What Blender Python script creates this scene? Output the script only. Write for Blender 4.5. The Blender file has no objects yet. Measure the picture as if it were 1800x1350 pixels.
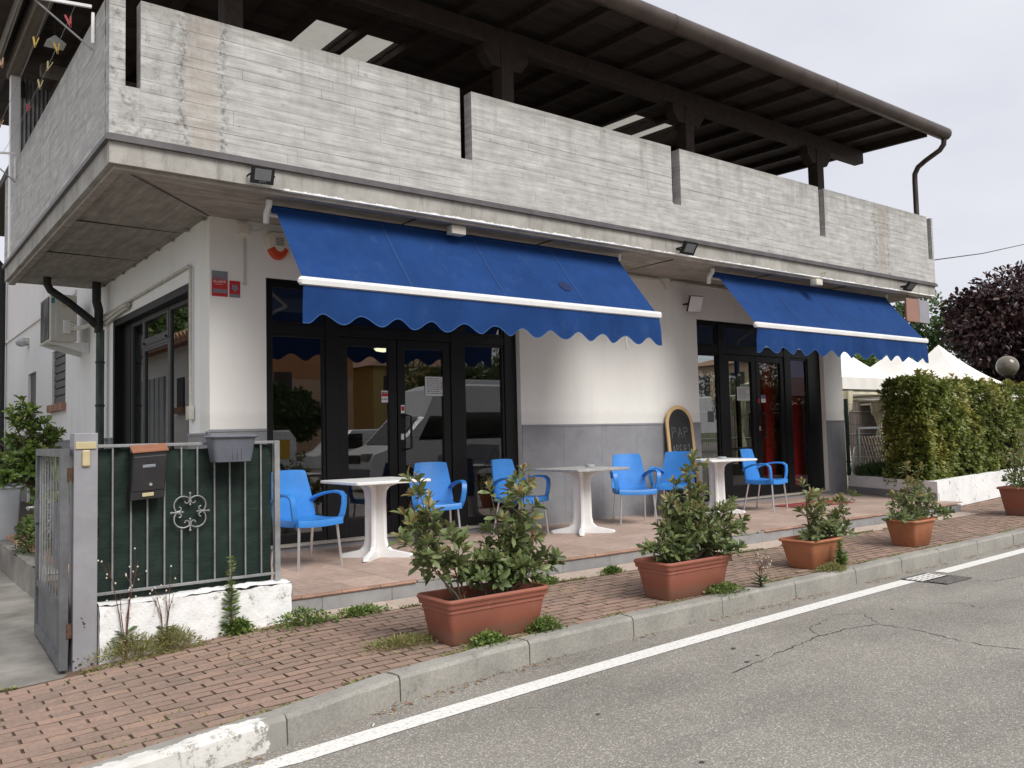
import bpy, bmesh, math, random
import numpy as np
from mathutils import Vector, Matrix
random.seed(7)
RNG = np.random.default_rng(7)
SC = bpy.context.scene
COL = SC.collection
PI = math.pi

# ------------------------------------------------------------------ camera
H = 1.424
YAW, PITCH, ROLL, FPX = 0.915463585, 0.0598957785, -0.0237734471, 1496.28
fw = Vector((math.cos(PITCH) * math.cos(YAW), math.cos(PITCH) * math.sin(YAW), math.sin(PITCH)))
rt = Vector((math.sin(YAW), -math.cos(YAW), 0))
up = rt.cross(fw)
r2 = math.cos(ROLL) * rt + math.sin(ROLL) * up
u2 = -math.sin(ROLL) * rt + math.cos(ROLL) * up
cd = bpy.data.cameras.new('camera')
cd.sensor_fit = 'HORIZONTAL'
cd.sensor_width = 36
cd.lens = FPX / 1800 * 36
cd.clip_start = 0.05
cd.clip_end = 1500
cam = bpy.data.objects.new('camera', cd)
COL.objects.link(cam)
cam.matrix_world = Matrix(((r2.x, u2.x, -fw.x, 0), (r2.y, u2.y, -fw.y, 0), (r2.z, u2.z, -fw.z, H), (0, 0, 0, 1)))
SC.camera = cam


def px_of(x, y, z):
    v = Vector((x, y, z - H))
    d = v.dot(fw)
    if d < 0.05:
        return (-9999, -9999)
    return (900 + FPX * v.dot(r2) / d, 675 - FPX * v.dot(u2) / d)


# ------------------------------------------------------------------ world, sun, exposure
SUN_EL, SUN_AZ = math.radians(48), math.radians(-88)      # azimuth measured from +X toward +Y
w = bpy.data.worlds.new('World')
SC.world = w
w.use_nodes = True
nt = w.node_tree
nt.nodes.clear()
wo = nt.nodes.new('ShaderNodeOutputWorld')
bg = nt.nodes.new('ShaderNodeBackground')
sky = nt.nodes.new('ShaderNodeTexSky')
sky.sky_type = 'NISHITA'
sky.sun_disc = False
sky.sun_elevation = SUN_EL
sky.sun_rotation = PI / 2 - SUN_AZ
sky.dust_density = 4
sc_ = nt.nodes.new('ShaderNodeVectorMath')
sc_.operation = 'SCALE'
sc_.inputs['Scale'].default_value = 0.06
nt.links.new(sky.outputs[0], sc_.inputs[0])
tc = nt.nodes.new('ShaderNodeTexCoord')
mp = nt.nodes.new('ShaderNodeMapping')
mp.inputs['Scale'].default_value = (1.2, 1.2, 3.0)
nz = nt.nodes.new('ShaderNodeTexNoise')
nz.inputs['Scale'].default_value = 1.6
nz.inputs['Detail'].default_value = 5
nt.links.new(tc.outputs['Generated'], mp.inputs[0])
nt.links.new(mp.outputs[0], nz.inputs[0])
rp = nt.nodes.new('ShaderNodeValToRGB')
rp.color_ramp.elements[0].position = 0.36
rp.color_ramp.elements[1].position = 0.66
rp.color_ramp.elements[0].color = (0.345, 0.352, 0.388, 1)
rp.color_ramp.elements[1].color = (0.425, 0.427, 0.452, 1)
nt.links.new(nz.outputs['Fac'], rp.inputs[0])
mx = nt.nodes.new('ShaderNodeMixRGB')
mx.inputs[0].default_value = 0.93
nt.links.new(sc_.outputs[0], mx.inputs[1])
nt.links.new(rp.outputs[0], mx.inputs[2])
nt.links.new(mx.outputs[0], bg.inputs['Color'])
bg.inputs['Strength'].default_value = 1.0
nt.links.new(bg.outputs[0], wo.inputs[0])

sd = bpy.data.lights.new('sun', 'SUN')
sd.energy = 1.5
sd.angle = math.radians(32)
sd.color = (1, 0.97, 0.92)
so = bpy.data.objects.new('sun', sd)
COL.objects.link(so)
sdir = Vector((math.cos(SUN_EL) * math.cos(SUN_AZ), math.cos(SUN_EL) * math.sin(SUN_AZ), math.sin(SUN_EL)))
so.rotation_euler = sdir.to_track_quat('Z', 'Y').to_euler()
so.location = (0, -10, 30)

SC.view_settings.view_transform = 'Standard'
SC.view_settings.look = 'None'
SC.view_settings.gamma = 1
SC.view_settings.exposure = 1.12
SC.view_settings.use_curve_mapping = False
SC.cycles.max_bounces = 8
SC.cycles.transparent_max_bounces = 16
SC.cycles.use_denoising = True


# ------------------------------------------------------------------ materials
def srgb(r, g, b):
    f = lambda c: c / 12.92 if c <= 0.04045 else ((c + 0.055) / 1.055) ** 2.4
    return (f(r / 255), f(g / 255), f(b / 255))


class NT:
    """small helper around a material node tree"""

    def __init__(s, name):
        s.m = bpy.data.materials.new(name)
        s.m.use_nodes = True
        s.t = s.m.node_tree
        s.b = s.t.nodes['Principled BSDF']
        s.pos = None

    def n(s, typ, **kw):
        o = s.t.nodes.new(typ)
        for k, v in kw.items():
            if k.startswith('i_'):
                key = k[2:]
                o.inputs[int(key) if key.isdigit() else key].default_value = v
            else:
                setattr(o, k, v)
        return o

    def l(s, a, b):
        s.t.links.new(a, b)

    def P(s):
        if s.pos is None:
            s.pos = s.n('ShaderNodeNewGeometry')
        return s.pos.outputs['Position']

    def mapped(s, scale):
        m_ = s.n('ShaderNodeMapping')
        m_.inputs['Scale'].default_value = scale
        s.l(s.P(), m_.inputs[0])
        return m_.outputs[0]

    def noise(s, scale, detail=5, rough=0.55, stretch=None, dist=0):
        o = s.n('ShaderNodeTexNoise')
        o.inputs['Scale'].default_value = scale
        o.inputs['Detail'].default_value = detail
        o.inputs['Roughness'].default_value = rough
        o.inputs['Distortion'].default_value = dist
        s.l(s.mapped(stretch) if stretch else s.P(), o.inputs['Vector'])
        return o.outputs['Fac']

    def ramp(s, fac, stops):
        o = s.n('ShaderNodeValToRGB')
        e = o.color_ramp.elements
        while len(e) < len(stops):
            e.new(0.5)
        for q, (p, c) in zip(e, stops):
            q.position = p
            q.color = (*c, 1) if not isinstance(c, (int, float)) else (c, c, c, 1)
        s.l(fac, o.inputs[0])
        return o.outputs[0]

    def mix(s, fac, a, b, mode='MIX'):
        o = s.n('ShaderNodeMixRGB', blend_type=mode)
        for i, v in ((0, fac), (1, a), (2, b)):
            if hasattr(v, 'is_output'):
                s.l(v, o.inputs[i])
            elif isinstance(v, (int, float)):
                o.inputs[i].default_value = v if i == 0 else (v, v, v, 1)
            else:
                o.inputs[i].default_value = (*v, 1)
        return o.outputs[0]

    def math(s, op, a, b=None, clamp=False):
        o = s.n('ShaderNodeMath', operation=op, use_clamp=clamp)
        for i, v in ((0, a), (1, b)):
            if v is None:
                continue
            if hasattr(v, 'is_output'):
                s.l(v, o.inputs[i])
            else:
                o.inputs[i].default_value = v
        return o.outputs[0]

    def sep(s):
        o = s.n('ShaderNodeSeparateXYZ')
        s.l(s.P(), o.inputs[0])
        return o.outputs

    def bump(s, h, strength=0.3, dist=0.01):
        o = s.n('ShaderNodeBump')
        o.inputs['Strength'].default_value = strength
        o.inputs['Distance'].default_value = dist
        s.l(h, o.inputs['Height'])
        s.l(o.outputs[0], s.b.inputs['Normal'])

    def color(s, c):
        if hasattr(c, 'is_output'):
            s.l(c, s.b.inputs['Base Color'])
        else:
            s.b.inputs['Base Color'].default_value = (*c, 1)

    def rand(s, amt):
        o = s.n('ShaderNodeObjectInfo')
        return s.math('MULTIPLY_ADD', o.outputs['Random'], amt)

    def set(s, rough=0.7, metal=0, spec=0.5):
        s.b.inputs['Roughness'].default_value = rough
        s.b.inputs['Metallic'].default_value = metal
        s.b.inputs['Specular IOR Level'].default_value = spec


def sc3(c, k):
    return tuple(min(1, v * k) for v in c)


def M(name, c, var=0.12, scale=4, rough=0.7, bump=0.0, bscale=90, metal=0, spec=0.4, stretch=None, c2=None,
      rand=0.0, grime=0.0, dist=0.004):
    t = NT(name)
    a = sc3(c, 1 - var)
    b = c2 if c2 else sc3(c, 1 + var)
    col = t.ramp(t.noise(scale, 6, 0.6, stretch), [(0.3, a), (0.7, b)])
    fine = t.ramp(t.noise(scale * 9, 3), [(0.3, 1 - var * 0.5), (0.7, 1.0)])
    col = t.mix(1.0, col, fine, 'MULTIPLY')
    if grime:
        g = t.ramp(t.noise(scale * 0.7, 8, 0.7, stretch), [(0.42, 1 - grime), (0.62, 1.0)])
        col = t.mix(1.0, col, g, 'MULTIPLY')
    if rand:
        o = t.n('ShaderNodeObjectInfo')
        v = t.n('ShaderNodeMapRange')
        t.l(o.outputs['Random'], v.inputs[0])
        v.inputs[3].default_value = 1 - rand
        v.inputs[4].default_value = 1 + rand
        col = t.mix(1.0, col, v.outputs[0], 'MULTIPLY')
    t.color(col)
    t.set(rough, metal, spec)
    if bump:
        t.bump(t.noise(bscale, 4), bump, dist)
    return t.m


MAT = {}


def glass_mat(name, tint, ior=1.7):
    t = NT(name)
    t.t.nodes.remove(t.b)
    out = [n for n in t.t.nodes if n.type == 'OUTPUT_MATERIAL'][0]
    tr = t.n('ShaderNodeBsdfTransparent')
    tr.inputs[0].default_value = (*tint, 1)
    gl = t.n('ShaderNodeBsdfGlossy')
    gl.inputs['Roughness'].default_value = 0.0
    fr = t.n('ShaderNodeFresnel')
    fr.inputs['IOR'].default_value = ior
    mxx = t.n('ShaderNodeMixShader')
    ge = t.n('ShaderNodeNewGeometry')
    front = t.math('SUBTRACT', 1.0, ge.outputs['Backfacing'])
    t.l(t.math('MULTIPLY', fr.outputs[0], front), mxx.inputs[0])
    t.l(tr.outputs[0], mxx.inputs[1])
    t.l(gl.outputs[0], mxx.inputs[2])
    t.l(mxx.outputs[0], out.inputs[0])
    return t.m


def make_materials():
    # asphalt: pale worn binder with light stone chips
    t = NT('asphalt')
    big = t.ramp(t.noise(0.7, 6, 0.6), [(0.28, (0.215, 0.200, 0.175)), (0.72, (0.300, 0.282, 0.250))])
    v = t.n('ShaderNodeTexVoronoi', feature='F1')
    v.inputs['Scale'].default_value = 160
    t.l(t.P(), v.inputs['Vector'])
    sepc = t.n('ShaderNodeSeparateColor')
    t.l(v.outputs['Color'], sepc.inputs[0])
    chip = t.ramp(sepc.outputs[0], [(0.0, 0.72), (0.55, 0.95), (0.8, 1.13), (0.93, 1.55), (1.0, 2.1)])
    col = t.mix(1.0, big, chip, 'MULTIPLY')
    fine = t.ramp(t.noise(420, 2), [(0.3, 0.8), (0.7, 1.15)])
    col = t.mix(1.0, col, fine, 'MULTIPLY')
    stain = t.ramp(t.noise(0.9, 5, 0.6, (0.5, 2.0, 1)), [(0.30, 0.82), (0.55, 1.0)])
    sp2 = t.ramp(t.noise(5.5, 6, 0.7), [(0.25, 0.80), (0.36, 1.0)])
    stain = t.mix(1.0, stain, sp2, 'MULTIPLY')
    col = t.mix(1.0, col, stain, 'MULTIPLY')
    t.color(col)
    t.set(0.85, 0, 0.3)
    t.bump(v.outputs['Distance'], 0.35, 0.006)
    MAT['asphalt'] = t.m

    # board-marked concrete
    def concrete(name, base, streak=(1.2, 1.2, 14), stains=True, dark=0.0):
        t = NT(name)
        st = t.ramp(t.noise(1.6, 7, 0.65, streak), [(0.28, sc3(base, 0.72)), (0.5, base), (0.70, sc3(base, 1.30))])
        blot = t.ramp(t.noise(5.5, 6, 0.7), [(0.32, 0.82), (0.6, 1.04)])
        col = t.mix(1.0, st, blot, 'MULTIPLY')
        # round darker formwork dots
        v = t.n('ShaderNodeTexVoronoi')
        v.inputs['Scale'].default_value = 4.2
        v.inputs['Randomness'].default_value = 0.9
        t.l(t.P(), v.inputs['Vector'])
        dot = t.ramp(v.outputs['Distance'], [(0.085, 0.80), (0.11, 1.0)])
        col = t.mix(1.0, col, dot, 'MULTIPLY')
        # tiny black pits
        v2 = t.n('ShaderNodeTexVoronoi')
        v2.inputs['Scale'].default_value = 9
        t.l(t.P(), v2.inputs['Vector'])
        pit = t.ramp(v2.outputs['Distance'], [(0.035, 0.25), (0.055, 1.0)])
        col = t.mix(1.0, col, pit, 'MULTIPLY')
        if stains:
            x, y, z = t.sep()[:3]
            wob = t.math('MULTIPLY', t.noise(3.0, 5, 0.6), 0.16)
            for xc, hw, tone in ((2.30, 0.15, (0.38, 0.33, 0.275)), (13.35, 0.17, (0.27, 0.235, 0.19))):
                d = t.math('ABSOLUTE', t.math('SUBTRACT', t.math('ADD', x, wob), xc + 0.08))
                core = t.mix(1.0, t.ramp(d, [(hw * 0.5, 0.6), (hw, 0.0)]), t.ramp(t.noise(7, 6, 0.7), [(0.3, 0.35), (0.65, 1.0)]), 'MULTIPLY')
                col = t.mix(core, col, tone)
                rim = t.ramp(d, [(hw * 0.8, 0.0), (hw * 1.05, 0.85), (hw * 1.7, 0.0)])
                blk = t.ramp(t.noise(26, 5, 0.7), [(0.45, 0.0), (0.6, 1.0)])
                col = t.mix(t.mix(1.0, rim, blk, 'MULTIPLY'), col, (0.12, 0.11, 0.10))
            # grimy top edge
            zz = t.math('DIVIDE', t.math('ADD', z, t.math('MULTIPLY', t.noise(2.2, 6, 0.7), 0.35)), 10.0)
            top = t.ramp(zz, [(0.512, 0.0), (0.530, 0.42)])
            col = t.mix(top, col, (0.15, 0.14, 0.12))
            drip = t.ramp(t.noise(2.0, 9, 0.75, (3.2, 3.2, 0.22)), [(0.50, 0.0), (0.66, 0.55)])
            hgt = t.ramp(t.math('DIVIDE', z, 10.0), [(0.435, 0.0), (0.51, 1.0)])
            col = t.mix(t.mix(1.0, drip, hgt, 'MULTIPLY'), col, (0.21, 0.20, 0.18))
            # dark lichen near the left corner
            cl = t.math('DIVIDE', x, 10.0)
            cl = t.ramp(cl, [(0.155, 1.0), (0.255, 0.0)])
            cly = t.ramp(t.math('DIVIDE', y, 10.0), [(0.735, 1.0), (0.765, 0.0)])
            cl = t.mix(1.0, cl, cly, 'MULTIPLY')
            sp = t.ramp(t.noise(14, 8, 0.75), [(0.50, 0.0), (0.66, 0.75)])
            col = t.mix(t.mix(1.0, cl, sp, 'MULTIPLY'), col, (0.10, 0.095, 0.085))
        t.color(col)
        t.set(0.9, 0, 0.2)
        t.bump(t.noise(60, 8, 0.7), 0.35, 0.006)
        return t.m

    MAT['concrete'] = concrete('board_marked_concrete', (0.445, 0.438, 0.422))
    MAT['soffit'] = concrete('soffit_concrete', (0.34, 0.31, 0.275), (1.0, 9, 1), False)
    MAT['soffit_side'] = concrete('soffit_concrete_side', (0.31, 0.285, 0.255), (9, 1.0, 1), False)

    # fascia with ragged white paint along its foot
    t = NT('fascia_concrete')
    base = t.ramp(t.noise(2.5, 7, 0.65), [(0.3, (0.27, 0.26, 0.235)), (0.5, (0.37, 0.355, 0.325)), (0.7, (0.47, 0.455, 0.42))])
    x, y, z = t.sep()[:3]
    e = t.math('ADD', z, t.math('MULTIPLY', t.noise(5.0, 8, 0.75), 0.10))
    fac = t.ramp(t.math('SUBTRACT', e, 3.0), [(0.750, 1.0), (0.757, 0.0)])
    start = t.ramp(t.math('DIVIDE', x, 10.0), [(0.30, 0.0), (0.305, 1.0)])
    col = t.mix(t.mix(1.0, fac, start, 'MULTIPLY'), base, (0.86, 0.86, 0.85))
    dr = t.ramp(t.noise(4.5, 8, 0.75, (2.5, 2.5, 0.4)), [(0.30, 0.62), (0.48, 1.0)])
    col = t.mix(1.0, col, dr, 'MULTIPLY')
    patch = t.ramp(t.noise(1.1, 3, 0.5), [(0.66, 0.0), (0.68, 0.8)])
    col = t.mix(patch, col, (0.74, 0.70, 0.64))
    t.color(col)
    t.set(0.9, 0, 0.2)
    t.bump(t.noise(70, 6), 0.3, 0.005)
    MAT['fascia'] = t.m

    # white rendered wall
    t = NT('white_render')
    col = t.ramp(t.noise(0.8, 7, 0.6), [(0.3, (0.80, 0.80, 0.785)), (0.7, (0.86, 0.86, 0.85))])
    sp = t.ramp(t.noise(2.6, 9, 0.75, (1.6, 1.6, 0.35)), [(0.28, 0.87), (0.45, 1.0)])
    col = t.mix(1.0, col, sp, 'MULTIPLY')
    t.color(col)
    t.set(0.9, 0, 0.2)
    t.bump(t.noise(180, 4, 0.7), 0.25, 0.003)
    MAT['render'] = t.m

    t = NT('cream_render')
    col = t.ramp(t.noise(0.8, 7, 0.6), [(0.3, (0.785, 0.775, 0.73)), (0.7, (0.84, 0.83, 0.79))])
    str_ = t.ramp(t.noise(2.4, 8, 0.7, (2.2, 2.2, 0.25)), [(0.28, 0.95), (0.5, 1.0)])
    col = t.mix(1.0, col, str_, 'MULTIPLY')
    z = t.sep()[2]
    spl = t.math('ADD', t.math('SUBTRACT', z, 1.55), t.math('MULTIPLY', t.noise(6, 8, 0.75), -0.22))
    spl = t.ramp(spl, [(0.0, 0.28), (0.08, 0.0)])
    col = t.mix(spl, col, (0.56, 0.54, 0.50))
    t.color(col)
    t.set(0.9, 0, 0.2)
    t.bump(t.noise(180, 4, 0.7), 0.25, 0.003)
    MAT['cream'] = t.m

    # flaky whitewash
    t = NT('whitewash')
    fl = t.ramp(t.noise(9, 9, 0.75), [(0.34, (0.33, 0.32, 0.29)), (0.42, (0.86, 0.86, 0.85))])
    st = t.ramp(t.noise(1.7, 6, 0.65), [(0.3, 0.84), (0.6, 1.0)])
    t.color(t.mix(1.0, fl, st, 'MULTIPLY'))
    t.set(0.9, 0, 0.2)
    t.bump(t.noise(22, 8, 0.7), 0.7, 0.012)
    MAT['whitewash'] = t.m

    # grey stoneware of the wainscot
    t = NT('grey_stoneware')
    c = t.ramp(t.noise(3.0, 8, 0.7), [(0.3, (0.205, 0.208, 0.222)), (0.68, (0.285, 0.288, 0.302))])
    scr = t.ramp(t.noise(11, 9, 0.8, (1, 1, 0.7), 0.8), [(0.33, 0.72), (0.40, 1.0)])
    wht = t.ramp(t.noise(14, 8, 0.8, None, 1.2), [(0.66, 0.0), (0.72, 0.5)])
    c = t.mix(1.0, c, scr, 'MULTIPLY')
    t.color(t.mix(wht, c, (0.42, 0.42, 0.42)))
    t.set(0.55, 0, 0.4)
    MAT['stoneware'] = t.m
    MAT['riser'] = M('grey_riser', (0.27, 0.27, 0.27), 0.15, 6, 0.6, 0.1, rand=0.12)
    MAT['granite'] = M('speckled_granite', (0.42, 0.39, 0.34), 0.45, 120, 0.5)

    # terracotta terrace tiles with a printed cobble pattern
    t = NT('terrace_tile')
    mp_ = t.n('ShaderNodeMapping')
    mp_.inputs['Rotation'].default_value = (0, 0, 0.78)
    t.l(t.P(), mp_.inputs[0])
    br = t.n('ShaderNodeTexBrick')
    br.offset = 0.5
    br.inputs['Scale'].default_value = 9
    br.inputs['Mortar Size'].default_value = 0.03
    br.inputs['Color1'].default_value = (0.50, 0.36, 0.29, 1)
    br.inputs['Color2'].default_value = (0.31, 0.195, 0.155, 1)
    br.inputs['Mortar'].default_value = (0.42, 0.33, 0.27, 1)
    t.l(mp_.outputs[0], br.inputs['Vector'])
    wear = t.ramp(t.noise(1.4, 7, 0.65), [(0.3, (0.36, 0.28, 0.235)), (0.7, (0.50, 0.385, 0.32))])
    col = t.mix(0.40, br.outputs['Color'], wear)
    d = t.ramp(t.noise(26, 6, 0.7), [(0.3, 0.85), (0.6, 1.05)])
    col = t.mix(1.0, col, d, 'MULTIPLY')
    oi = t.n('ShaderNodeObjectInfo')
    rv = t.ramp(oi.outputs['Random'], [(0.0, 0.86), (1.0, 1.10)])
    t.color(t.mix(1.0, col, rv, 'MULTIPLY'))
    t.set(0.6, 0, 0.35)
    MAT['tile'] = t.m
    MAT['tile_pale'] = M('pale_strip_tile', (0.52, 0.41, 0.34), 0.22, 22, 0.75, 0.3, 60, c2=(0.58, 0.48, 0.40), rand=0.06)
    MAT['nosing'] = M('terracotta_nosing', (0.36, 0.215, 0.155), 0.22, 7, 0.6, 0.1, rand=0.1, grime=0.25)

    # pavement bricks
    t = NT('pavement_brick')
    oi = t.n('ShaderNodeObjectInfo')
    at = t.n('ShaderNodeAttribute', attribute_name='tone')
    rn = t.math('FRACT', t.math('ADD', oi.outputs['Random'], at.outputs['Fac']))
    c = t.ramp(rn, [(0.0, (0.205, 0.145, 0.120)), (0.35, (0.262, 0.180, 0.147)), (0.7, (0.305, 0.205, 0.162)), (1.0, (0.355, 0.235, 0.175))])
    dirt = t.ramp(t.noise(1.2, 7, 0.65), [(0.3, (0.225, 0.185, 0.148)), (0.65, (0.34, 0.235, 0.185))])
    c = t.mix(0.42, c, dirt)
    g = t.ramp(t.noise(40, 7, 0.75), [(0.3, 0.74), (0.62, 1.1)])
    t.color(t.mix(1.0, c, g, 'MULTIPLY'))
    t.set(0.9, 0, 0.2)
    t.bump(t.noise(150, 5, 0.7), 0.4, 0.004)
    MAT['brick'] = t.m
    t = NT('joint_dirt')
    c = t.ramp(t.noise(5, 7, 0.7), [(0.35, (0.085, 0.062, 0.046)), (0.6, (0.14, 0.098, 0.072)), (0.75, (0.115, 0.11, 0.055))])
    t.color(c)
    t.set(1.0, 0, 0.1)
    t.bump(t.noise(160, 4), 0.5, 0.004)
    MAT['joint'] = t.m

    t = NT('kerb_concrete')
    c = t.ramp(t.noise(3, 8, 0.65), [(0.3, (0.25, 0.24, 0.215)), (0.7, (0.36, 0.345, 0.31))])
    f = t.ramp(t.noise(55, 7, 0.75), [(0.3, 0.75), (0.65, 1.12)])
    c = t.mix(1.0, c, f, 'MULTIPLY')
    dk = t.ramp(t.noise(6, 8, 0.8), [(0.28, 0.55), (0.40, 1.0)])
    t.color(t.mix(1.0, c, dk, 'MULTIPLY'))
    t.set(0.92, 0, 0.2)
    t.bump(t.noise(90, 8, 0.7), 0.5, 0.006)
    MAT['kerb'] = t.m
    t = NT('kerb_white_daub')
    c = t.ramp(t.noise(3, 8, 0.65), [(0.3, (0.25, 0.24, 0.215)), (0.7, (0.36, 0.345, 0.31))])
    x, y, z = t.sep()[:3]
    d = t.math('SUBTRACT', y, t.math('ADD', t.math('MULTIPLY', x, 0.2), 3.56))
    d = t.math('ADD', d, t.math('MULTIPLY', t.noise(6, 9, 0.75), -0.24))
    wfac = t.ramp(t.math('ADD', d, 0.02), [(0.0, 1.0), (0.006, 0.0)])
    flk = t.ramp(t.noise(8, 9, 0.8), [(0.40, 0.0), (0.45, 1.0)])
    xe = t.math('ADD', t.math('SUBTRACT', x, 1.62), t.math('MULTIPLY', t.noise(4.5, 8, 0.75), 0.55))
    wfac = t.mix(1.0, wfac, t.ramp(t.math('ADD', xe, 0.0), [(0.14, 1.0), (0.15, 0.0)]), 'MULTIPLY')
    wcol = t.ramp(t.noise(4, 6, 0.7), [(0.3, (0.50, 0.485, 0.45)), (0.62, (0.70, 0.69, 0.66))])
    t.color(t.mix(t.mix(1.0, wfac, flk, 'MULTIPLY'), c, wcol))
    t.set(0.92, 0, 0.2)
    t.bump(t.noise(60, 8, 0.7), 0.5, 0.006)
    MAT['kerb_painted'] = t.m
    MAT['driveway'] = M('driveway_concrete', (0.235, 0.215, 0.185), 0.3, 1.3, 0.95, 0.4, 60, c2=(0.40, 0.385, 0.35), grime=0.3)
    MAT['soil'] = M('soil', (0.055, 0.042, 0.03), 0.4, 20, 1.0, 0.9, 40, dist=0.02)
    MAT['gravel'] = M('grey_ground', (0.20, 0.19, 0.17), 0.25, 3, 0.95, 0.4, 50)
    MAT['grass'] = M('far_grass', (0.07, 0.10, 0.035), 0.3, 0.5, 1.0)

    # road paint
    t = NT('road_paint')
    c = t.ramp(t.noise(45, 8, 0.75), [(0.34, (0.26, 0.25, 0.23)), (0.44, (0.66, 0.65, 0.62)), (0.6, (0.74, 0.73, 0.70))])
    t.color(c)
    t.set(0.8, 0, 0.3)
    MAT['paint'] = t.m
    MAT['crack'] = M('crack_dark', (0.06, 0.055, 0.048), 0.3, 40, 1.0)  # dark tone of road cracks, oil spots and soffit joints

    # fabrics, plastics, metals
    t = NT('awning_cloth')
    wv = t.ramp(t.noise(6, 6, 0.7), [(0.3, (0.0120, 0.046, 0.165)), (0.7, (0.0155, 0.057, 0.198))])
    fd = t.ramp(t.noise(1.3, 7, 0.7), [(0.32, 0.84), (0.7, 1.12)])
    du = t.ramp(t.noise(4.0, 9, 0.8, (1, 1, 0.5)), [(0.56, 0.0), (0.74, 0.28)])
    t.color(t.mix(du, t.mix(1.0, wv, fd, 'MULTIPLY'), (0.10, 0.15, 0.26)))
    t.set(0.85, 0, 0.15)
    t.bump(t.noise(3.5, 4, 0.55, (1.0, 1.0, 0.35)), 0.25, 0.05)
    tl = t.n('ShaderNodeBsdfTranslucent')
    tl.inputs[0].default_value = (0.012, 0.045, 0.16, 1)
    ms = t.n('ShaderNodeMixShader')
    ms.inputs[0].default_value = 0.12
    out = [n for n in t.t.nodes if n.type == 'OUTPUT_MATERIAL'][0]
    t.l(t.b.outputs[0], ms.inputs[1])
    t.l(tl.outputs[0], ms.inputs[2])
    t.l(ms.outputs[0], out.inputs[0])
    MAT['awning'] = t.m
    MAT['seam'] = M('awning_seam', (0.022, 0.065, 0.19), 0.1, 20, 0.8)
    MAT['hem'] = M('awning_hem', (0.03, 0.10, 0.28), 0.1, 20, 0.8)
    MAT['white_alu'] = M('white_enamel', (0.80, 0.80, 0.79), 0.04, 3, 0.35, spec=0.5, grime=0.10)
    MAT['chair_blue'] = M('blue_plastic', (0.037, 0.225, 0.63), 0.10, 6, 0.40, 0.12, 350, spec=0.45, rand=0.10, dist=0.001, grime=0.06)
    MAT['alu'] = M('brushed_aluminium', (0.72, 0.72, 0.73), 0.05, 30, 0.32, metal=0.9)
    MAT['table_white'] = M('white_table_plastic', (0.80, 0.80, 0.79), 0.03, 5, 0.38, spec=0.5, grime=0.06)
    MAT['table_grey'] = M('grey_worn_top', (0.36, 0.36, 0.355), 0.22, 14, 0.5, c2=(0.48, 0.48, 0.47))
    t = NT('terracotta_plastic')
    c = t.ramp(t.noise(3, 6, 0.6), [(0.3, (0.255, 0.088, 0.058)), (0.7, (0.305, 0.105, 0.068))])
    sc = t.ramp(t.noise(30, 9, 0.8, (1, 1, 4)), [(0.70, 0.0), (0.78, 0.35)])
    c = t.mix(sc, c, (0.45, 0.27, 0.21))
    z = t.sep()[2]
    mud = t.math('ADD', t.math('SUBTRACT', z, 0.135), t.math('MULTIPLY', t.noise(14, 8, 0.75), -0.13))
    c = t.mix(t.ramp(mud, [(0.0, 0.45), (0.035, 0.0)]), c, (0.20, 0.145, 0.10))
    lime = t.ramp(t.noise(5, 8, 0.75, (1, 1, 0.3)), [(0.60, 0.0), (0.75, 0.22)])
    c = t.mix(lime, c, (0.48, 0.36, 0.31))
    t.color(c)
    t.set(0.6, 0, 0.35)
    MAT['pot_red'] = t.m
    MAT['pot_orange'] = M('orange_plastic_pot', (0.40, 0.155, 0.075), 0.14, 5, 0.65, 0.1, grime=0.12)
    MAT['black_alu'] = M('black_aluminium', (0.007, 0.007, 0.008), 0.2, 4, 0.45, spec=0.3)
    MAT['grey_alu'] = M('dark_grey_aluminium', (0.055, 0.056, 0.060), 0.15, 4, 0.45, spec=0.5)
    MAT['dark_trim'] = M('brown_grey_trim', (0.10, 0.092, 0.096), 0.25, 5, 0.5, spec=0.5)
    MAT['copper'] = M('brown_copper_gutter', (0.105, 0.082, 0.070), 0.25, 3, 0.42, metal=0.55, grime=0.2)
    MAT['wood'] = M('dark_stained_wood', (0.040, 0.027, 0.021), 0.35, 5, 0.7, 0.3, 40, stretch=(3, 3, 3))
    MAT['plank'] = M('dark_roof_plank', (0.045, 0.035, 0.030), 0.35, 4, 0.85, 0.3, 40, stretch=(0.6, 6, 6), rand=0.3)
    MAT['old_wood'] = M('weathered_wood', (0.17, 0.145, 0.12), 0.3, 5, 0.85, 0.4, 40, stretch=(6, 0.6, 6))
    t = NT('translucent_sheet')
    t.color(t.ramp(t.noise(5, 7, 0.7), [(0.3, (0.55, 0.54, 0.50)), (0.6, (0.8, 0.8, 0.78))]))
    tl = t.n('ShaderNodeBsdfTranslucent')
    tl.inputs[0].default_value = (0.72, 0.71, 0.67, 1)
    ms = t.n('ShaderNodeMixShader')
    ms.inputs[0].default_value = 0.62
    out = [n for n in t.t.nodes if n.type == 'OUTPUT_MATERIAL'][0]
    t.l(t.b.outputs[0], ms.inputs[1])
    t.l(tl.outputs[0], ms.inputs[2])
    t.l(ms.outputs[0], out.inputs[0])
    MAT['skylight'] = t.m
    MAT['galv'] = M('galvanised_steel', (0.34, 0.345, 0.35), 0.2, 7, 0.5, metal=0.35, grime=0.2)
    MAT['grey_paint'] = M('grey_painted_steel', (0.29, 0.29, 0.31), 0.1, 3, 0.5, grime=0.12)
    MAT['gate_dark'] = M('dull_gate_steel', (0.17, 0.175, 0.185), 0.2, 5, 0.55, metal=0.3, grime=0.25)
    MAT['rust'] = M('rusty_hinge', (0.10, 0.055, 0.035), 0.4, 30, 0.9, 0.4)
    t = NT('green_shade_net')
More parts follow.
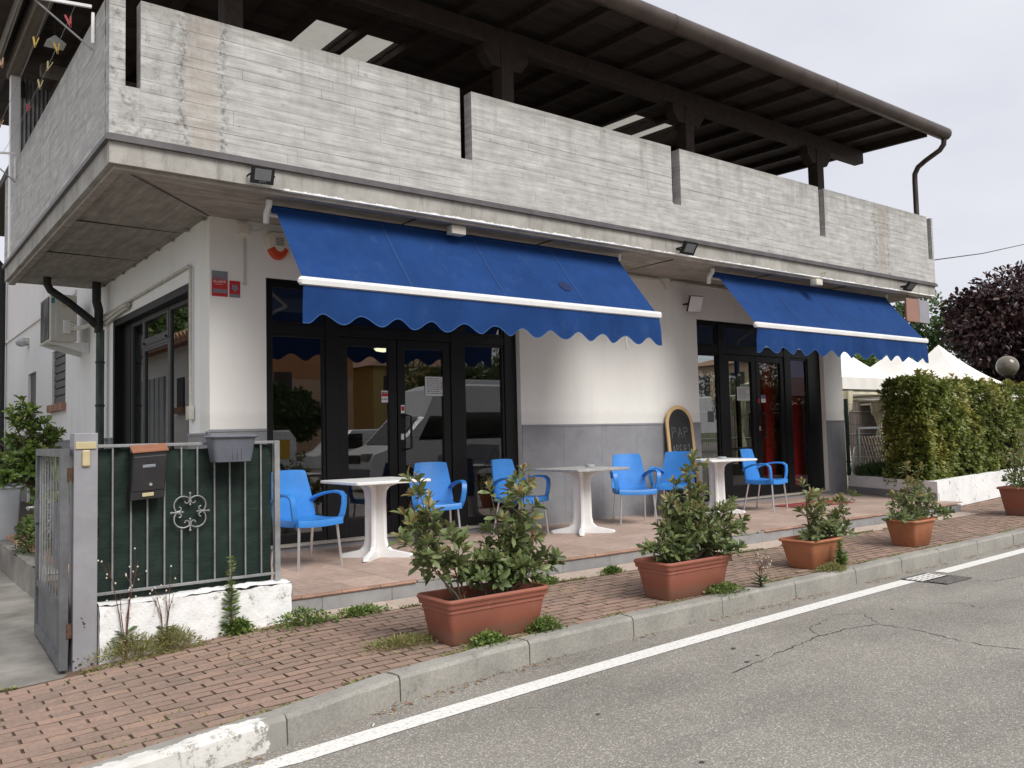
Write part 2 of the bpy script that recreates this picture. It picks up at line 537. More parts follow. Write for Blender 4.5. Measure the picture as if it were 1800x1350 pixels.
    wv = t.ramp(t.noise(2.2, 6, 0.65, (0.6, 1, 3)), [(0.3, (0.006, 0.014, 0.011)), (0.7, (0.014, 0.028, 0.022))])
    th = t.ramp(t.noise(40, 3, 0.5, (0.15, 1, 12)), [(0.3, 0.7), (0.7, 1.5)])
    t.color(t.mix(1.0, wv, th, 'MULTIPLY'))
    t.set(0.75, 0, 0.3)
    t.bump(t.noise(26, 4, 0.6, (0.5, 1, 5)), 0.4, 0.006)
    MAT['net'] = t.m
    MAT['mail_black'] = M('black_enamel', (0.018, 0.018, 0.019), 0.2, 8, 0.4, spec=0.5)
    MAT['mail_rust'] = M('faded_orange_lid', (0.27, 0.115, 0.065), 0.2, 12, 0.7)
    MAT['grey_plastic'] = M('grey_plastic', (0.135, 0.145, 0.175), 0.12, 4, 0.55, grime=0.15)
    MAT['ac_white'] = M('aged_white_casing', (0.62, 0.60, 0.54), 0.06, 4, 0.5, grime=0.12)
    MAT['ac_dark'] = M('dark_fan_grille', (0.10, 0.10, 0.10), 0.2, 6, 0.6)
    MAT['teal'] = M('teal_label', (0.03, 0.22, 0.25), 0.1, 6, 0.5)
    MAT['pipe_dark'] = M('dark_drain_pipe', (0.022, 0.024, 0.024), 0.3, 8, 0.6)
    MAT['pipe_green'] = M('verdigris_pipe', (0.055, 0.085, 0.075), 0.4, 9, 0.7, c2=(0.11, 0.15, 0.13), stretch=(1, 1, 0.3))
    MAT['cable'] = M('aged_white_conduit', (0.55, 0.53, 0.47), 0.15, 7, 0.6)
    MAT['rubber'] = M('black_rubber', (0.012, 0.012, 0.012), 0.2, 8, 0.7)
    MAT['red_plate'] = M('red_plate', (0.48, 0.028, 0.03), 0.05, 6, 0.4)
    MAT['grey_plate'] = M('silver_plate', (0.20, 0.22, 0.25), 0.06, 6, 0.4)
    MAT['white_mark'] = M('white_print', (0.75, 0.75, 0.75), 0.03, 6, 0.5)
    MAT['red_mark'] = M('red_print', (0.45, 0.02, 0.03), 0.05, 6, 0.5)
    MAT['ink'] = M('grey_ink', (0.12, 0.12, 0.14), 0.1, 30, 0.7)
    MAT['paper'] = M('paper', (0.62, 0.66, 0.65), 0.05, 5, 0.8)
    MAT['siren'] = M('siren_cream', (0.66, 0.62, 0.52), 0.05, 5, 0.45)
    MAT['siren_red'] = M('siren_red', (0.55, 0.07, 0.025), 0.05, 5, 0.3)
    MAT['chalk_black'] = M('chalkboard', (0.022, 0.022, 0.024), 0.3, 9, 0.75)
    MAT['chalk'] = M('chalk_marks', (0.17, 0.17, 0.17), 0.5, 60, 0.95)
    MAT['pine'] = M('pale_pine', (0.60, 0.40, 0.20), 0.14, 8, 0.55, stretch=(1, 1, 0.2))
    MAT['mat_red'] = M('red_doormat', (0.26, 0.045, 0.045), 0.2, 40, 0.95)
    MAT['mat_pale'] = M('doormat_print', (0.36, 0.16, 0.14), 0.2, 40, 0.95)
    MAT['brick_sill'] = M('brick_sill', (0.34, 0.19, 0.13), 0.25, 14, 0.85, 0.3, rand=0.15)
    MAT['coping_brick'] = M('coping_brick', (0.46, 0.27, 0.17), 0.25, 12, 0.9, 0.3, rand=0.18)
    MAT['plant_box'] = M('pale_blue_planter', (0.50, 0.53, 0.57), 0.08, 4, 0.6)
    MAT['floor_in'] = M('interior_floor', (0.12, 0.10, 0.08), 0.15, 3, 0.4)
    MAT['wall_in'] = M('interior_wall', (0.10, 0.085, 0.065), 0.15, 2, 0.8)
    MAT['wood_in'] = M('interior_wood', (0.16, 0.085, 0.04), 0.2, 5, 0.5)
    MAT['fridge'] = M('red_drinks_fridge', (0.55, 0.03, 0.035), 0.06, 3, 0.35)
    MAT['bottle'] = M('brown_bottle_print', (0.115, 0.045, 0.015), 0.5, 6, 0.5, c2=(0.20, 0.09, 0.02))
    MAT['bottle_cap'] = M('pale_bottle_print', (0.40, 0.25, 0.17), 0.3, 10, 0.5)
    MAT['tent'] = M('white_tent_cloth', (0.80, 0.77, 0.70), 0.04, 2, 0.8, c2=(0.84, 0.82, 0.77))
    MAT['curtain'] = M('cream_curtain', (0.70, 0.64, 0.47), 0.08, 5, 0.9)
    MAT['reed'] = M('reed_screen', (0.13, 0.105, 0.085), 0.5, 24, 0.95, 0.4, 40, stretch=(6, 6, 0.3), c2=(0.23, 0.195, 0.165))
    MAT['lattice'] = M('weathered_lattice', (0.24, 0.205, 0.165), 0.25, 12, 0.9)
    MAT['green_post'] = M('dark_green_post', (0.012, 0.035, 0.030), 0.2, 8, 0.5)
    t = NT('smoked_globe')
    t.color(t.ramp(t.noise(4, 5), [(0.3, (0.13, 0.115, 0.09)), (0.7, (0.17, 0.15, 0.12))]))
    t.set(0.18, 0, 0.5)
    MAT['globe'] = t.m
    MAT['bark'] = M('bark', (0.10, 0.075, 0.055), 0.3, 14, 0.95, 0.5, 40, stretch=(3, 3, 0.5))
    MAT['twig'] = M('pale_stem', (0.17, 0.13, 0.09), 0.25, 20, 0.9)
    MAT['twig_red'] = M('red_stem', (0.13, 0.06, 0.045), 0.25, 20, 0.9)
    MAT['orange_house'] = M('orange_render', (0.55, 0.25, 0.12), 0.1, 1, 0.9)
    MAT['peach_house'] = M('peach_render', (0.62, 0.42, 0.27), 0.1, 1, 0.9)
    MAT['yellow_house'] = M('yellow_render', (0.58, 0.42, 0.16), 0.1, 1, 0.9)
    MAT['roof_tile'] = M('clay_roof_tile', (0.36, 0.20, 0.12), 0.3, 3, 0.9, rand=0.2)
    MAT['shutter'] = M('dark_shutter', (0.06, 0.05, 0.045), 0.15, 5, 0.7)
    MAT['van_white'] = M('white_van_paint', (0.72, 0.72, 0.72), 0.03, 2, 0.25, spec=0.5)
    MAT['van_glass'] = M('dark_van_glass', (0.015, 0.017, 0.02), 0.1, 3, 0.08, spec=0.6)
    MAT['tyre'] = M('tyre', (0.02, 0.02, 0.02), 0.2, 8, 0.8)
    MAT['logo_yellow'] = M('yellow_vinyl', (0.62, 0.36, 0.03), 0.05, 4, 0.4)
    MAT['lamp_red'] = M('red_lens', (0.35, 0.01, 0.01), 0.1, 5, 0.2)
    MAT['garage'] = M('grey_garage_door', (0.36, 0.37, 0.37), 0.08, 3, 0.5)
    MAT['peg_yellow'] = M('yellow_peg', (0.62, 0.42, 0.06), 0.1, 9, 0.5)
    MAT['peg_red'] = M('red_peg', (0.48, 0.06, 0.06), 0.1, 9, 0.5)
    MAT['peg_pale'] = M('pale_peg', (0.62, 0.55, 0.27), 0.1, 9, 0.5)
    MAT['peg_wood'] = M('wooden_peg', (0.48, 0.30, 0.18), 0.1, 9, 0.6)
    MAT['bell_gold'] = M('yellowed_plastic', (0.50, 0.43, 0.25), 0.08, 8, 0.45)
    MAT['stop_red'] = M('stop_sign_red', (0.42, 0.02, 0.02), 0.05, 4, 0.4)
    MAT['sign_terracotta'] = M('faded_terracotta_sign', (0.30, 0.16, 0.12), 0.08, 4, 0.5)
    MAT['sign_grey'] = M('grey_lilac_sign', (0.28, 0.28, 0.31), 0.08, 4, 0.5)
    MAT['poster_blue'] = M('blue_poster', (0.13, 0.14, 0.26), 0.1, 6, 0.5)
    MAT['poster_brown'] = M('brown_poster', (0.11, 0.045, 0.045), 0.15, 6, 0.5)
    MAT['lens'] = M('floodlight_lens', (0.16, 0.17, 0.18), 0.1, 10, 0.15)
    MAT['grate'] = M('iron_grate', (0.14, 0.135, 0.125), 0.3, 20, 0.8, 0.3)
    MAT['black_hole'] = M('drain_void', (0.008, 0.008, 0.008), 0.1, 5, 1.0)
    MAT['dead_leaf'] = M('dead_leaf', (0.20, 0.085, 0.035), 0.35, 30, 0.9)
    MAT['straw'] = M('dry_straw', (0.36, 0.27, 0.14), 0.3, 30, 0.95)
    MAT['butt'] = M('cigarette_paper', (0.70, 0.66, 0.58), 0.1, 30, 0.9)
    MAT['ashtray'] = M('clear_ashtray', (0.42, 0.44, 0.45), 0.1, 20, 0.1)
    t = NT('ceiling_lamp')
    t.b.inputs['Emission Color'].default_value = (1.0, 0.92, 0.62, 1)
    t.b.inputs['Emission Strength'].default_value = 0.9
    MAT['lamp_on'] = t.m

    # foliage: attribute 'tone' 0..1 per leaf, 'young' 0..1 bronze shoots
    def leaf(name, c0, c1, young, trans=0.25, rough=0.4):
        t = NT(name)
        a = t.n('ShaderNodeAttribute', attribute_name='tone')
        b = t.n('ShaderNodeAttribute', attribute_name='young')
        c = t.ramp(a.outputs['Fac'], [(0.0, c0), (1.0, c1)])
        c = t.mix(b.outputs['Fac'], c, young)
        oi = t.n('ShaderNodeObjectInfo')
        t.color(c)
        t.set(rough, 0, 0.4)
        tl = t.n('ShaderNodeBsdfTranslucent')
        t.l(c, tl.inputs[0])
        ms = t.n('ShaderNodeMixShader')
        ms.inputs[0].default_value = trans
        out = [n for n in t.t.nodes if n.type == 'OUTPUT_MATERIAL'][0]
        t.l(t.b.outputs[0], ms.inputs[1])
        t.l(tl.outputs[0], ms.inputs[2])
        t.l(ms.outputs[0], out.inputs[0])
        return t.m

    MAT['leaf_photinia'] = leaf('photinia_leaf', (0.075, 0.112, 0.040), (0.215, 0.265, 0.10), (0.36, 0.215, 0.09))
    MAT['leaf_hedge'] = leaf('hedge_leaf', (0.070, 0.105, 0.020), (0.235, 0.270, 0.060), (0.52, 0.43, 0.10))
    MAT['leaf_purple'] = leaf('purple_leaf', (0.016, 0.008, 0.009), (0.058, 0.024, 0.024), (0.11, 0.05, 0.04))
    MAT['leaf_green'] = leaf('green_leaf', (0.035, 0.068, 0.018), (0.10, 0.155, 0.042), (0.17, 0.21, 0.055))
    MAT['leaf_bright'] = leaf('bright_leaf', (0.075, 0.13, 0.028), (0.17, 0.26, 0.06), (0.27, 0.31, 0.08))
    MAT['leaf_dry'] = leaf('dry_weed', (0.17, 0.16, 0.055), (0.34, 0.30, 0.13), (0.22, 0.26, 0.09))
    MAT['leaf_dark'] = leaf('dark_red_leaf', (0.025, 0.012, 0.016), (0.055, 0.022, 0.030), (0.10, 0.04, 0.04))
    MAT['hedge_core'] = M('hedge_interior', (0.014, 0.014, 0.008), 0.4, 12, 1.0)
    MAT['flower_pink'] = M('pink_flower', (0.62, 0.10, 0.20), 0.1, 9, 0.7)
    MAT['flower_white'] = M('white_seed_head', (0.55, 0.52, 0.42), 0.1, 9, 0.9)
    MAT['glass'] = glass_mat('shop_glass', (0.82, 0.84, 0.83), 2.5)
    MAT['glass_clear'] = glass_mat('clear_glass', (0.85, 0.87, 0.86), 1.5)
    MAT['glass_side'] = glass_mat('side_glass', (0.45, 0.47, 0.47), 4.0)


make_materials()

# ------------------------------------------------------------------ mesh helpers
WL = {}


def link(o, parent=None):
    COL.objects.link(o)
    if parent is not None:
        o.parent = parent
        o.matrix_parent_inverse = Matrix.Translation(-WL.get(parent.as_pointer(), Vector((0, 0, 0))))
    return o


def tag(o, label=None, cat=None, group=None, kind=None):
    if label:
        o['label'] = label
    if cat:
        o['category'] = cat
    if group:
        o['group'] = group
    if kind:
        o['kind'] = kind
    return o


def empty(name, loc=(0, 0, 0), label=None, cat=None, group=None, parent=None):
    o = bpy.data.objects.new(name, None)
    o.empty_display_size = 0.1
    o.location = loc
    link(o, parent)
    WL[o.as_pointer()] = Vector(loc)
    tag(o, label, cat, group)
    return o


class MB:
    def __init__(s):
        s.v, s.f, s.sm, s.mi = [], [], [], []

    def add(s, vs, fs, smooth=False, mi=0):
        k = len(s.v)
        s.v.extend([tuple(p) for p in vs])
        for f in fs:
            s.f.append(tuple(i + k for i in f))
            s.sm.append(smooth)
            s.mi.append(mi)
        return s

    def box(s, x0, y0, z0, x1, y1, z1, mi=0):
        vs = [(x0, y0, z0), (x1, y0, z0), (x1, y1, z0), (x0, y1, z0), (x0, y0, z1), (x1, y0, z1), (x1, y1, z1), (x0, y1, z1)]
        return s.add(vs, [(0, 3, 2, 1), (4, 5, 6, 7), (0, 1, 5, 4), (1, 2, 6, 5), (2, 3, 7, 6), (3, 0, 4, 7)], False, mi)

    def bbox(s, x0, y0, z0, x1, y1, z1, b=0.005, mi=0):
        bm = bmesh.new()
        bmesh.ops.create_cube(bm, size=1)
        for v in bm.verts:
            v.co = Vector(((x0 + x1) / 2 + v.co.x * (x1 - x0), (y0 + y1) / 2 + v.co.y * (y1 - y0), (z0 + z1) / 2 + v.co.z * (z1 - z0)))
        bmesh.ops.bevel(bm, geom=bm.edges[:], offset=b, segments=2, profile=0.5, affect='EDGES')
        bm.verts.index_update()
        s.add([v.co[:] for v in bm.verts], [[v.index for v in f.verts] for f in bm.faces], False, mi)
        bm.free()
        return s

    def obox(s, c, ax, ay, az, mi=0):
        """box from centre and three half-axis vectors"""
        c, ax, ay, az = Vector(c), Vector(ax), Vector(ay), Vector(az)
        vs = [c + sx * ax + sy * ay + sz * az for sz in (-1, 1) for sx, sy in ((-1, -1), (1, -1), (1, 1), (-1, 1))]
        return s.add(vs, [(0, 3, 2, 1), (4, 5, 6, 7), (0, 1, 5, 4), (1, 2, 6, 5), (2, 3, 7, 6), (3, 0, 4, 7)], False, mi)

    def tube(s, pts, r, n=8, cap=True, smooth=True, mi=0):
        pts = [Vector(p) for p in pts]
        rs = r if isinstance(r, (list, tuple)) else [r] * len(pts)
        k = len(s.v)
        prev = None
        for i, p in enumerate(pts):
            d = (pts[min(i + 1, len(pts) - 1)] - pts[max(i - 1, 0)])
            if d.length < 1e-9:
                d = Vector((0, 0, 1))
            d.normalize()
            if prev is None:
                a = d.orthogonal().normalized()
            else:
                a = (prev - d * prev.dot(d))
                a = a.normalized() if a.length > 1e-6 else d.orthogonal().normalized()
            prev = a
            b = d.cross(a)
            for j in range(n):
                t = 2 * PI * j / n
                s.v.append(tuple(p + (a * math.cos(t) + b * math.sin(t)) * rs[i]))
        for i in range(len(pts) - 1):
            for j in range(n):
                s.f.append((k + i * n + j, k + i * n + (j + 1) % n, k + (i + 1) * n + (j + 1) % n, k + (i + 1) * n + j))
                s.sm.append(smooth)
                s.mi.append(mi)
        if cap:
            s.f.append(tuple(k + j for j in range(n))[::-1])
            s.f.append(tuple(k + (len(pts) - 1) * n + j for j in range(n)))
            s.sm += [False, False]
            s.mi += [mi, mi]
        return s

    def grid(s, fn, nu, nv, smooth=True, mi=0):
        k = len(s.v)
        for j in range(nv + 1):
            for i in range(nu + 1):
                s.v.append(tuple(fn(i / nu, j / nv)))
        for j in range(nv):
            for i in range(nu):
                a = k + j * (nu + 1) + i
                s.f.append((a, a + 1, a + nu + 2, a + nu + 1))
                s.sm.append(smooth)
                s.mi.append(mi)
        return s

    def lathe(s, c, prof, n=16, smooth=True, mi=0):
        k = len(s.v)
        for r, z in prof:
            for j in range(n):
                t = 2 * PI * j / n
                s.v.append((c[0] + r * math.cos(t), c[1] + r * math.sin(t), c[2] + z))
        for i in range(len(prof) - 1):
            for j in range(n):
                s.f.append((k + i * n + j, k + i * n + (j + 1) % n, k + (i + 1) * n + (j + 1) % n, k + (i + 1) * n + j))
                s.sm.append(smooth)
                s.mi.append(mi)
        s.f.append(tuple(k + j for j in range(n))[::-1])
        s.f.append(tuple(k + (len(prof) - 1) * n + j for j in range(n)))
        s.sm += [False, False]
        s.mi += [mi, mi]
        return s

    def mesh(s, name, mats, sharp=40):
        me = bpy.data.meshes.new(name)
        me.from_pydata(s.v, [], s.f)
        for m_ in (mats if isinstance(mats, (list, tuple)) else [mats]):
            me.materials.append(MAT[m_] if isinstance(m_, str) else m_)
        me.polygons.foreach_set('use_smooth', s.sm)
        me.polygons.foreach_set('material_index', s.mi)
        if any(s.sm):
            me.set_sharp_from_angle(angle=math.radians(sharp))
        me.update()
        return me

    def build(s, name, mats, parent=None, label=None, cat=None, group=None, kind=None, sharp=40):
        o = bpy.data.objects.new(name, s.mesh(name, mats, sharp))
        link(o, parent)
        return tag(o, label, cat, group, kind)


def copy_tree(o, parent=None):
    c = o.copy()
    COL.objects.link(c)
    if parent is not None:
        c.parent = parent
    for ch in list(o.children):
        copy_tree(ch, c)
    return c


def text_mesh(name, body, size, origin, xd, yd, mat, parent, align='LEFT', squash=1.0, shear=0.0):
    cu = bpy.data.curves.new(name, 'FONT')
    cu.body = body
    cu.size = size
    cu.align_x = align
    cu.resolution_u = 3
    cu.shear = shear
    o = bpy.data.objects.new(name + '_tmp', cu)
    COL.objects.link(o)
    bpy.context.view_layer.update()
    me = bpy.data.meshes.new_from_object(o.evaluated_get(bpy.context.evaluated_depsgraph_get()))
    bpy.data.objects.remove(o)
    X, Y, O = Vector(xd) * squash, Vector(yd), Vector(origin)
    for v in me.vertices:
        v.co = O + X * v.co.x + Y * v.co.y
    me.materials.clear()
    me.materials.append(MAT[mat])
    ob = bpy.data.objects.new(name, me)
    return link(ob, parent)


# ------------------------------------------------------------------ leaves
def leaf_arrays(pos, d, nrm, L, Wd, curl=0.12, fold=0.18):
    """8-vertex folded leaf blades. pos,d,nrm: (N,3)."""
    pos, d, nrm = np.asarray(pos, float), np.asarray(d, float), np.asarray(nrm, float)
    N = len(pos)
    L, Wd = np.broadcast_to(L, N).astype(float), np.broadcast_to(Wd, N).astype(float)
    d = d / (np.linalg.norm(d, axis=1, keepdims=True) + 1e-9)
    sd_ = np.cross(d, nrm)
    sd_ /= (np.linalg.norm(sd_, axis=1, keepdims=True) + 1e-9)
    n = np.cross(sd_, d)
    tpl = [(0, 0, 0), (0.36, 0.36, 1), (0.74, 0.43, 1), (1.0, 0, 0), (0.74, -0.43, 1), (0.36, -0.36, 1), (0.36, 0, 0), (0.74, 0, 0)]
    V = np.zeros((N, 8, 3))
    for k, (u, s_, e) in enumerate(tpl):
        h = -curl * u * u * L + fold * e * Wd
        V[:, k] = pos + d * (u * L)[:, None] + sd_ * (s_ * Wd)[:, None] + n * h[:, None]
    F = [(0, 1, 6), (6, 1, 2, 7), (7, 2, 3), (0, 6, 5), (6, 7, 4, 5), (7, 3, 4)]
    return V.reshape(-1, 3), F


def leaves_mesh(name, pos, d, nrm, L, Wd, tone, young, mat, curl=0.12, fold=0.18, smooth=False):
    V, F = leaf_arrays(pos, d, nrm, L, Wd, curl, fold)
    N = len(pos)
    loops, starts, tot = [], [], []
    k = 0
    base = np.arange(N) * 8
    fl = np.concatenate([np.array(f) for f in F])
    cnt = np.array([len(f) for f in F])
    loops = (base[:, None] + fl[None, :]).reshape(-1)
    totals = np.tile(cnt, N)
    starts = np.concatenate([[0], np.cumsum(totals)[:-1]])
    me = bpy.data.meshes.new(name)
    me.vertices.add(N * 8)
    me.vertices.foreach_set('co', V.reshape(-1).astype(np.float32))
    me.loops.add(len(loops))
    me.loops.foreach_set('vertex_index', loops.astype(np.int32))
    me.polygons.add(len(totals))
    me.polygons.foreach_set('loop_start', starts.astype(np.int32))
    me.polygons.foreach_set('loop_total', totals.astype(np.int32))
    me.update(calc_edges=True)
    for an, arr in (('tone', tone), ('young', young)):
        a = me.attributes.new(an, 'FLOAT', 'POINT')
        a.data.foreach_set('value', np.repeat(np.broadcast_to(arr, N), 8).astype(np.float32))
    if smooth:
        me.polygons.foreach_set('use_smooth', [True] * len(totals))
    me.materials.append(MAT[mat])
    return me


def leaves_obj(name, parent, kind='stuff', **kw):
    o = bpy.data.objects.new(name, leaves_mesh(name, **kw))
    link(o, parent)
    if kind:
        o['kind'] = kind
    return o


def unit(v):
    v = np.asarray(v, float)
    return v / (np.linalg.norm(v, axis=-1, keepdims=True) + 1e-9)


def rosettes(centres, axes, n, L, Wd, spread=(0.5, 1.1), rng=RNG):
    """n leaves around each centre, tilted away from the axis"""
    P, D, Nn, LL, WW, ring = [], [], [], [], [], []
    for c, a in zip(centres, axes):
        a = unit(a)
        t = np.array([1, 0, 0]) if abs(a[0]) < 0.8 else np.array([0, 1, 0])
        e1 = unit(np.cross(a, t))
        e2 = np.cross(a, e1)
        m = int(n * rng.uniform(0.75, 1.25)) + 1
        ph = rng.uniform(0, 6.28)
        for j in range(m):
            an = ph + j * 2.4
            tilt = spread[0] + (spread[1] - spread[0]) * (1 - j / m) + rng.uniform(-.15, .15)
            o = e1 * math.cos(an) + e2 * math.sin(an)
            d = a * math.cos(tilt) + o * math.sin(tilt)
            nn = a * math.sin(tilt) - o * math.cos(tilt)
            P.append(c - a * 0.035 * (1 - j / m) * rng.uniform(0, 2))
            D.append(d + rng.normal(0, .12, 3))
            Nn.append(nn + rng.normal(0, .25, 3))
            s_ = rng.uniform(0.7, 1.15) * (0.75 + 0.35 * (1 - j / m))
            LL.append(L * s_)
            WW.append(Wd * s_ * rng.uniform(.85, 1.15))
            ring.append(j / m)
    return np.array(P), np.array(D), np.array(Nn), np.array(LL), np.array(WW), np.array(ring)

# ================================================================== THE SETTING
ZS, ZT = 0.1335, 0.267            # pavement and terrace levels
W_, B_ = 8.485, 7.262             # facade and parapet planes
XL, XR = 2.75, 13.99              # building corners


def sstep(t):
    t = max(0.0, min(1.0, t))
    return t * t * (3 - 2 * t)


def zpave(x, y):
    s_ = max(0.004, 0.010 + 0.034 * (y - 4.0))
    t = max(0.0, 2.45 - x)
    d = s_ * (t * t / 0.8 if t < 0.4 else t - 0.2)
    m_ = 0.022
    v = ZS - d
    return v if v > m_ + 0.02 else m_ + 0.02 * math.exp((v - m_ - 0.02) / 0.02)


KERB = [(-3.0, 3.62), (0.2, 3.68), (0.9, 3.74), (1.5, 3.86), (1.95, 3.98), (2.35, 4.10), (3.3, 4.225), (4.3, 4.27), (7.1, 4.31), (9.0, 4.365), (20, 4.62), (70, 5.8)]


def ykerb(x):
    for (a, ya), (b, yb) in zip(KERB, KERB[1:]):
        if x <= b:
            return ya + (yb - ya) * (x - a) / (b - a)
    return KERB[-1][1]


gr = MB()
gr.add([(-400, -400, -0.03), (400, -400, -0.03), (400, 400, -0.03), (-400, 400, -0.03)], [(0, 1, 2, 3)])
gr.build('ground', 'grass', kind='structure')
yard = MB()
yard.add([(-30, 3.9, -0.012), (70, 5.9, -0.012), (70, 40, -0.012), (-30, 40, -0.012)], [(0, 1, 2, 3)])
yard.build('yard', 'gravel', kind='structure')
rd = MB()
rd.add([(-80, -7.5, 0), (90, -7.5, 0), (90, 6.6, 0), (70, 5.9, 0), (20, 4.8, 0), (4, 4.5, 0), (-80, 4.2, 0)], [(0, 1, 2, 3, 4, 5, 6)])
road = rd.build('road', 'asphalt', kind='structure')

# painted edge line, cracks
LINE = [(1.22, 3.70), (1.55, 3.780), (1.854, 3.812), (2.18, 3.843), (2.6, 3.879), (3.1, 3.918), (3.6, 3.953), (4.26, 3.994), (5.12, 4.040), (6.18, 4.090), (7.66, 4.146)]
LINE2 = [(8.32, 4.170), (9.4, 4.20), (10.54, 4.235), (20, 4.47), (60, 5.4)]
ml = MB()
for pts in (LINE, LINE2):
    k = []
    for (x, y) in pts:
        wd = 0.03 if x < 1.3 else 0.135
        k.append(((x, y, 0.004), (x + 0.02, y - wd, 0.004)))
    for (a, b), (c, d) in zip(k, k[1:]):
        ml.add([a, b, d, c], [(0, 1, 2, 3)])
mk = ml.build('road_marking', 'paint', kind='structure')
cm = MB()


def crack(pts, w0):
    q = []
    for (a, b) in zip(pts, pts[1:]):
        n = max(2, int(math.hypot(b[0] - a[0], b[1] - a[1]) / 0.04))
        for i in range(n):
            t = i / n
            q.append((a[0] + (b[0] - a[0]) * t + random.gauss(0, .008), a[1] + (b[1] - a[1]) * t + random.gauss(0, .008)))
    q.append(pts[-1])
    for i in range(len(q) - 1):
        w1 = w0 * random.uniform(.3, 1.2)
        dx, dy = q[i + 1][0] - q[i][0], q[i + 1][1] - q[i][1]
        l = math.hypot(dx, dy) + 1e-6
        nx, ny = -dy / l * w1, dx / l * w1
        cm.add([(q[i][0] + nx, q[i][1] + ny, .003), (q[i][0] - nx, q[i][1] - ny, .003), (q[i + 1][0] - nx * .8, q[i + 1][1] - ny * .8, .003), (q[i + 1][0] + nx * .8, q[i + 1][1] + ny * .8, .003)], [(0, 1, 2, 3)])


crack([(4.1, 3.27), (4.6, 3.347), (5.25, 3.44), (5.6, 3.43), (5.852, 3.349), (5.891, 3.139), (5.8, 2.8), (5.767, 2.6), (5.9, 2.2), (5.7, 1.6)], 0.0045)
crack([(5.25, 3.44), (5.4, 3.62), (5.75, 3.70)], 0.003)
crack([(5.85, 3.35), (6.1, 3.62), (5.9, 3.75)], 0.003)
crack([(8.05, 3.74), (8.186, 3.55), (8.66, 3.494), (9.6, 3.6), (11.0, 3.7)], 0.004)
crack([(6.8, 3.45), (7.0, 3.3), (6.9, 3.1)], 0.003)
cm.build('crack', 'crack', road)
# dark oil spots
sp = MB()
for (x, y, r_) in ((4.55, 3.62, .016), (4.35, 3.36, .014), (4.52, 3.41, .010), (3.0, 3.25, .010), (6.4, 3.55, .012), (2.9, 2.5, .012)):
    sp.add([(x + r_ * 1.8 * math.cos(a) * random.uniform(.4, 1.3), y + r_ * math.sin(a) * random.uniform(.4, 1.3), .0035) for a in [i * .628 for i in range(10)]], [tuple(range(10))])
sp.build('stain', 'crack', road)

# pavement base, bricks
sb = MB()
nx_, ny_ = 150, 12
xs = [-3 + 30 * i / nx_ for i in range(nx_ + 1)] + [40, 70]


def pv(i, j):
    x = xs[i]
    y0 = ykerb(x) + 0.03
    y1 = 6.2 if x > 1.2 else 5.78
    if x > 12.9:
        y1 = 6.39 + (x - 13.0) * 0.129 + .1
    y = y0 + (y1 - y0) * j / ny_
    return (x, y, zpave(x, y) - 0.0075)


k0 = []
for j in range(ny_ + 1):
    for i in range(len(xs)):
        k0.append(pv(i, j))
n1 = len(xs)
sb.add(k0, [(j * n1 + i, j * n1 + i + 1, (j + 1) * n1 + i + 1, (j + 1) * n1 + i) for j in range(ny_) for i in range(n1 - 1)])
pave = sb.build('sidewalk', 'joint', kind='structure')

BL, BWID = 0.200, 0.0885
brick_meshes = []
for q in range(6):
    m_ = MB()
    hx, hy, b, b2, c = (BL - random.uniform(.006, .009)) / 2, (BWID - random.uniform(.006, .009)) / 2, .0022, .0062, .0042
    r1 = [(-hx, -hy), (hx, -hy), (hx, hy), (-hx, hy)]
    jj = lambda: random.uniform(-.0022, .0022)
    v = [(x, y, -.014) for x, y in r1] + [(x + jj(), y + jj(), -c) for x, y in r1] + [(x * (1 - b / hx) + jj(), y * (1 - b2 / hy) + jj(), random.uniform(-.0012, .0008)) for x, y in r1]
    f = []
    for a in (0, 4):
        for i in range(4):
            f.append((a + i, a + (i + 1) % 4, a + 4 + (i + 1) % 4, a + 4 + i))
    f.append((8, 9, 10, 11))
    m_.add(v, f)
    m_.mi = [1] * 8 + [0]
    me = m_.mesh('brick', ['brick', 'joint'])
    at = me.attributes.new('tone', 'FLOAT', 'POINT')
    at.data.foreach_set('value', [0.0] * len(me.vertices))
    brick_meshes.append((me, v, f))
brk = []
row = 0
y = 3.72
while y < 7.6:
    off = (row % 2) * BL / 2 + random.uniform(-.012, .012)
    x = -1.6 + off
    ymax = 5.75
    while x < 24:
        xx, yy = x + random.uniform(-.003, .003), y + random.uniform(-.003, .003)
        lim = ymax
        if x < 1.15:
            lim = 5.70
        if 1.15 <= x < 2.5:
            lim = 5.90
        if x > 12.9:
            lim = 6.39 + (x - 13.0) * 0.129 - .03
        if yy > ykerb(xx) + 0.10 and yy < lim - 0.03:
            px = px_of(xx, yy, zpave(xx, yy))
            if -160 < px[0] < 1960 and px[1] < 1500:
                brk.append((math.hypot(xx, yy), xx, yy, 0 <= px[0] <= 1800 and px[1] <= 1350))
        x += BL
    y += BWID
    row += 1
brk.sort(key=lambda a: (not a[3], a[0]))
near, rest = brk[:300], brk[300:]
for i, (_, x, y, _v) in enumerate(near):
    o = bpy.data.objects.new('brick', random.choice(brick_meshes)[0])
    o.location = (x, y, zpave(x, y) + random.uniform(-.0015, .0015))
    sl = (zpave(x + .05, y) - zpave(x - .05, y)) / .1
    o.rotation_euler = (random.gauss(0, .006), -math.atan(sl) + random.gauss(0, .005), random.gauss(0, .007))
    link(o, pave)
mb = MB()
tones = []
for (_, x, y, _v) in rest:
    me, v, f = random.choice(brick_meshes)
    z = zpave(x, y) + random.uniform(-.002, .002)
    sl = (zpave(x + .05, y) - zpave(x - .05, y)) / .1
    mb.add([(x + a, y + b, z + c + a * sl) for a, b, c in v], f)
    mb.mi[-9:] = [1] * 8 + [0]
    tones += [random.random()] * len(v)
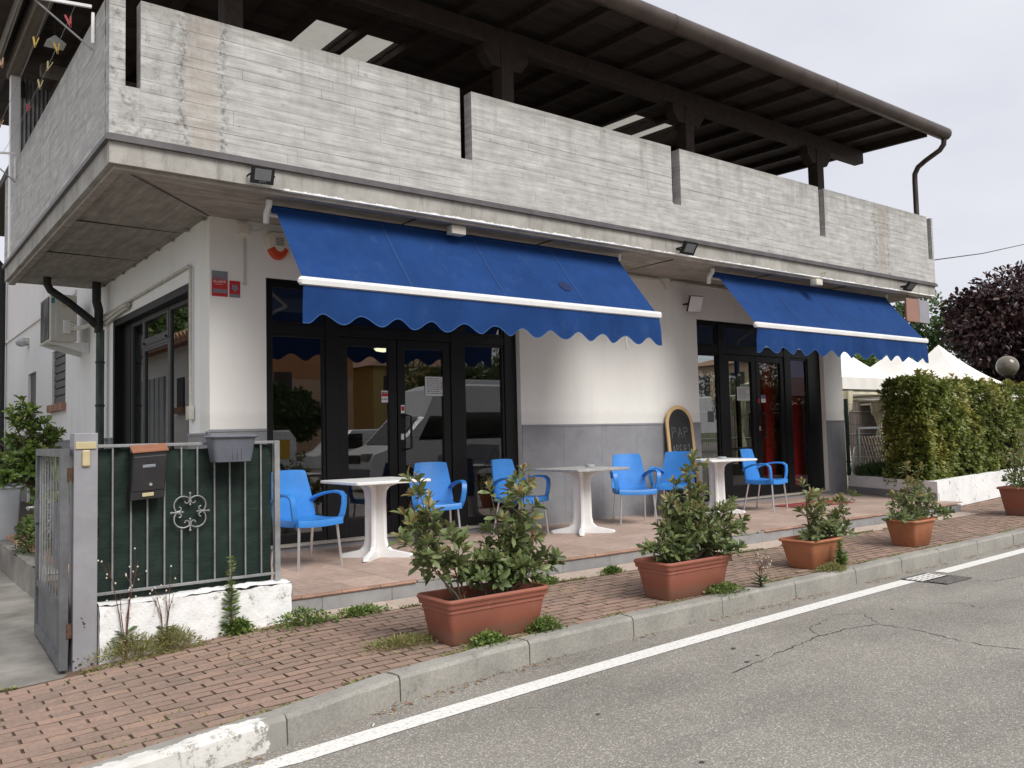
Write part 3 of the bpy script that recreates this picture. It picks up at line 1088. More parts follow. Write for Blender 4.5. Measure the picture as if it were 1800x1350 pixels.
ro = mb.build('paving_bricks', ['brick', 'joint'], pave, kind='stuff')
at = ro.data.attributes.new('tone', 'FLOAT', 'POINT')
at.data.foreach_set('value', tones)

# pale tile strip along the step
n_t = 0
x = 2.52
strip = MB().box(0, 0, -0.02, .396, .305, 0)
me_strip = MB().bbox(0.002, 0.002, -.02, .394, .300, 0.004, .003).mesh('strip_tile', 'tile_pale')
while x < 12.7:
    o = bpy.data.objects.new('strip_tile', me_strip)
    o.location = (x, 5.752 + random.uniform(-.002, .002), ZS + random.uniform(-.001, .002))
    link(o, pave)
    x += .398

# kerb stones
kx = [-2.2, -1.2, -0.2, 0.75, 1.62, 2.345, 3.34, 4.30, 5.28, 6.25, 7.2, 8.05, 8.85, 9.75, 10.7, 11.7, 12.7, 13.7, 14.7, 15.7, 16.7, 17.7, 18.7, 19.7]
for a, b in zip(kx, kx[1:]):
    a2, b2 = a + .004, b - .004
    pa, pb = Vector((a2, ykerb(a2), 0)), Vector((b2, ykerb(b2), 0))
    d = (pb - pa).normalized()
    n = Vector((-d.y, d.x, 0))
    za, zb = zpave(a2, pa.y) + .006, zpave(b2, pb.y) + .006
    m_ = MB()
    prof = [(0.0, -.05, 0), (0.006, 1.0, -.022), (0.020, 1.0, 0), (0.070, 1.0, 0.001), (0.125, 1.0, 0.001), (0.125, -.05, 0)]
    vs = []
    N = 7
    for i in range(N):
        t = i / (N - 1)
        p = pa.lerp(pb, t)
        zt = zpave(p.x, p.y) + .008
        for k, (o_, hz, dz) in enumerate(prof):
            z = -.05 if hz < 0 else zt + dz
            jx = random.uniform(-.003, .003) if k in (1, 2) else 0
            q = p + n * (o_ + jx)
            vs.append((q.x, q.y, z + (random.uniform(-.0025, .0025) if hz > 0 else 0)))
    np_ = len(prof)
    fs = [(i * np_ + j, (i + 1) * np_ + j, (i + 1) * np_ + j + 1, i * np_ + j + 1) for i in range(N - 1) for j in range(np_ - 1)]
    fs.append(tuple(range(np_)))
    fs.append(tuple((N - 1) * np_ + j for j in range(np_))[::-1])
    m_.add(vs, fs)
    ks = m_.build('kerb_stone', 'kerb', pave)
    if b < 1.7:
        ks['label'] = 'kerb stone daubed with flaking white paint'
        ks.data.materials.clear()
        ks.data.materials.append(MAT['kerb_painted'])

# driveway beside the house
dv = MB()
dv.add([(-3, 5.6, .02), (1.33, 5.6, .024), (1.33, 8.6, .03), (1.34, 8.61, .03), (1.34, 40, .05), (-3, 40, .05)], [(0, 1, 2, 3, 4, 5)])
dv.build('driveway', 'driveway', kind='structure')

# terrace slab with floor tiles, nosing and risers
tp = [(1.32, 6.068), (12.94, 6.068), (13.05, 6.40), (13.92, 8.40), (13.92, 8.47), (1.32, 8.47)]
tm = MB().add([(x, y, z) for z in (-.01, ZT - .016) for x, y in tp], [(6, 7, 8, 9, 10, 11)] + [(j, (j + 1) % 6, 6 + (j + 1) % 6, 6 + j) for j in range(6)])
terr = tm.build('terrace', 'joint', kind='structure')
TS = 0.402
me_tile = MB().bbox(.0025, .0025, -.014, TS - .0025, TS - .0025, 0, .0025).mesh('floor_tile', 'tile')
tx = 2.30
while tx < 13.75:
    for j in range(6):
        ty = 6.095 + j * TS
        xmax = 13.0 + (ty + .2 - 6.39) * .47
        if tx + TS > xmax + .45 or ty + TS > 8.51:
            continue
        o = bpy.data.objects.new('floor_tile', me_tile)
        o.location = (tx, ty, ZT + random.uniform(-.0008, .0008))
        link(o, terr)
    tx += TS
nx0 = 2.30
i = 0
me_nose = None
while nx0 < 12.7:
    L = 0.33
    gap = (3.66 < nx0 + .17 < 4.05) or (7.65 < nx0 + .17 < 8.35)
    if not gap:
        if me_nose is None:
            m_ = MB()
            pr_ = [(6.093, ZT - .001), (6.060, ZT + .001), (6.046, ZT - .004), (6.040, ZT - .013), (6.045, ZT - .023), (6.058, ZT - .026), (6.093, ZT - .026)]
            vs = [(x, y, z) for x in (.002, L - .002) for y, z in pr_]
            k = len(pr_)
            m_.add(vs, [(j, (j + 1) % k, k + (j + 1) % k, k + j)[::-1] for j in range(k)], True)
            m_.add(vs, [tuple(range(k))[::-1], tuple(range(k, 2 * k))])
            me_nose = m_.mesh('step_nosing', 'nosing')
        o = bpy.data.objects.new('step_nosing', me_nose)
        o.location = (nx0, random.uniform(-.003, .003), random.uniform(-.002, .002))
        link(o, terr)
    else:
        rub = MB()
        for _ in range(14):
            x_ = nx0 + random.uniform(.01, .30)
            s_ = random.uniform(.008, .024)
            rub.obox((x_, 6.078 + random.uniform(-.012, .01), ZT - .022 + s_ * .3), (s_ * 1.6, random.uniform(-.01, .01), 0), (random.uniform(-.01, .01), s_ * .7, 0), (0, 0, s_ * .35))
        rub.build('broken_mortar', 'kerb', terr)
    nx0 += L
rx = 2.20
me_ris = MB().bbox(.0015, 0, 0, .598, .012, ZT - .027 - ZS + .012, .0015).mesh('riser_tile', 'riser')
while rx < 12.4:
    o = bpy.data.objects.new('riser_tile', me_ris)
    o.location = (rx, 6.056, ZS - .012)
    link(o, terr)
    rx += .60

# ================================================================== THE BUILDING
bld = empty('building', (XL, W_, 0), 'white rendered bar building with board-marked concrete balcony and dark timber roof', 'building')
ZSOF = 3.685


def shell(name, boxes, mat, parent=bld):
    m_ = MB()
    for b in boxes:
        m_.box(*b)
    return m_.build(name, mat, parent)


# front wall (openings left free) and the plinth under the glazing
shell('front_wall', [(XL, W_, 0, 3.331, W_ + .3, ZSOF + .1), (3.331, W_, 3.117, 6.658, W_ + .3, ZSOF + .1), (6.658, W_, 0, 10.088, W_ + .3, ZSOF + .1),
                     (10.088, W_, 3.117, 13.43, W_ + .3, ZSOF + .1), (13.43, W_, 0, XR, W_ + .3, ZSOF + .1)], 'cream')
shell('side_wall', [(XL + .001, W_ + .3, 0, XL + .3, 9.156, ZSOF + .1), (XL + .001, 9.156, 3.117, XL + .3, 12.543, ZSOF + .1), (XL + .001, 12.543, 0, XL + .3, 15.90, 5.9),
                    (XL + .001, 15.90, 3.11, XL + .3, 17.15, 5.9), (XL + .001, 15.90, 0, XL + .3, 17.15, 2.15), (XL + .001, 17.15, 0, XL + .3, 18.9, 5.9),
                    (XL + .001, 18.9, 2.9, XL + .3, 19.9, 5.9), (XL + .001, 19.9, 0, XL + .3, 23.4, 5.9)], 'render')
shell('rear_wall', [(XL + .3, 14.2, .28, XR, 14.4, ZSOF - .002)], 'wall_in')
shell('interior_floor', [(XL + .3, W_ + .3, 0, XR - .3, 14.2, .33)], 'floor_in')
# right flank with a large glazed opening
shell('flank_wall', [(XR - .3, W_ + .301, 0, XR - .001, 9.3, ZSOF + .1), (XR - .3, 9.3, 3.0, XR - .001, 13.4, ZSOF + .1), (XR - .3, 9.3, 0, XR - .001, 13.4, .75), (XR - .3, 13.4, 0, XR - .001, 14.2, ZSOF + .1)], 'render')
# plinth and granite thresholds under the two glazed fronts
for (a, b) in ((3.331, 6.658), (10.088, 13.43)):
    shell('plinth', [(a, W_ + .004, 0, b, W_ + .28, .318)], 'stoneware')
    m_ = MB().bbox(a - .01 + .012, W_ - .02, .3185, b - .002, W_ + .27, .343, .003)
    m_.build('threshold', 'granite', bld)


# wainscot tiles and their cap
def wainscot(x0, x1, n):
    w1 = (x1 - x0) / n
    for i in range(n):
        m_ = MB().bbox(x0 + i * w1 + .001, W_ - .012, ZT - .01, x0 + (i + 1) * w1 - .001, W_ + .002, 1.520, .001)
        m_.build('wainscot_tile', 'stoneware', bld)
    MB().bbox(x0, W_ - .020, 1.5205, x1, W_ + .002, 1.550, .006).build('wainscot_cap', 'stoneware', bld)


wainscot(XL - .011, 3.329, 1)
wainscot(6.660, 10.086, 5)
wainscot(13.432, XR, 1)
for y0, y1, n in ((W_ - .010, 9.154, 1), (12.545, 15.9, 4), (15.9, 18.88, 4), (19.92, 23.4, 5)):
    w1 = (y1 - y0) / n
    for i in range(n):
        MB().bbox(XL - .012, y0 + i * w1 + .001, 0, XL + .003, y0 + (i + 1) * w1 - .001, 1.490, .001).build('wainscot_tile', 'stoneware', bld)
    MB().bbox(XL - .020, y0, 1.4905, XL + .003, y1, 1.519, .005).build('wainscot_cap', 'stoneware', bld)


def frame_xz(m_, x0, x1, z0, z1, y, l, r, b, t, dep):
    """four butted members in the plane y"""
    m_.bbox(x0, y, z0, x0 + l, y + dep, z1, .004)
    m_.bbox(x1 - r, y, z0, x1, y + dep, z1, .004)
    m_.bbox(x0 + l, y + .001, z0, x1 - r, y + dep - .001, z0 + b, .004)
    m_.bbox(x0 + l, y + .001, z1 - t, x1 - r, y + dep - .001, z1, .004)


def lite(name, x0, x1, z0, z1, y, l=.05, r=.05, b=.06, t=.06, dep=.06, frame='black_alu', glass='glass'):
    m_ = MB()
    frame_xz(m_, x0, x1, z0, z1, y, l, r, b, t, dep)
    o = m_.build(name, frame, bld)
    p = MB().box(x0 + l - .008, y + dep * .45, z0 + b - .008, x1 - r + .008, y + dep * .45 + .012, z1 - t + .008)
    p.build('pane', glass, o)
    return o


def pull_handle(parent, x, z0, z1, y, side=1):
    m_ = MB()
    a = .085 * side
    m_.tube([(x, y + .005, z0), (x + a * .3, y - .05, z0), (x + a, y - .055, z0 + .012), (x + a, y - .055, z1 - .012), (x + a * .3, y - .05, z1), (x, y + .005, z1)], .014, 8)
    m_.build('handle', 'black_alu', parent)


YF = W_ + .09


def shopfront(xs, doors, tz0, tz1, z0=.343, z1=3.117, yf=YF):
    """xs: (left jamb, [cells], right jamb)"""
    for x0, x1 in xs['posts']:
        MB().bbox(x0, yf - .015, z0, x1, yf + .075, z1, .005).build('mullion', 'black_alu', bld)
    for x0, x1 in xs['cells']:
        lite('window', x0, x1, z0, tz0, yf, .035, .035, .10, .035)
        lite('fanlight', x0, x1, tz1, z1, yf, .035, .035, .035, .075)
        MB().bbox(x0, yf - .010, tz0 + .0005, x1, yf + .07, tz1 - .0005, .005).build('transom', 'black_alu', bld)
    x0, x1, xm = doors
    for k, (a, b) in enumerate(((x0, xm - .003), (xm + .003, x1))):
        d = lite('door_leaf', a + .004, b - .004, z0 + .006, tz0 - .004, yf, .10, .10, .20, .10)
        if k == 1:
            pull_handle(d, a + .06, 1.29, 1.68, yf)
            m2 = MB().bbox(a + .035, yf - .008, 1.40, a + .075, yf + .001, 1.47, .003)
            m2.build('lock_plate', 'alu', d)
        elif doors[2] > 8:
            m2 = MB().tube([(b - .06, yf + .065, 1.30), (b - .06, yf + .11, 1.30), (b - .06, yf + .11, 1.68), (b - .06, yf + .065, 1.68)], .013, 8)
            m2.build('handle', 'black_alu', d)
            m3 = MB().bbox(a + .105, yf + .012, 1.10, b - .105, yf + .05, 1.14, .004)
            m3.build('push_rail', 'black_alu', d)
    MB().bbox(x0, yf - .010, tz0 + .0005, x1, yf + .07, tz1 - .0005, .005).build('transom', 'black_alu', bld)
    lite('fanlight', x0, x1, tz1, z1, yf, .035, .035, .035, .075)


shopfront({'posts': [(3.333, 3.40), (4.03, 4.19), (5.66, 5.84), (6.47, 6.656)], 'cells': [(3.401, 4.029), (5.841, 6.469)]}, (4.191, 5.659, 4.92), 2.56, 2.66)
shopfront({'posts': [(10.09, 10.13), (10.68, 10.83), (12.39, 12.55), (13.06, 13.428)], 'cells': [(10.131, 10.679), (12.551, 13.059)]}, (10.831, 12.389, 11.615), 2.62, 2.74)
# reveals
for a, b in ((3.331, 6.658), (10.088, 13.43)):
    MB().box(a, W_ + .002, 3.105, b, W_ + .088, 3.1165).build('reveal', 'black_alu', bld)

# side window on the left flank: dark jambs, three lights, a small hopper at the top of the middle one
xf = XL + .12


def lite_y(name, y0, y1, z0, z1, x=xf, f=.05, b=.05, t=.05, dep=.05, glass='glass_side', mat='grey_alu'):
    m_ = MB()
    m_.bbox(x, y0, z0, x + dep, y0 + f, z1, .004)
    m_.bbox(x, y1 - f, z0, x + dep, y1, z1, .004)
    m_.bbox(x + .001, y0 + f, z0, x + dep - .001, y1 - f, z0 + b, .004)
    m_.bbox(x + .001, y0 + f, z1 - t, x + dep - .001, y1 - f, z1, .004)
    o = m_.build(name, mat, bld)
    MB().box(x + dep * .45, y0 + f - .006, z0 + b - .006, x + dep * .45 + .01, y1 - f + .006, z1 - t + .006).build('pane', glass, o)
    return o


m_ = MB()
m_.box(XL + .003, 12.46, .1, XL + .2, 12.543, 3.116)
m_.box(XL + .003, 9.158, .1, XL + .2, 9.20, 3.116)
m_.box(XL + .003, 9.2005, 3.03, XL + .2, 12.4595, 3.116)
m_.build('window_surround', 'black_alu', bld)
MB().bbox(xf - .01, 12.05, .11, xf + .06, 12.459, 3.029, .004).build('blind_panel', 'black_alu', bld)
lite_y('window', 11.43, 12.049, .11, 3.029)
lite_y('window', 10.31, 11.429, .11, 2.62, t=.03)
hop = lite_y('hopper_window', 10.31, 11.429, 2.66, 3.029, x=xf - .008, f=.07, b=.09, t=.06)
MB().bbox(xf - .002, 10.311, 2.621, xf + .045, 11.428, 2.659, .003).build('transom', 'grey_alu', bld)
for yy in (10.38, 11.35):
    MB().bbox(xf - .03, yy - .02, 2.675, xf - .009, yy + .02, 2.70, .004).build('latch', 'rubber', hop)
lite_y('window', 9.201, 10.309, .11, 3.029)

# small shuttered window and rear door on the left flank
m_ = MB()
m_.box(XL + .06, 15.905, 2.155, XL + .1, 17.145, 3.105)
for k in range(7):
    m_.obox((XL + .05, 16.525, 2.22 + k * .135), (.018, 0, -.012), (0, .60, 0), (.004, 0, .055))
m_.build('louvred_shutter', 'grey_alu', bld)
for k in range(6):
    MB().bbox(XL - .07, 15.82 + k * .24 + .003, 2.02, XL + .14, 15.82 + (k + 1) * .24 - .003, 2.149, .006).build('sill_brick', 'brick_sill', bld)
MB().bbox(XL + .05, 18.905, .03, XL + .11, 19.895, 2.895, .01).build('rear_door', 'grey_alu', bld)
MB().bbox(XL - .03, 15.0, 3.86, XL + .0005, 23.4, 3.93, .006).build('string_course', 'cream', bld)

# balcony: slab edge, soffit, drip trim, parapet panels
YB1 = 13.42
XB0, XB1 = 1.555, 15.09
m_ = MB()
m_.add([(XB0 + .12, B_ + .12, ZSOF + .012), (XL, W_, ZSOF), (XL, YB1, ZSOF), (XB0 + .12, YB1, ZSOF + .012)], [(0, 1, 2, 3)])
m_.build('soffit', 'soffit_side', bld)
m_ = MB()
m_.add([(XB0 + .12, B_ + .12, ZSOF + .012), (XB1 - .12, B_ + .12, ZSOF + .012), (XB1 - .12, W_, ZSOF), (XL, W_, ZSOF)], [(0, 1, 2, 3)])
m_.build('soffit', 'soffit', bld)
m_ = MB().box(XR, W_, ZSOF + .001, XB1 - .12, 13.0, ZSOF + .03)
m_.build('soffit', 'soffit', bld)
# downstand lip along the edge
m_ = MB()
m_.box(XB0 + .05, B_ + .05, ZSOF - .030, XB1 - .05, B_ + .125, ZSOF + .10)
m_.box(XB0 + .051, B_ + .1255, ZSOF - .030, XB0 + .125, YB1, ZSOF + .10)
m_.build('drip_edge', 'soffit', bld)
m_ = MB()
m_.box(XB0 + .005, B_ + .005, ZSOF + .005, XB1 - .005, B_ + .1, 3.885)
m_.box(XB0 + .006, B_ + .1005, ZSOF + .005, XB0 + .1, YB1, 3.885)
m_.box(XB1 - .1, B_ + .1005, ZSOF + .005, XB1 - .006, 13.0, 3.885)
m_.box(XB0 + .1005, YB1 - .1, ZSOF + .005, XL, YB1, 3.885)
m_.build('fascia', 'fascia', bld)
m_ = MB()
m_.box(XB0 + .1, B_ + .1, 3.80, XB1 - .1, W_ + 5.0, 3.90)
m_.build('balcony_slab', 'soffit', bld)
# dark drip profile: two little steps
m_ = MB()
for (o_, za, zb) in ((-.030, 3.868, 3.908), (-.014, 3.9085, 3.928)):
    m_.box(XB0 + o_, B_ + o_, za, XB1 - o_, B_ + .02, zb)
    m_.box(XB0 + o_, B_ + .0205, za, XB0 + .02, YB1, zb)
m_.build('drip_trim', 'dark_trim', bld)
# soffit joints and fixings
for xx in (4.55, 6.4, 8.5, 10.6, 12.6):
    MB().box(xx, B_ + .13, ZSOF - .002, xx + .009, W_ - .01, ZSOF + .02).build('soffit_joint', 'crack', bld)
for yy in (9.35, 11.05):
    MB().box(XB0 + .13, yy, ZSOF - .002, XL - .01, yy + .009, ZSOF + .02).build('soffit_joint', 'crack', bld)
MB().add([(XB0 + .126, B_ + .114, ZSOF - .002), (XB0 + .114, B_ + .126, ZSOF - .002), (XL - .006, W_ + .006, ZSOF - .003), (XL + .006, W_ - .006, ZSOF - .003)], [(0, 1, 2, 3)]).build('hip_joint', 'crack', bld)
for k in range(9):
    MB().box(XL - .05, 8.55 + k * .55, ZSOF - .03, XL - .012, 8.59 + k * .55, ZSOF - .001).build('fixing_block', 'kerb', bld)


def board_panel(x0, x1, z0, z1, axis='x', pl=B_, th=.13, name='parapet_panel', cuts=()):
    """concrete panel cast against boards: every board print stands proud by its own amount"""
    m_ = MB()
    n = 11
    hh = (z1 - z0) / n

    def bx(a, b, c, d, f, bk):
        if axis == 'x':
            m_.box(a, pl - f, c, b, pl + bk, d)
        else:
            m_.box(pl - f, a, c, pl + bk, b, d)
    bx(x0 + .001, x1 - .001, z0, z1 - .001, -.004, th)
    zc = z0
    for r_ in range(n):
        h1 = hh * random.uniform(.78, 1.22)
        gp_ = random.choice((.0004, .0008, .0014, .0022, .003))
        zn = z1 if r_ == n - 1 else min(z1, zc + h1)
        a = x0
        while a < x1 - .01:
            b = min(x1, a + random.choice((.8, 1.2, 1.6, 2.2)) * random.uniform(.8, 1.1))
            if x1 - b < .4:
                b = x1
            bx(a + (.0012 if a > x0 else 0), b - (.0012 if b < x1 else 0), zc + gp_, zn - gp_ * .5, random.uniform(-.001, .005), -.0039)
            a = b
        zc = zn
    return m_.build(name, 'concrete', bld)


ZP0, ZP1 = 3.929, 5.093
cuts = [(1.677, 1.795), (4.975, 5.12), (8.252, 8.415), (11.556, 11.707), (14.889, 15.03)]
xa = XB0
for (c0, c1) in cuts:
    board_panel(xa, c0, ZP0, ZP1)
    m_ = MB().box(c0 + .0005, B_ - .003, ZP0, c1 - .0005, B_ + .13, 4.343)
    m_.build('parapet_sill', 'concrete', bld)
    xa = c1
board_panel(xa, XB1, ZP0, ZP1)
ya = B_ + .132
for yb in (9.92, 12.0, YB1):
    board_panel(ya, yb - .012, ZP0, ZP1, 'y', XB0, .13)
    ya = yb
board_panel(B_ + .132, 12.9, ZP0, ZP1, 'y', XB1 - .13, .13)

# roof over the balcony
YG, ZG = 6.87, 6.47


def zroof(y):
    return 6.40 + .035 * (y - 6.9)


roof = empty('roof', (8, 8.2, 6.4), parent=bld)
RX0, RX1, RY1 = 1.20, 14.48, 16.2
pw = .135
sky_x = [(4.31, 4.88), (4.99, 5.56), (9.77, 10.34), (10.45, 11.02)]
y = YG + .05
while y < RY1:
    z = zroof(y) + .10
    segs = [(RX0, RX1)]
    if 9.42 < y < 10.35:
        segs, a = [], RX0
        for s0, s1 in sky_x:
            segs.append((a, s0))
            a = s1
        segs.append((a, RX1))
    for a, b in segs:
        m_ = MB().box(a, y, z, b, y + pw - .004, z + .022)
        m_.build('plank', 'plank', roof)
    y += pw
for s0, s1 in sky_x:
    MB().obox(((s0 + s1) / 2, 9.93, zroof(9.93) + .185), ((s1 - s0) / 2 + .03, 0, 0), (0, .56, .56 * .035), (0, 0, .004)).build('translucent_sheet', 'skylight', roof)
# opaque covering above the planks, open over the translucent sheets


def slab(x0, x1, y0, y1, lo=.124, th=.05):
    m_.obox(((x0 + x1) / 2, (y0 + y1) / 2, (zroof(y0) + zroof(y1)) / 2 + lo + th / 2), ((x1 - x0) / 2, 0, 0), (0, (y1 - y0) / 2, (zroof(y1) - zroof(y0)) / 2), (0, 0, th / 2))


m_ = MB()
slab(RX0 - .05, RX1 + .03, YG + .06, 9.379)
slab(RX0 - .05, RX1 + .03, 10.481, RY1 + .1)
a = RX0 - .05
for s0, s1 in sky_x + [(RX1 + .03, 0)]:
    slab(a, s0, 9.38, 10.48)
    a = s1
m_.build('covering', 'wood', roof)
xr = 7.665 - 9 * .682
while xr < RX1 - .05:
    z0, z1 = zroof(YG + .1), zroof(RY1)
    m_ = MB()
    m_.obox((xr, (YG + .1 + RY1) / 2, (z0 + z1) / 2 + .047), (.045, 0, 0), (0, (RY1 - YG - .1) / 2, (z1 - z0) / 2), (0, 0, .050))
    m_.build('rafter', 'wood', roof)
    xr += .682
MB().obox((RX1 - .03, (YG + .1 + RY1) / 2, (zroof(YG) + zroof(RY1)) / 2 + .04), (.03, 0, 0), (0, (RY1 - YG - .1) / 2, (zroof(RY1) - zroof(YG)) / 2), (0, 0, .075)).build('verge_board', 'wood', roof)
# main beam with chamfered end, posts with corbels
m_ = MB()
m_.bbox(RX0 + .35, 8.10, 6.19, 14.40, 8.28, 6.425, .012)
m_.build('beam', 'wood', roof)
for xp in (2.87, 6.27, 9.64, 13.0):
    p = MB().bbox(xp - .095, 8.095, 3.90, xp + .095, 8.285, 6.1895, .010).build('post', 'wood', roof)
    for sg in (-1, 1):
        pr_ = [(sg * .096, 6.189), (sg * .34, 6.189), (sg * .34, 6.08), (sg * .22, 5.93), (sg * .096, 5.93)]
        vs = [(xp + a, yy, b) for yy in (8.11, 8.27) for a, b in pr_]
        fs = [(i, (i + 1) % 5, 5 + (i + 1) % 5, 5 + i) for i in range(5)] + [(4, 3, 2, 1, 0), (5, 6, 7, 8, 9)]
        MB().add(vs, fs).build('corbel', 'wood', p)
# left edge beam and pale post
MB().bbox(1.50, 7.0, 6.385, 1.66, 13.0, 6.60, .01).build('beam', 'old_wood', roof)
MB().bbox(1.36, 6.98, 6.46, 1.40, 13.1, 6.66, .006).build('verge_board', 'old_wood', roof)
MB().bbox(1.53, 12.80, 3.9, 1.65, 12.92, 6.384, .008).build('post', 'white_alu', roof)
MB().bbox(1.80, 12.2, 6.25, 3.6, 12.34, 6.40, .01).build('beam', 'old_wood', roof)
# gutter
m_ = MB()
n = 14
vs = []
for xx in (RX0 - .05, 14.93):
    for j in range(n):
        t = 2 * PI * j / n
        vs.append((xx, YG + .110 * math.cos(t), ZG + .110 * math.sin(t)))
m_.add(vs, [(j, (j + 1) % n, n + (j + 1) % n, n + j) for j in range(n)], True)
m_.add(vs, [tuple(range(n))[::-1], tuple(range(n, 2 * n))])
gut = m_.build('gutter', 'copper', roof)
for xx in (4.2, 7.9, 11.4):
    MB().tube([(xx, YG, ZG), (xx + .03, YG, ZG)], .114, 14).build('gutter_joint', 'copper', gut)
m_ = MB().tube([(14.86, YG, ZG - .10), (14.86, YG + .01, ZG - .19), (14.86, YG + .08, ZG - .27), (14.89, YG + .36, ZG - .38), (14.91, YG + .50, ZG - .45), (14.92, YG + .57, ZG - .56), (14.92, YG + .575, ZG - .70), (14.92, YG + .575, 3.95)], .045, 12)
m_.build('downpipe', 'copper', roof)
# corrugated sheet screen and upper room at the back of the balcony
m_ = MB()
nseg = 60
for k in range(nseg):
    x0, x1 = 1.70 + k * .026, 1.70 + (k + 1) * .026
    y0, y1 = 13.36 + .012 * math.cos(k * PI), 13.36 + .012 * math.cos((k + 1) * PI)
    t0, t1 = 6.62 - .42 * (x0 - 1.7), 6.62 - .42 * (x1 - 1.7)
    m_.add([(x0, y0, 3.9), (x1, y1, 3.9), (x1, y1, t1), (x0, y0, t0)], [(0, 1, 2, 3)])
m_.build('corrugated_screen', 'galv', bld)
MB().bbox(1.68, 13.30, 6.30, 1.76, 13.42, 6.52, .004).build('screen_post', 'wood', bld)
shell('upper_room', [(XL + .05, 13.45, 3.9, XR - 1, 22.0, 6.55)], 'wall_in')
MB().box(XL - .6, 16.4, 6.56, XR, 23.8, 6.72).build('rear_eave', 'wood', bld)
# dark downpipe at the rear corner
MB().tube([(XL - .10, 23.2, .1), (XL - .10, 23.2, 5.7), (XL - .35, 23.1, 5.95), (XL - .5, 23.1, 6.4)], .075, 8).build('downpipe', 'pipe_dark', bld)
# drain pipes of the balcony
p1 = MB().tube([(1.98, 12.78, 3.70), (1.98, 12.78, 3.60), (2.02, 12.78, 3.52), (2.25, 12.8, 3.37), (2.52, 12.82, 3.16), (2.60, 12.83, 3.08)], .052, 10)
p1.tube([(2.60, 12.83, 3.70), (2.60, 12.83, 3.42), (2.63, 12.83, 3.30), (2.63, 12.83, 2.98)], .060, 10)
p1.build('drain_pipe', 'pipe_dark', bld)
p2 = MB().tube([(2.65, 12.83, 3.02), (2.65, 12.83, .03)], .056, 10)
dp = p2.build('downpipe', 'pipe_green', bld)
for zz in (2.55, 1.95):
    MB().tube([(2.65, 12.83, zz), (2.65, 12.83, zz + .03)], .064, 10).build('pipe_clamp', 'pipe_dark', dp)

# conduits
c_ = MB().tube([(XL - .03, 13.6, 3.24), (XL - .03, 11.6, 3.25), (XL - .03, 9.06, 3.275), (XL - .03, 9.0, 3.24), (XL - .03, 9.0, 1.74)], .017, 6)
c_.tube([(XL - .04, 12.9, 3.10), (XL - .04, 11.9, 3.16), (XL - .04, 11.55, 3.17)], .022, 6)
c_.tube([(XL - .05, 12.9, 3.16), (XL - .05, 11.75, 3.21), (XL - .05, 11.5, 3.20)], .030, 6)
c_.bbox(XL - .06, 8.95, 1.66, XL - .005, 9.07, 1.80, .006)
c_.build('conduit', 'cable', bld)
c_ = MB().tube([(7.8, W_ - .03, 3.645), (9.30, W_ - .03, 3.645)], .020, 6)
c_.tube([(9.52, W_ - .03, 3.645), (13.3, W_ - .03, 3.60)], .020, 6)
c_.tube([(9.30, W_ - .03, 3.64), (9.36, W_ - .03, 3.56), (9.40, W_ - .03, 3.52)], .014, 6)
c_.build('conduit', 'cable', bld)
MB().bbox(3.04, W_ - .05, 3.535, 3.145, W_ - .002, 3.65, .008).build('junction_box', 'siren', bld)
m_ = MB().bbox(3.095, W_ - .016, 3.06, 3.115, W_ - .002, 3.50, .004)
m_.tube([(3.105, W_ - .012, 3.035), (3.105, W_ - .001, 3.035)], .022, 10)
m_.tube([(3.145, W_ - .02, 3.60), (3.20, W_ - .025, 3.585), (3.27, W_ - .03, 3.61), (3.33, W_ - .04, 3.66)], .005, 5)
m_.build('cable_cover', 'cable', bld)
for (xx, yy, s_) in ((5.01, 7.42, 1.0), (11.40, 7.25, .9)):
    m_ = MB().bbox(xx - .09 * s_, yy - .05, ZSOF - .125, xx + .09 * s_, yy + .06, ZSOF - .033, .008)
    for q in range(3):
        m_.tube([(xx - .02 + q * .03, yy - .03, ZSOF - .035), (xx + q * .03, yy - .10, ZSOF + .02), (xx + .03 + q * .02, yy - .12, ZSOF + .06), (xx + .05 + q * .02, yy - .02, ZSOF + .05)], .004, 5)
    m_.build('junction_box', 'siren', bld)

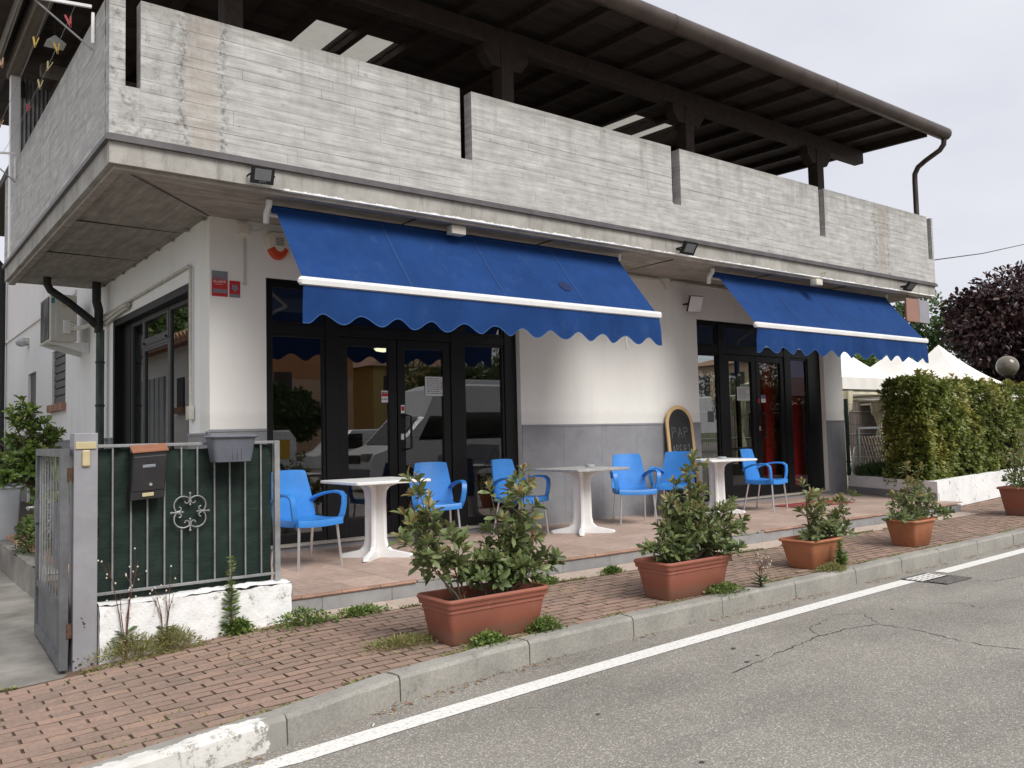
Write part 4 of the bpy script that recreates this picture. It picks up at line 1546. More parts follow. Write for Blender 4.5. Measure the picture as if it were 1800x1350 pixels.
# ================================================================== INSIDE THE BAR (seen through the glass)
lamp = empty('ceiling_lamp', (6.75, 12.2, 2.82), 'small lit round ceiling lamp seen through the left door glass', 'lamp')
MB().lathe((6.75, 12.2, 2.88), [(.02, .78), (.03, .12), (.20, .02), (.20, 0)], 16).build('housing', 'black_alu', lamp)
MB().lathe((6.75, 12.2, 2.82), [(.02, .0), (.12, .02), (.15, .055)], 16).build('diffuser', 'lamp_on', lamp)
bar = empty('bar_counter', (7.5, 12.8, .33), 'dark wooden bar counter deep inside the room', 'counter')
MB().bbox(5.6, 12.6, .33, 9.2, 13.1, 1.40, .01).build('body', 'wood_in', bar)
MB().bbox(5.5, 12.5, 1.4005, 9.3, 13.2, 1.45, .01).build('top', 'black_alu', bar)
for i, (xx, yy) in enumerate(((3.85, 9.7), (6.3, 9.75), (11.0, 11.3))):
    t_ = empty('cafe_table', (xx, yy, .33), ['brown cafe table inside behind the leftmost shop window', 'brown cafe table inside behind the right-hand light of the left shopfront', 'brown cafe table inside behind the right shopfront'][i], 'table')
    MB().bbox(xx - .4, yy - .35, 1.04, xx + .4, yy + .35, 1.075, .006).build('top', 'wood_in', t_)
    MB().tube([(xx, yy, .36), (xx, yy, 1.04)], .03, 8).build('column', 'black_alu', t_)
    MB().lathe((xx, yy, .33), [(.25, 0), (.24, .02), (.04, .04)], 16).build('foot', 'black_alu', t_)
    c_ = empty('bentwood_chair', (xx + .55, yy, .33), ['dark round-backed chair beside the table behind the leftmost window', 'dark round-backed chair inside behind the right light of the left shopfront', 'dark round-backed chair inside the right shopfront'][i], 'chair')
    cx = xx + .62
    MB().lathe((cx, yy, .33), [(.02, .43), (.2, .43), (.2, .46), (.02, .465)], 16).build('seat', 'wood_in', c_)
    MB().tube([(cx + .19, yy - .19, .79), (cx + .24, yy - .2, 1.05), (cx + .26, yy, 1.25), (cx + .24, yy + .2, 1.05), (cx + .19, yy + .19, .79)], .014, 6).build('backrest', 'black_alu', c_)
    for sx, sy in ((-1, -1), (1, -1), (1, 1), (-1, 1)):
        MB().tube([(cx + sx * .14, yy + sy * .14, .76), (cx + sx * .19, yy + sy * .19, .33)], .013, 6).build('leg', 'black_alu', c_)

fr = empty('drinks_fridge', (12.55, 9.1, .33), 'red drinks fridge with a bottle picture behind the right-hand door', 'fridge')
fx0, fx1, fy = 12.14, 13.22, 8.80
MB().bbox(fx0, fy, .345, fx1, fy + .2, 2.62, .02).build('cabinet', 'fridge', fr)
bx_ = 12.53
prof = [(.0, .44), (.12, .44), (.15, .50), (.15, .95), (.125, 1.12), (.14, 1.30), (.15, 1.45), (.13, 1.62), (.075, 1.86), (.055, 1.98), (.055, 2.12), (.07, 2.13), (.07, 2.20), (0, 2.20)]
vs = [(bx_ + a * 1.05, fy - .003, b) for a, b in prof] + [(bx_ - a * 1.05, fy - .003, b) for a, b in prof[::-1][1:-1]]
MB().add(vs, [tuple(range(len(vs)))]).build('bottle_print', 'bottle', fr)
MB().add([(bx_ - .075, fy - .005, 2.02), (bx_ + .075, fy - .005, 2.02), (bx_ + .075, fy - .005, 2.20), (bx_ - .075, fy - .005, 2.20)], [(0, 1, 2, 3)]).build('cap_print', 'bottle_cap', fr)
text_mesh('lettering', 'Coca-Cola', .20, (12.26, fy - .008, 1.745), (1, 0, 0), (0, 0, 1), 'white_mark', fr, squash=.62, shear=.35)
MB().add([(12.32, fy - .008, 1.69), (12.72, fy - .008, 1.69), (12.70, fy - .008, 1.70), (12.34, fy - .008, 1.70)], [(0, 1, 2, 3)]).build('swash', 'white_mark', fr)
# flank glazing
m_ = MB()
for yy in (9.3, 10.62, 11.95, 13.34):
    m_.box(XR - .2, yy, .751, XR - .12, yy + .06, 2.999)
fg = m_.build('flank_window', 'black_alu', bld)
fg['kind'] = 'stuff'
MB().box(XR - .2, 9.361, 2.2, XR - .12, 10.619, 2.25).build('transom', 'black_alu', bld)
for a, b in ((9.361, 10.619), (10.681, 11.949), (12.011, 13.339)):
    MB().box(XR - .165, a, .751, XR - .155, b, 2.999).build('pane', 'glass_clear', bld)


# notices on the glass
def notice(name, x0, x1, z0, z1, label, cat='notice', mat='paper', rows=9, y=YF + .02, head=None):
    o = empty(name, ((x0 + x1) / 2, y, z0), label, cat)
    MB().box(x0, y - .0012, z0, x1, y, z1).build('sheet', mat, o)
    if rows:
        m_ = MB()
        dz = (z1 - z0) * .86 / rows
        for r_ in range(rows):
            z = z1 - (z1 - z0) * .09 - r_ * dz
            a = x0 + (x1 - x0) * .08
            e = x1 - (x1 - x0) * random.choice((.08, .1, .12, .3))
            while a < e:
                b = min(e, a + random.uniform(.012, .045))
                m_.add([(a, y - .0022, z - dz * .38), (b, y - .0022, z - dz * .38), (b, y - .0022, z), (a, y - .0022, z)], [(0, 1, 2, 3)])
                a = b + .009
        m_.build('lines_of_writing', 'ink', o, kind='stuff')
    return o


notice('paper_notice', 5.31, 5.60, 1.91, 2.14, 'white handwritten notice taped high on the left shopfront door', rows=8)
notice('door_sticker', 4.725, 4.81, 1.83, 1.965, 'small red and white sticker on the left leaf of the left door', 'sticker', 'white_mark', 3)
s_ = MB().box(4.727, YF + .0175, 1.90, 4.808, YF + .0186, 1.935)
s_.build('red_band', 'red_mark', bpy.data.objects['door_sticker'])
notice('push_sticker', 4.965, 5.015, 1.705, 1.80, 'tiny red and white sticker on the handle stile of the left door', 'sticker', 'white_mark', 0, y=YF - .002)
MB().box(4.97, YF - .0045, 1.735, 5.01, YF - .0034, 1.785).build('red_square', 'red_mark', bpy.data.objects['push_sticker'])
notice('paper_notice', 11.14, 11.46, 1.89, 2.11, 'printed notice on the inner leaf of the right shopfront door', rows=11)
notice('door_sticker', 11.76, 11.88, 1.86, 1.985, 'pale blue and white sticker on the right leaf of the right door', 'sticker', 'white_mark', 0)
MB().box(11.762, YF + .0175, 1.925, 11.878, YF + .0186, 1.984).build('blue_band', 'poster_blue', bpy.data.objects['door_sticker.001'])
notice('push_sticker', 11.645, 11.69, 1.85, 1.93, 'small red sticker on the handle stile of the right door', 'sticker', 'red_mark', 0, y=YF - .002)
po = empty('poster', (12.78, YF + .02, 2.0), 'blurred blue and brown poster on the right side light of the right shopfront', 'poster')
MB().box(12.60, YF + .0185, 2.30, 12.99, YF + .02, 2.58).build('upper_half', 'poster_blue', po)
MB().box(12.60, YF + .0185, 1.98, 12.99, YF + .02, 2.2995).build('lower_half', 'poster_brown', po)
notice('paper_notice', 10.42, 10.55, 1.55, 1.72, 'small faded drawing stuck on the narrow left light of the right shopfront', rows=3, mat='ink')

# ================================================================== AWNINGS
def awning(x0, x1, label, seed):
    rnd = random.Random(seed)
    root = empty('awning', ((x0 + x1) / 2, 7.5, 2.6), label, 'awning', 'blue awnings over the two shopfronts')
    yt, zt_, yb, zb = 7.565, 3.60, 6.925, 2.815
    nx = 40

    def surf(u, v):
        x = x0 + .03 + (x1 - x0 - .06) * u
        sag = -.034 * math.sin(PI * v) * (0.65 + .35 * math.cos(u * 8 * PI + seed)) - .008 * math.sin(PI * u) + .004 * math.sin(u * 31 + v * 5) * v
        return (x, yt + (yb - yt) * v + .7 * sag * .5, zt_ + (zb - zt_) * v + sag)
    MB().grid(surf, nx, 10).build('canopy', 'awning', root)
    for k in (1, 2, 3):
        u = k / 4
        m_ = MB()
        prev = None
        for j in range(11):
            x, y, z = surf(u, j / 10)
            q = ((x - .006, y - .004, z + .004), (x + .006, y - .004, z + .004))
            if prev:
                m_.add([prev[0], prev[1], q[1], q[0]], [(0, 1, 2, 3)])
            prev = q
        m_.build('seam', 'seam', root)
    # front bar
    m_ = MB()
    pr_ = [(-.030, -.036), (-.034, .006), (-.024, .030), (.0, .037), (.026, .024), (.030, -.026), (.016, -.04)]
    vs = [(x, yb + a, zb + b) for x in (x0, x1) for a, b in pr_]
    k = len(pr_)
    m_.add(vs, [(j, (j + 1) % k, k + (j + 1) % k, k + j) for j in range(k)] + [tuple(range(k)), tuple(range(k, 2 * k))[::-1]])
    m_.build('front_bar', 'white_alu', root)
    for x, s_ in ((x0, -1), (x1, 1)):
        MB().tube([(x + s_ * .001, yb - .002, zb - .005), (x + s_ * .022, yb - .002, zb - .005)], [.040, .02], 6).build('end_cap', 'white_alu', root)
    # scalloped valance
    n = 12
    nn = n * 12
    vs, fs = [], []
    for i in range(nn + 1):
        u = i / nn
        x = x0 + .02 + (x1 - x0 - .04) * u
        ph = u * n
        c = .045 * math.cos(2 * PI * (ph - .5))
        if ph < .5:
            c = -.045 + .09 * sstep((ph - .15) / .35)
        elif ph > n - .5:
            c = -.045 + .09 * sstep((n - ph - .15) / .35)
        zl = zb - .33 + c
        wv = .018 * math.sin(u * 23 + seed) + .010 * math.sin(u * 61) + .006 * math.sin(u * 97 + 2)
        for (zz, kk) in ((zb - .045, 0), (zb - .12, .4), (zb - .21, .8), (zl + .008, 1.0), (zl, 1.02)):
            vs.append((x, yb - .012 + wv * kk, zz))
    for i in range(nn):
        for j in range(4):
            a = i * 5 + j
            fs.append((a, a + 5, a + 6, a + 1))
    m_ = MB()
    for q, f in enumerate(fs):
        m_.f.append(f)
        m_.sm.append(True)
        m_.mi.append(1 if q % 4 == 3 else 0)
    m_.v = vs
    m_.build('valance', ['awning', 'hem'], root, sharp=180)
    # roller with brackets and folding arms
    MB().tube([(x0 + .02, yt + .03, zt_ - .005), (x1 - .02, yt + .03, zt_ - .005)], .038, 12).build('roller', 'awning', root)
    for x in (x0 - .035, x1 - .005):
        m_ = MB().tube([(x + .02, yt + .10, zt_ - .13), (x + .02, yt + .09, zt_ - .04), (x + .02, yt + .03, zt_ + .02), (x + .02, yt + .02, zt_ + .075)], .030, 8)
        m_.build('bracket', 'white_alu', root)
    MB().bbox(x0, yt + .075, zt_ - .055, x1, yt + .115, zt_ - .015, .005).build('support_bar', 'white_alu', root)
    for s_, x in ((1, x0 + .35), (-1, x1 - .35)):
        m_ = MB().tube([(x, yt + .05, zt_ - .07), (x + s_ * .75, (yt + yb) / 2 + .10, (zt_ + zb) / 2 - .14)], .022, 8)
        m_.tube([(x + s_ * .75, (yt + yb) / 2 + .10, (zt_ + zb) / 2 - .14), (x + s_ * .35, yb + .03, zb)], .019, 8)
        m_.build('folding_arm', 'white_alu', root)
    return root, surf


a1, sf1 = awning(3.03, 7.57, 'blue scalloped awning over the left shopfront, with a round dark stain', 1)
u_, v_ = .72, .62
m_ = MB()
ring = []
for k in range(18):
    t = 2 * PI * k / 18
    x, y, z = sf1(u_ + .018 * math.cos(t), v_ + .085 * math.sin(t))
    ring.append((x, y - .006, z + .006))
m_.add(ring, [tuple(range(18))])
MAT['stain'] = M('burn_mark', (0.010, 0.022, 0.085), 0.25, 20, 0.9)
m_.build('stain', 'stain', a1)
m_ = MB().tube([(7.0, 6.93, 2.78), (7.005, 6.93, 2.42), (7.02, 6.93, 2.38)], .010, 6)
m_.build('crank_eye', 'cable', a1)
awning(9.42, 13.98, 'clean blue scalloped awning over the right shopfront', 2)


# ================================================================== FLOODLIGHTS, SIREN, PLATES
def flood(x, y, z, w, h, tilt, yaw, label, mat='rubber', lens='lens', d=.035, brand=False, grp='floodlights on the front of the building'):
    root = empty('floodlight', (x, y, z), label, 'floodlight', grp)
    R = Matrix.Rotation(yaw, 3, 'Z') @ Matrix.Rotation(tilt, 3, 'X')
    o = Vector((x, y, z))
    ax, ay, az = R @ Vector((w / 2, 0, 0)), R @ Vector((0, d / 2, 0)), R @ Vector((0, 0, h / 2))
    MB().obox(o, ax, ay, az).build('housing', mat, root)
    MB().obox(o - ay * 1.06 + az * (.08 if lens == 'lens' else 0), ax * (.72 if lens == 'lens' else .97), ay * .12, az * (.66 if lens == 'lens' else .97)).build('lens', lens, root)
    for k in (-1, 0, 1):
        MB().obox(o + ay * 1.5 + ax * k * .5, ax * .06, ay * .5, az * .8).build('cooling_fin', mat, root)
    b = o + Vector((0, .10, .0))
    m_ = MB().tube([o - ax * 1.05, o - ax * 1.05 + Vector((0, .10, 0)), o + ax * 1.05 + Vector((0, .10, 0)), o + ax * 1.05], .010, 6)
    m_.build('yoke', mat, root)
    if brand:
        text_mesh('lettering', '20W', .035, o - ay * 1.25 - az * .85, R @ Vector((1, 0, 0)), R @ Vector((0, 0, 1)), 'lens', root, 'CENTER')
    return root


flood(2.79, 7.17, 3.765, .20, .15, .40, -.1, 'black floodlight on the balcony edge near the left corner', brand=True)
flood(8.42, 7.16, 3.765, .24, .17, .55, 0, 'black floodlight on the balcony edge between the two awnings')
flood(14.0, 7.16, 3.765, .24, .17, .75, 0, 'black floodlight on the balcony edge at the right end')
flood(9.85, 8.30, 3.31, .23, .24, .40, -.25, 'white-faced floodlight on the wall left of the right shopfront', 'rubber', 'white_alu')
wl = empty('bulkhead_lamp', (XL, 19.9, 3.55), 'small clear bulkhead lamp on the white flank wall', 'lamp')
MB().lathe((XL - .12, 19.9, 3.47), [(.02, 0), (.10, .03), (.12, .10), (.08, .17)], 12).build('glass_cover', 'ashtray', wl)
MB().bbox(XL - .12, 19.82, 3.52, XL, 19.98, 3.66, .01).build('base', 'cable', wl)

si = empty('alarm_siren', (3.46, W_, 3.3), 'cream outdoor alarm siren with red lens under the left awning', 'siren')
n = 24
vs, f_ = [], []


def siren_x(t):            # half width against height 0..1
    return .125 * (math.sin(PI * min(1, t * 1.18 + .06)) ** .55 if t < .80 else 1 * max(.0, math.cos((t - .80) / .20 * PI / 2)) ** .5 * .88 + .0)


outl = []
for k in range(13):
    t = k / 12
    wdt = .055 + .075 * math.sin(PI * min(t, .55) / 1.1) if t < .75 else (.055 + .075 * math.sin(PI * .5)) * math.sqrt(max(0, 1 - ((t - .75) / .25) ** 2 * .55))
    if t < .75:
        wdt = math.sqrt(max(.0, 1 - (1 - t / .75) ** 2 * .94)) * .13
    outl.append((wdt, 3.315 + t * .29))
pts = [(3.455 + a, b) for a, b in outl] + [(3.455 - a, b) for a, b in outl[::-1]]
m_ = MB()
k = len(pts)
lay = [(1.0, 0.0), (1.0, -.035), (.88, -.065), (.5, -.075)]
cz = 3.47
for s_, dy in lay:
    m_.v += [(3.455 + (a - 3.455) * s_, W_ - .002 + dy, cz + (b - cz) * s_) for a, b in pts]
for li in range(3):
    for j in range(k):
        m_.f.append((li * k + j, li * k + (j + 1) % k, (li + 1) * k + (j + 1) % k, (li + 1) * k + j))
        m_.sm.append(True)
        m_.mi.append(1 if (pts[j][1] + pts[(j + 1) % k][1]) / 2 < 3.40 else 0)
m_.f.append(tuple(3 * k + j for j in range(k)))
m_.sm.append(False)
m_.mi.append(0)
m_.build('body', ['siren', 'siren_red'], si)
for q in range(5):
    MB().box(3.41, W_ - .0815, 3.455 + q * .018, 3.50, W_ - .0775, 3.461 + q * .018).build('slot', 'ink', si)

pl = empty('alarm_plate', (2.85, W_, 2.88), 'larger red and grey alarm warning plate at the building corner', 'sign', 'alarm plates at the corner')
yq = W_ - .008
MB().box(2.772, yq, 3.052, 2.931, W_, 3.137).build('upper_panel', 'grey_plate', pl)
MB().box(2.772, yq, 2.882, 2.931, W_, 3.0515).build('lower_panel', 'red_plate', pl)
text_mesh('lettering', 'verisure', .036, (2.785, yq - .002, 3.060), (1, 0, 0), (0, 0, 1), 'red_mark', pl, squash=1.0)
text_mesh('lettering', 'ALLARME', .036, (2.783, yq - .002, 3.018), (1, 0, 0), (0, 0, 1), 'white_mark', pl, squash=.86)
text_mesh('lettering', 'COLLEGATO', .014, (2.80, yq - .002, 2.999), (1, 0, 0), (0, 0, 1), 'white_mark', pl)
for q in range(3):
    MB().box(2.785 + q * .047, yq - .002, 2.915, 2.828 + q * .047, yq, 2.955).build('pictogram', 'grey_plate', pl)
pl2 = empty('alarm_plate', (3.0, W_, 2.88), 'smaller red alarm plate with a shield beside the larger one', 'sign', 'alarm plates at the corner')
MB().box(2.949, yq, 2.915, 3.057, W_, 3.05).build('upper_panel', 'red_plate', pl2)
MB().box(2.949, yq, 2.882, 3.057, W_, 2.9145).build('lower_panel', 'grey_plate', pl2)
MB().add([(2.975, yq - .002, 3.01), (3.031, yq - .002, 3.01), (3.031, yq - .002, 2.965), (3.003, yq - .002, 2.935), (2.975, yq - .002, 2.965)], [(0, 1, 2, 3, 4)]).build('shield', 'grey_plate', pl2)

# projecting sign under the right end of the balcony
sg = empty('hanging_sign', (14.45, 7.3, 3.14), 'blurred terracotta and grey sign hanging under the right end of the balcony', 'sign')
MB().bbox(14.12, 7.30, 3.20, 14.55, 7.34, 3.60, .008).build('left_panel', 'sign_terracotta', sg)
MB().bbox(14.555, 7.30, 3.20, 14.90, 7.34, 3.60, .008).build('right_panel', 'sign_grey', sg)
for xx in (14.2, 14.8):
    MB().tube([(xx, 7.32, 3.6), (xx, 7.32, ZSOF)], .012, 6).build('hanger', 'pipe_dark', sg)

# air conditioner on the flank wall
ac = empty('air_conditioner', (2.4, 14.3, 2.95), 'aged white outdoor air conditioner on brackets on the flank wall', 'air conditioner')
MB().bbox(2.20, 13.93, 2.96, 2.56, 14.80, 3.66, .02).build('casing', 'ac_white', ac)
m_ = MB()
for q in range(8):
    r_ = .06 + q * .035
    m_.tube([(2.188, 14.32 + r_ * math.cos(a), 3.31 + r_ * math.sin(a)) for a in [k * PI / 12 for k in range(25)]], .006, 5, False)
m_.build('fan_grille', 'ac_dark', ac, kind='stuff')
MB().bbox(2.186, 13.99, 3.0, 2.1995, 14.66, 3.62, .004).build('fan_recess', 'ac_dark', ac)
MB().box(2.215, 13.9275, 3.52, 2.262, 13.931, 3.60).build('label_plate', 'teal', ac)
MB().box(2.262, 13.9275, 3.03, 2.290, 13.931, 3.60).build('rating_strip', 'paper', ac)
MB().box(2.36, 13.9275, 3.47, 2.44, 13.931, 3.60).build('warning_label', 'bell_gold', ac)
MB().bbox(2.37, 13.89, 3.08, 2.47, 13.932, 3.28, .012).build('valve_cover', 'white_alu', ac)
for yy in (14.05, 14.65):
    m_ = MB().add([(2.16, yy - .02, 2.958), (2.74, yy - .02, 2.958), (2.74, yy - .02, 2.80), (2.16, yy + .02, 2.958), (2.74, yy + .02, 2.958), (2.74, yy + .02, 2.80)], [(0, 1, 2), (5, 4, 3), (0, 3, 4, 1), (1, 4, 5, 2), (2, 5, 3, 0)])
    m_.build('bracket', 'white_alu', ac)
m_ = MB()
for q in range(3):
    m_.tube([(2.45, 13.92, 3.15 + q * .05), (2.52, 13.6, 3.10 + q * .02), (2.62, 13.2, 3.12 + q * .02), (2.68, 12.95, 3.10 + q * .03)], .012, 6)
m_.build('refrigerant_pipe', 'cable', ac)

# ================================================================== CHAIRS AND TABLES
def make_chair():
    r = empty('garden_chair', (0, 0, 0))
    m_ = MB()
    zs_, hw, yf, yb = .435, .235, -.225, .20

    def seat(u, v):
        x = (-hw + 2 * hw * u) * (1 - .08 * v)
        y = yf + (yb - yf) * v
        return (x, y, zs_ + .012 * (2 * u - 1) ** 2 - .014 * math.sin(PI * v) + (.0 if v > .06 else -.006))
    m_.grid(seat, 12, 12)
    m_.grid(lambda u, v: (seat(1 - u, v)[0], seat(1 - u, v)[1], seat(1 - u, v)[2] - .012), 12, 12)
    # apron around the pan
    rim = [seat(i / 12, 0) for i in range(13)] + [seat(1, i / 12) for i in range(1, 13)] + [seat(1 - i / 12, 1) for i in range(1, 13)] + [seat(0, 1 - i / 12) for i in range(1, 12)]
    k = len(rim)
    for dz, sc_ in ((0.002, 1.0), (-.006, 1.03), (-.058, 1.035), (-.058, 1.0)):
        m_.v += [(x * sc_, y * sc_, z + dz) for x, y, z in rim]
    b0 = len(m_.v) - 4 * k
    for li in range(3):
        for j in range(k):
            m_.f.append((b0 + li * k + j, b0 + (li + 1) * k + j, b0 + (li + 1) * k + (j + 1) % k, b0 + li * k + (j + 1) % k))
            m_.sm.append(True)
            m_.mi.append(0)
    m_.build('seat', 'chair_blue', r)
    m_ = MB()

    def back(u, v, off=0):
        wv_ = hw * (1 - .24 * v ** 1.3) * (1.0 if v > .03 else .98)
        x = -wv_ + 2 * wv_ * u
        cur = .030 * (2 * u - 1) ** 2
        y = .195 + .105 * v ** 1.1 - cur * (.5 + .5 * v) + off
        return (x, y, .43 + .445 * v - (.010 * (2 * u - 1) ** 4 if v > .97 else 0))
    nu, nv = 14, 14
    m_.grid(lambda u, v: back(u, v), nu, nv)
    m_.grid(lambda u, v: back(1 - u, v, .018), nu, nv)
    edge = [(0, i / nv) for i in range(nv + 1)] + [(i / nu, 1) for i in range(1, nu + 1)] + [(1, 1 - i / nv) for i in range(1, nv + 1)]
    for (a, b), (c, d) in zip(edge, edge[1:]):
        m_.add([back(a, b), back(c, d), back(c, d, .018), back(a, b, .018)], [(0, 1, 2, 3)], True)
    m_.build('backrest', 'chair_blue', r)
    for s_ in (-1, 1):
        m_ = MB()
        path = [(.205, .235, .575), (.225, .17, .618), (.255, .06, .652), (.275, -.06, .668), (.283, -.155, .660), (.282, -.198, .630), (.276, -.205, .56), (.262, -.20, .48), (.245, -.19, .425), (.235, -.16, .40)]
        vs = []
        for i, p in enumerate(path):
            p = Vector((p[0] * s_, p[1], p[2]))
            q = Vector((path[min(i + 1, len(path) - 1)][0] * s_, *path[min(i + 1, len(path) - 1)][1:])) - Vector((path[max(i - 1, 0)][0] * s_, *path[max(i - 1, 0)][1:]))
            q.normalize()
            side = Vector((1, 0, 0))
            side = (side - q * side.dot(q)).normalized()
            n_ = q.cross(side)
            for a, b in ((-.025, -.012), (.025, -.012), (.029, .0), (.025, .012), (-.025, .012), (-.029, 0)):
                vs.append(p + side * a + n_ * b)
        L = len(path)
        fs = [(i * 6 + j, i * 6 + (j + 1) % 6, (i + 1) * 6 + (j + 1) % 6, (i + 1) * 6 + j) for i in range(L - 1) for j in range(6)]
        m_.add(vs, fs, True)
        m_.add(vs[:6], [(0, 1, 2, 3, 4, 5)])
        m_.add(vs[-6:], [(0, 1, 2, 3, 4, 5)])
        m_.build('armrest', 'chair_blue', r, sharp=60)
    for sx in (-1, 1):
        MB().tube([(sx * .205, -.185, .40), (sx * .235, -.215, 0)], .0125, 10).build('leg', 'alu', r)
        MB().tube([(sx * .190, .165, .40), (sx * .215, .245, 0)], .0125, 10).build('leg', 'alu', r)
    return r


chair0 = make_chair()
CH = [(3.29, 7.44, 11, 'blue chair with aluminium legs left of the first white table, next to the fence'),
      (5.02, 7.95, -22, 'blue chair right of the first white table, behind the largest potted shrub'),
      (6.14, 7.88, 12, 'blue chair on the left side of the grey-topped table, partly behind leaves'),
      (7.86, 7.74, -30, 'blue chair right of the grey-topped table, in front of the grey wainscot'),
      (8.84, 7.92, -62, 'blue chair in front of the chalkboard, turned to the left'),
      (10.35, 7.55, 12, 'blue chair right of the farthest white table, before the right door')]
for i, (x, y, a, lab) in enumerate(CH):
    o = chair0 if i == 0 else copy_tree(chair0)
    o.location = (x, y, ZT)
    o.rotation_euler = (0, 0, math.radians(a))
    tag(o, lab, 'chair', 'blue chairs on the terrace')


def make_table():
    r = empty('cafe_table', (0, 0, 0))
    h = .755
    m_ = MB()
    hs = .40
    pr_ = [(hs - .006, -.030), (hs, -.024), (hs, -.006), (hs - .008, 0)]
    # slightly rounded square
    ring = []
    for cx, cy, a0 in ((1, -1, -90), (1, 1, 0), (-1, 1, 90), (-1, -1, 180)):
        for q in range(4):
            a = math.radians(a0 + q * 30)
            ring.append((cx, cy, math.cos(a), math.sin(a)))
    k = len(ring)
    rc = .02
    for e, dz in pr_:
        m_.v += [(cx * (e - rc) + c * rc, cy * (e - rc) + s_ * rc, h + dz) for cx, cy, c, s_ in ring]
    for li in range(3):
        for j in range(k):
            m_.f.append((li * k + j, li * k + (j + 1) % k, (li + 1) * k + (j + 1) % k, (li + 1) * k + j))
            m_.sm.append(False)
            m_.mi.append(0)
    m_.f.append(tuple(3 * k + j for j in range(k)))
    m_.f.append(tuple(j for j in range(k))[::-1])
    m_.sm += [False] * 2
    m_.mi += [0] * 2
    m_.build('tabletop', 'table_white', r)
    for q in range(4):
        a = PI / 4 + q * PI / 2
        d = Vector((math.cos(a), math.sin(a), 0))
        n_ = Vector((-d.y, d.x, 0))
        # outline of one fin: radial distance against height
        prof = [(.36, 0), (.375, .012), (.365, .034), (.26, .055), (.165, .075), (.122, .115), (.108, .19), (.104, .56), (.112, .64), (.145, .685), (.225, .712), (.235, .724)]
        m_ = MB()
        th = .026
        for (rr, z) in prof:
            t1 = th * (1.0 if z > .06 else 1.15)
            m_.v += [tuple(d * .012 + n_ * t1 + Vector((0, 0, z))), tuple(d * (rr - .02) + n_ * t1 + Vector((0, 0, z))), tuple(d * rr + n_ * t1 * .45 + Vector((0, 0, z))),
                     tuple(d * rr - n_ * t1 * .45 + Vector((0, 0, z))), tuple(d * (rr - .02) - n_ * t1 + Vector((0, 0, z))), tuple(d * .012 - n_ * t1 + Vector((0, 0, z)))]
        for i in range(len(prof) - 1):
            for j in range(6):
                m_.f.append((i * 6 + j, (i + 1) * 6 + j, (i + 1) * 6 + (j + 1) % 6, i * 6 + (j + 1) % 6))
                m_.sm.append(True)
                m_.mi.append(0)
        m_.f += [tuple(range(6)), tuple((len(prof) - 1) * 6 + j for j in range(6))[::-1]]
        m_.sm += [False] * 2
        m_.mi += [0] * 2
        m_.build('leg', 'table_white', r, sharp=35)
    return r


tab0 = make_table()
for i, (x, y, a, lab) in enumerate([(4.03, 7.48, 0, 'white plastic pedestal table nearest the fence'), (6.72, 7.45, 0, 'pedestal table with a worn grey top before the wainscot'), (9.56, 7.78, -12, 'white plastic pedestal table nearest the right door')]):
    o = tab0 if i == 0 else copy_tree(tab0)
    o.location = (x, y, ZT)
    o.rotation_euler = (0, 0, math.radians(a))
    tag(o, lab, 'table', 'pedestal tables on the terrace')
    if i == 1:
        for ch in o.children:
            if ch.name.startswith('tabletop'):
                ch.data = ch.data.copy()
                ch.data.materials[0] = MAT['table_grey']
for (x, y, lab) in ((6.95, 7.55, 'clear glass ashtray on the grey-topped table'), (9.62, 7.72, 'clear glass ashtray on the table nearest the right door')):
    m_ = MB().lathe((x, y, ZT + .7555), [(.045, 0), (.055, .004), (.058, .030), (.046, .030), (.042, .010), (.0, .008)], 14)
    m_.build('ashtray', 'ashtray', None, lab, 'ashtray', 'glass ashtrays on the tables')

# chalkboard leaning on the wall
cb = empty('chalkboard', (9.52, 8.3, ZT), 'arched chalkboard in a pale pine frame leaning on the wall', 'chalkboard')


def arch(x0, x1, z0, z1, n=14):
    r_ = (x1 - x0) / 2
    cx = (x0 + x1) / 2
    return [(x0, z0)] + [(cx - r_ * math.cos(PI * k / n), z1 - r_ + r_ * math.sin(PI * k / n)) for k in range(n + 1)] + [(x1, z0)]


def lean(x, z, dy=0):
    return (x, 8.30 + (z - ZT) * .088 + dy, z)


oa, ia = arch(9.245, 9.825, ZT, 1.80), arch(9.297, 9.773, ZT + .08, 1.748)
m_ = MB()
n = len(oa)
m_.v = [lean(x, z, -.012) for x, z in oa] + [lean(x, z, -.012) for x, z in ia] + [lean(x, z, .012) for x, z in oa] + [lean(x, z, .012) for x, z in ia]
for j in range(n):
    j2 = (j + 1) % n
    for q in ((j, j2, n + j2, n + j), (2 * n + j, 3 * n + j, 3 * n + j2, 2 * n + j2), (j, 2 * n + j, 2 * n + j2, j2), (n + j, n + j2, 3 * n + j2, 3 * n + j)):
        m_.f.append(q)
        m_.sm.append(False)
        m_.mi.append(0)
m_.build('frame', 'pine', cb)
m_ = MB()
pts = [lean(x, z, -.002) for x, z in ia]
m_.add(pts + [lean(x, z, .006) for x, z in ia], [tuple(range(n)), tuple(range(n, 2 * n))[::-1]])
m_.build('board', 'chalk_black', cb)


def stroke(m_, pts, w_=.006):
    for (a, b), (c, d) in zip(pts, pts[1:]):
        l = math.hypot(c - a, d - b) + 1e-6
        nx, nz = -(d - b) / l * w_, (c - a) / l * w_
        m_.add([lean(a + nx, b + nz, -.004), lean(a - nx, b - nz, -.004), lean(c - nx, d - nz, -.004), lean(c + nx, d + nz, -.004)], [(0, 1, 2, 3)])


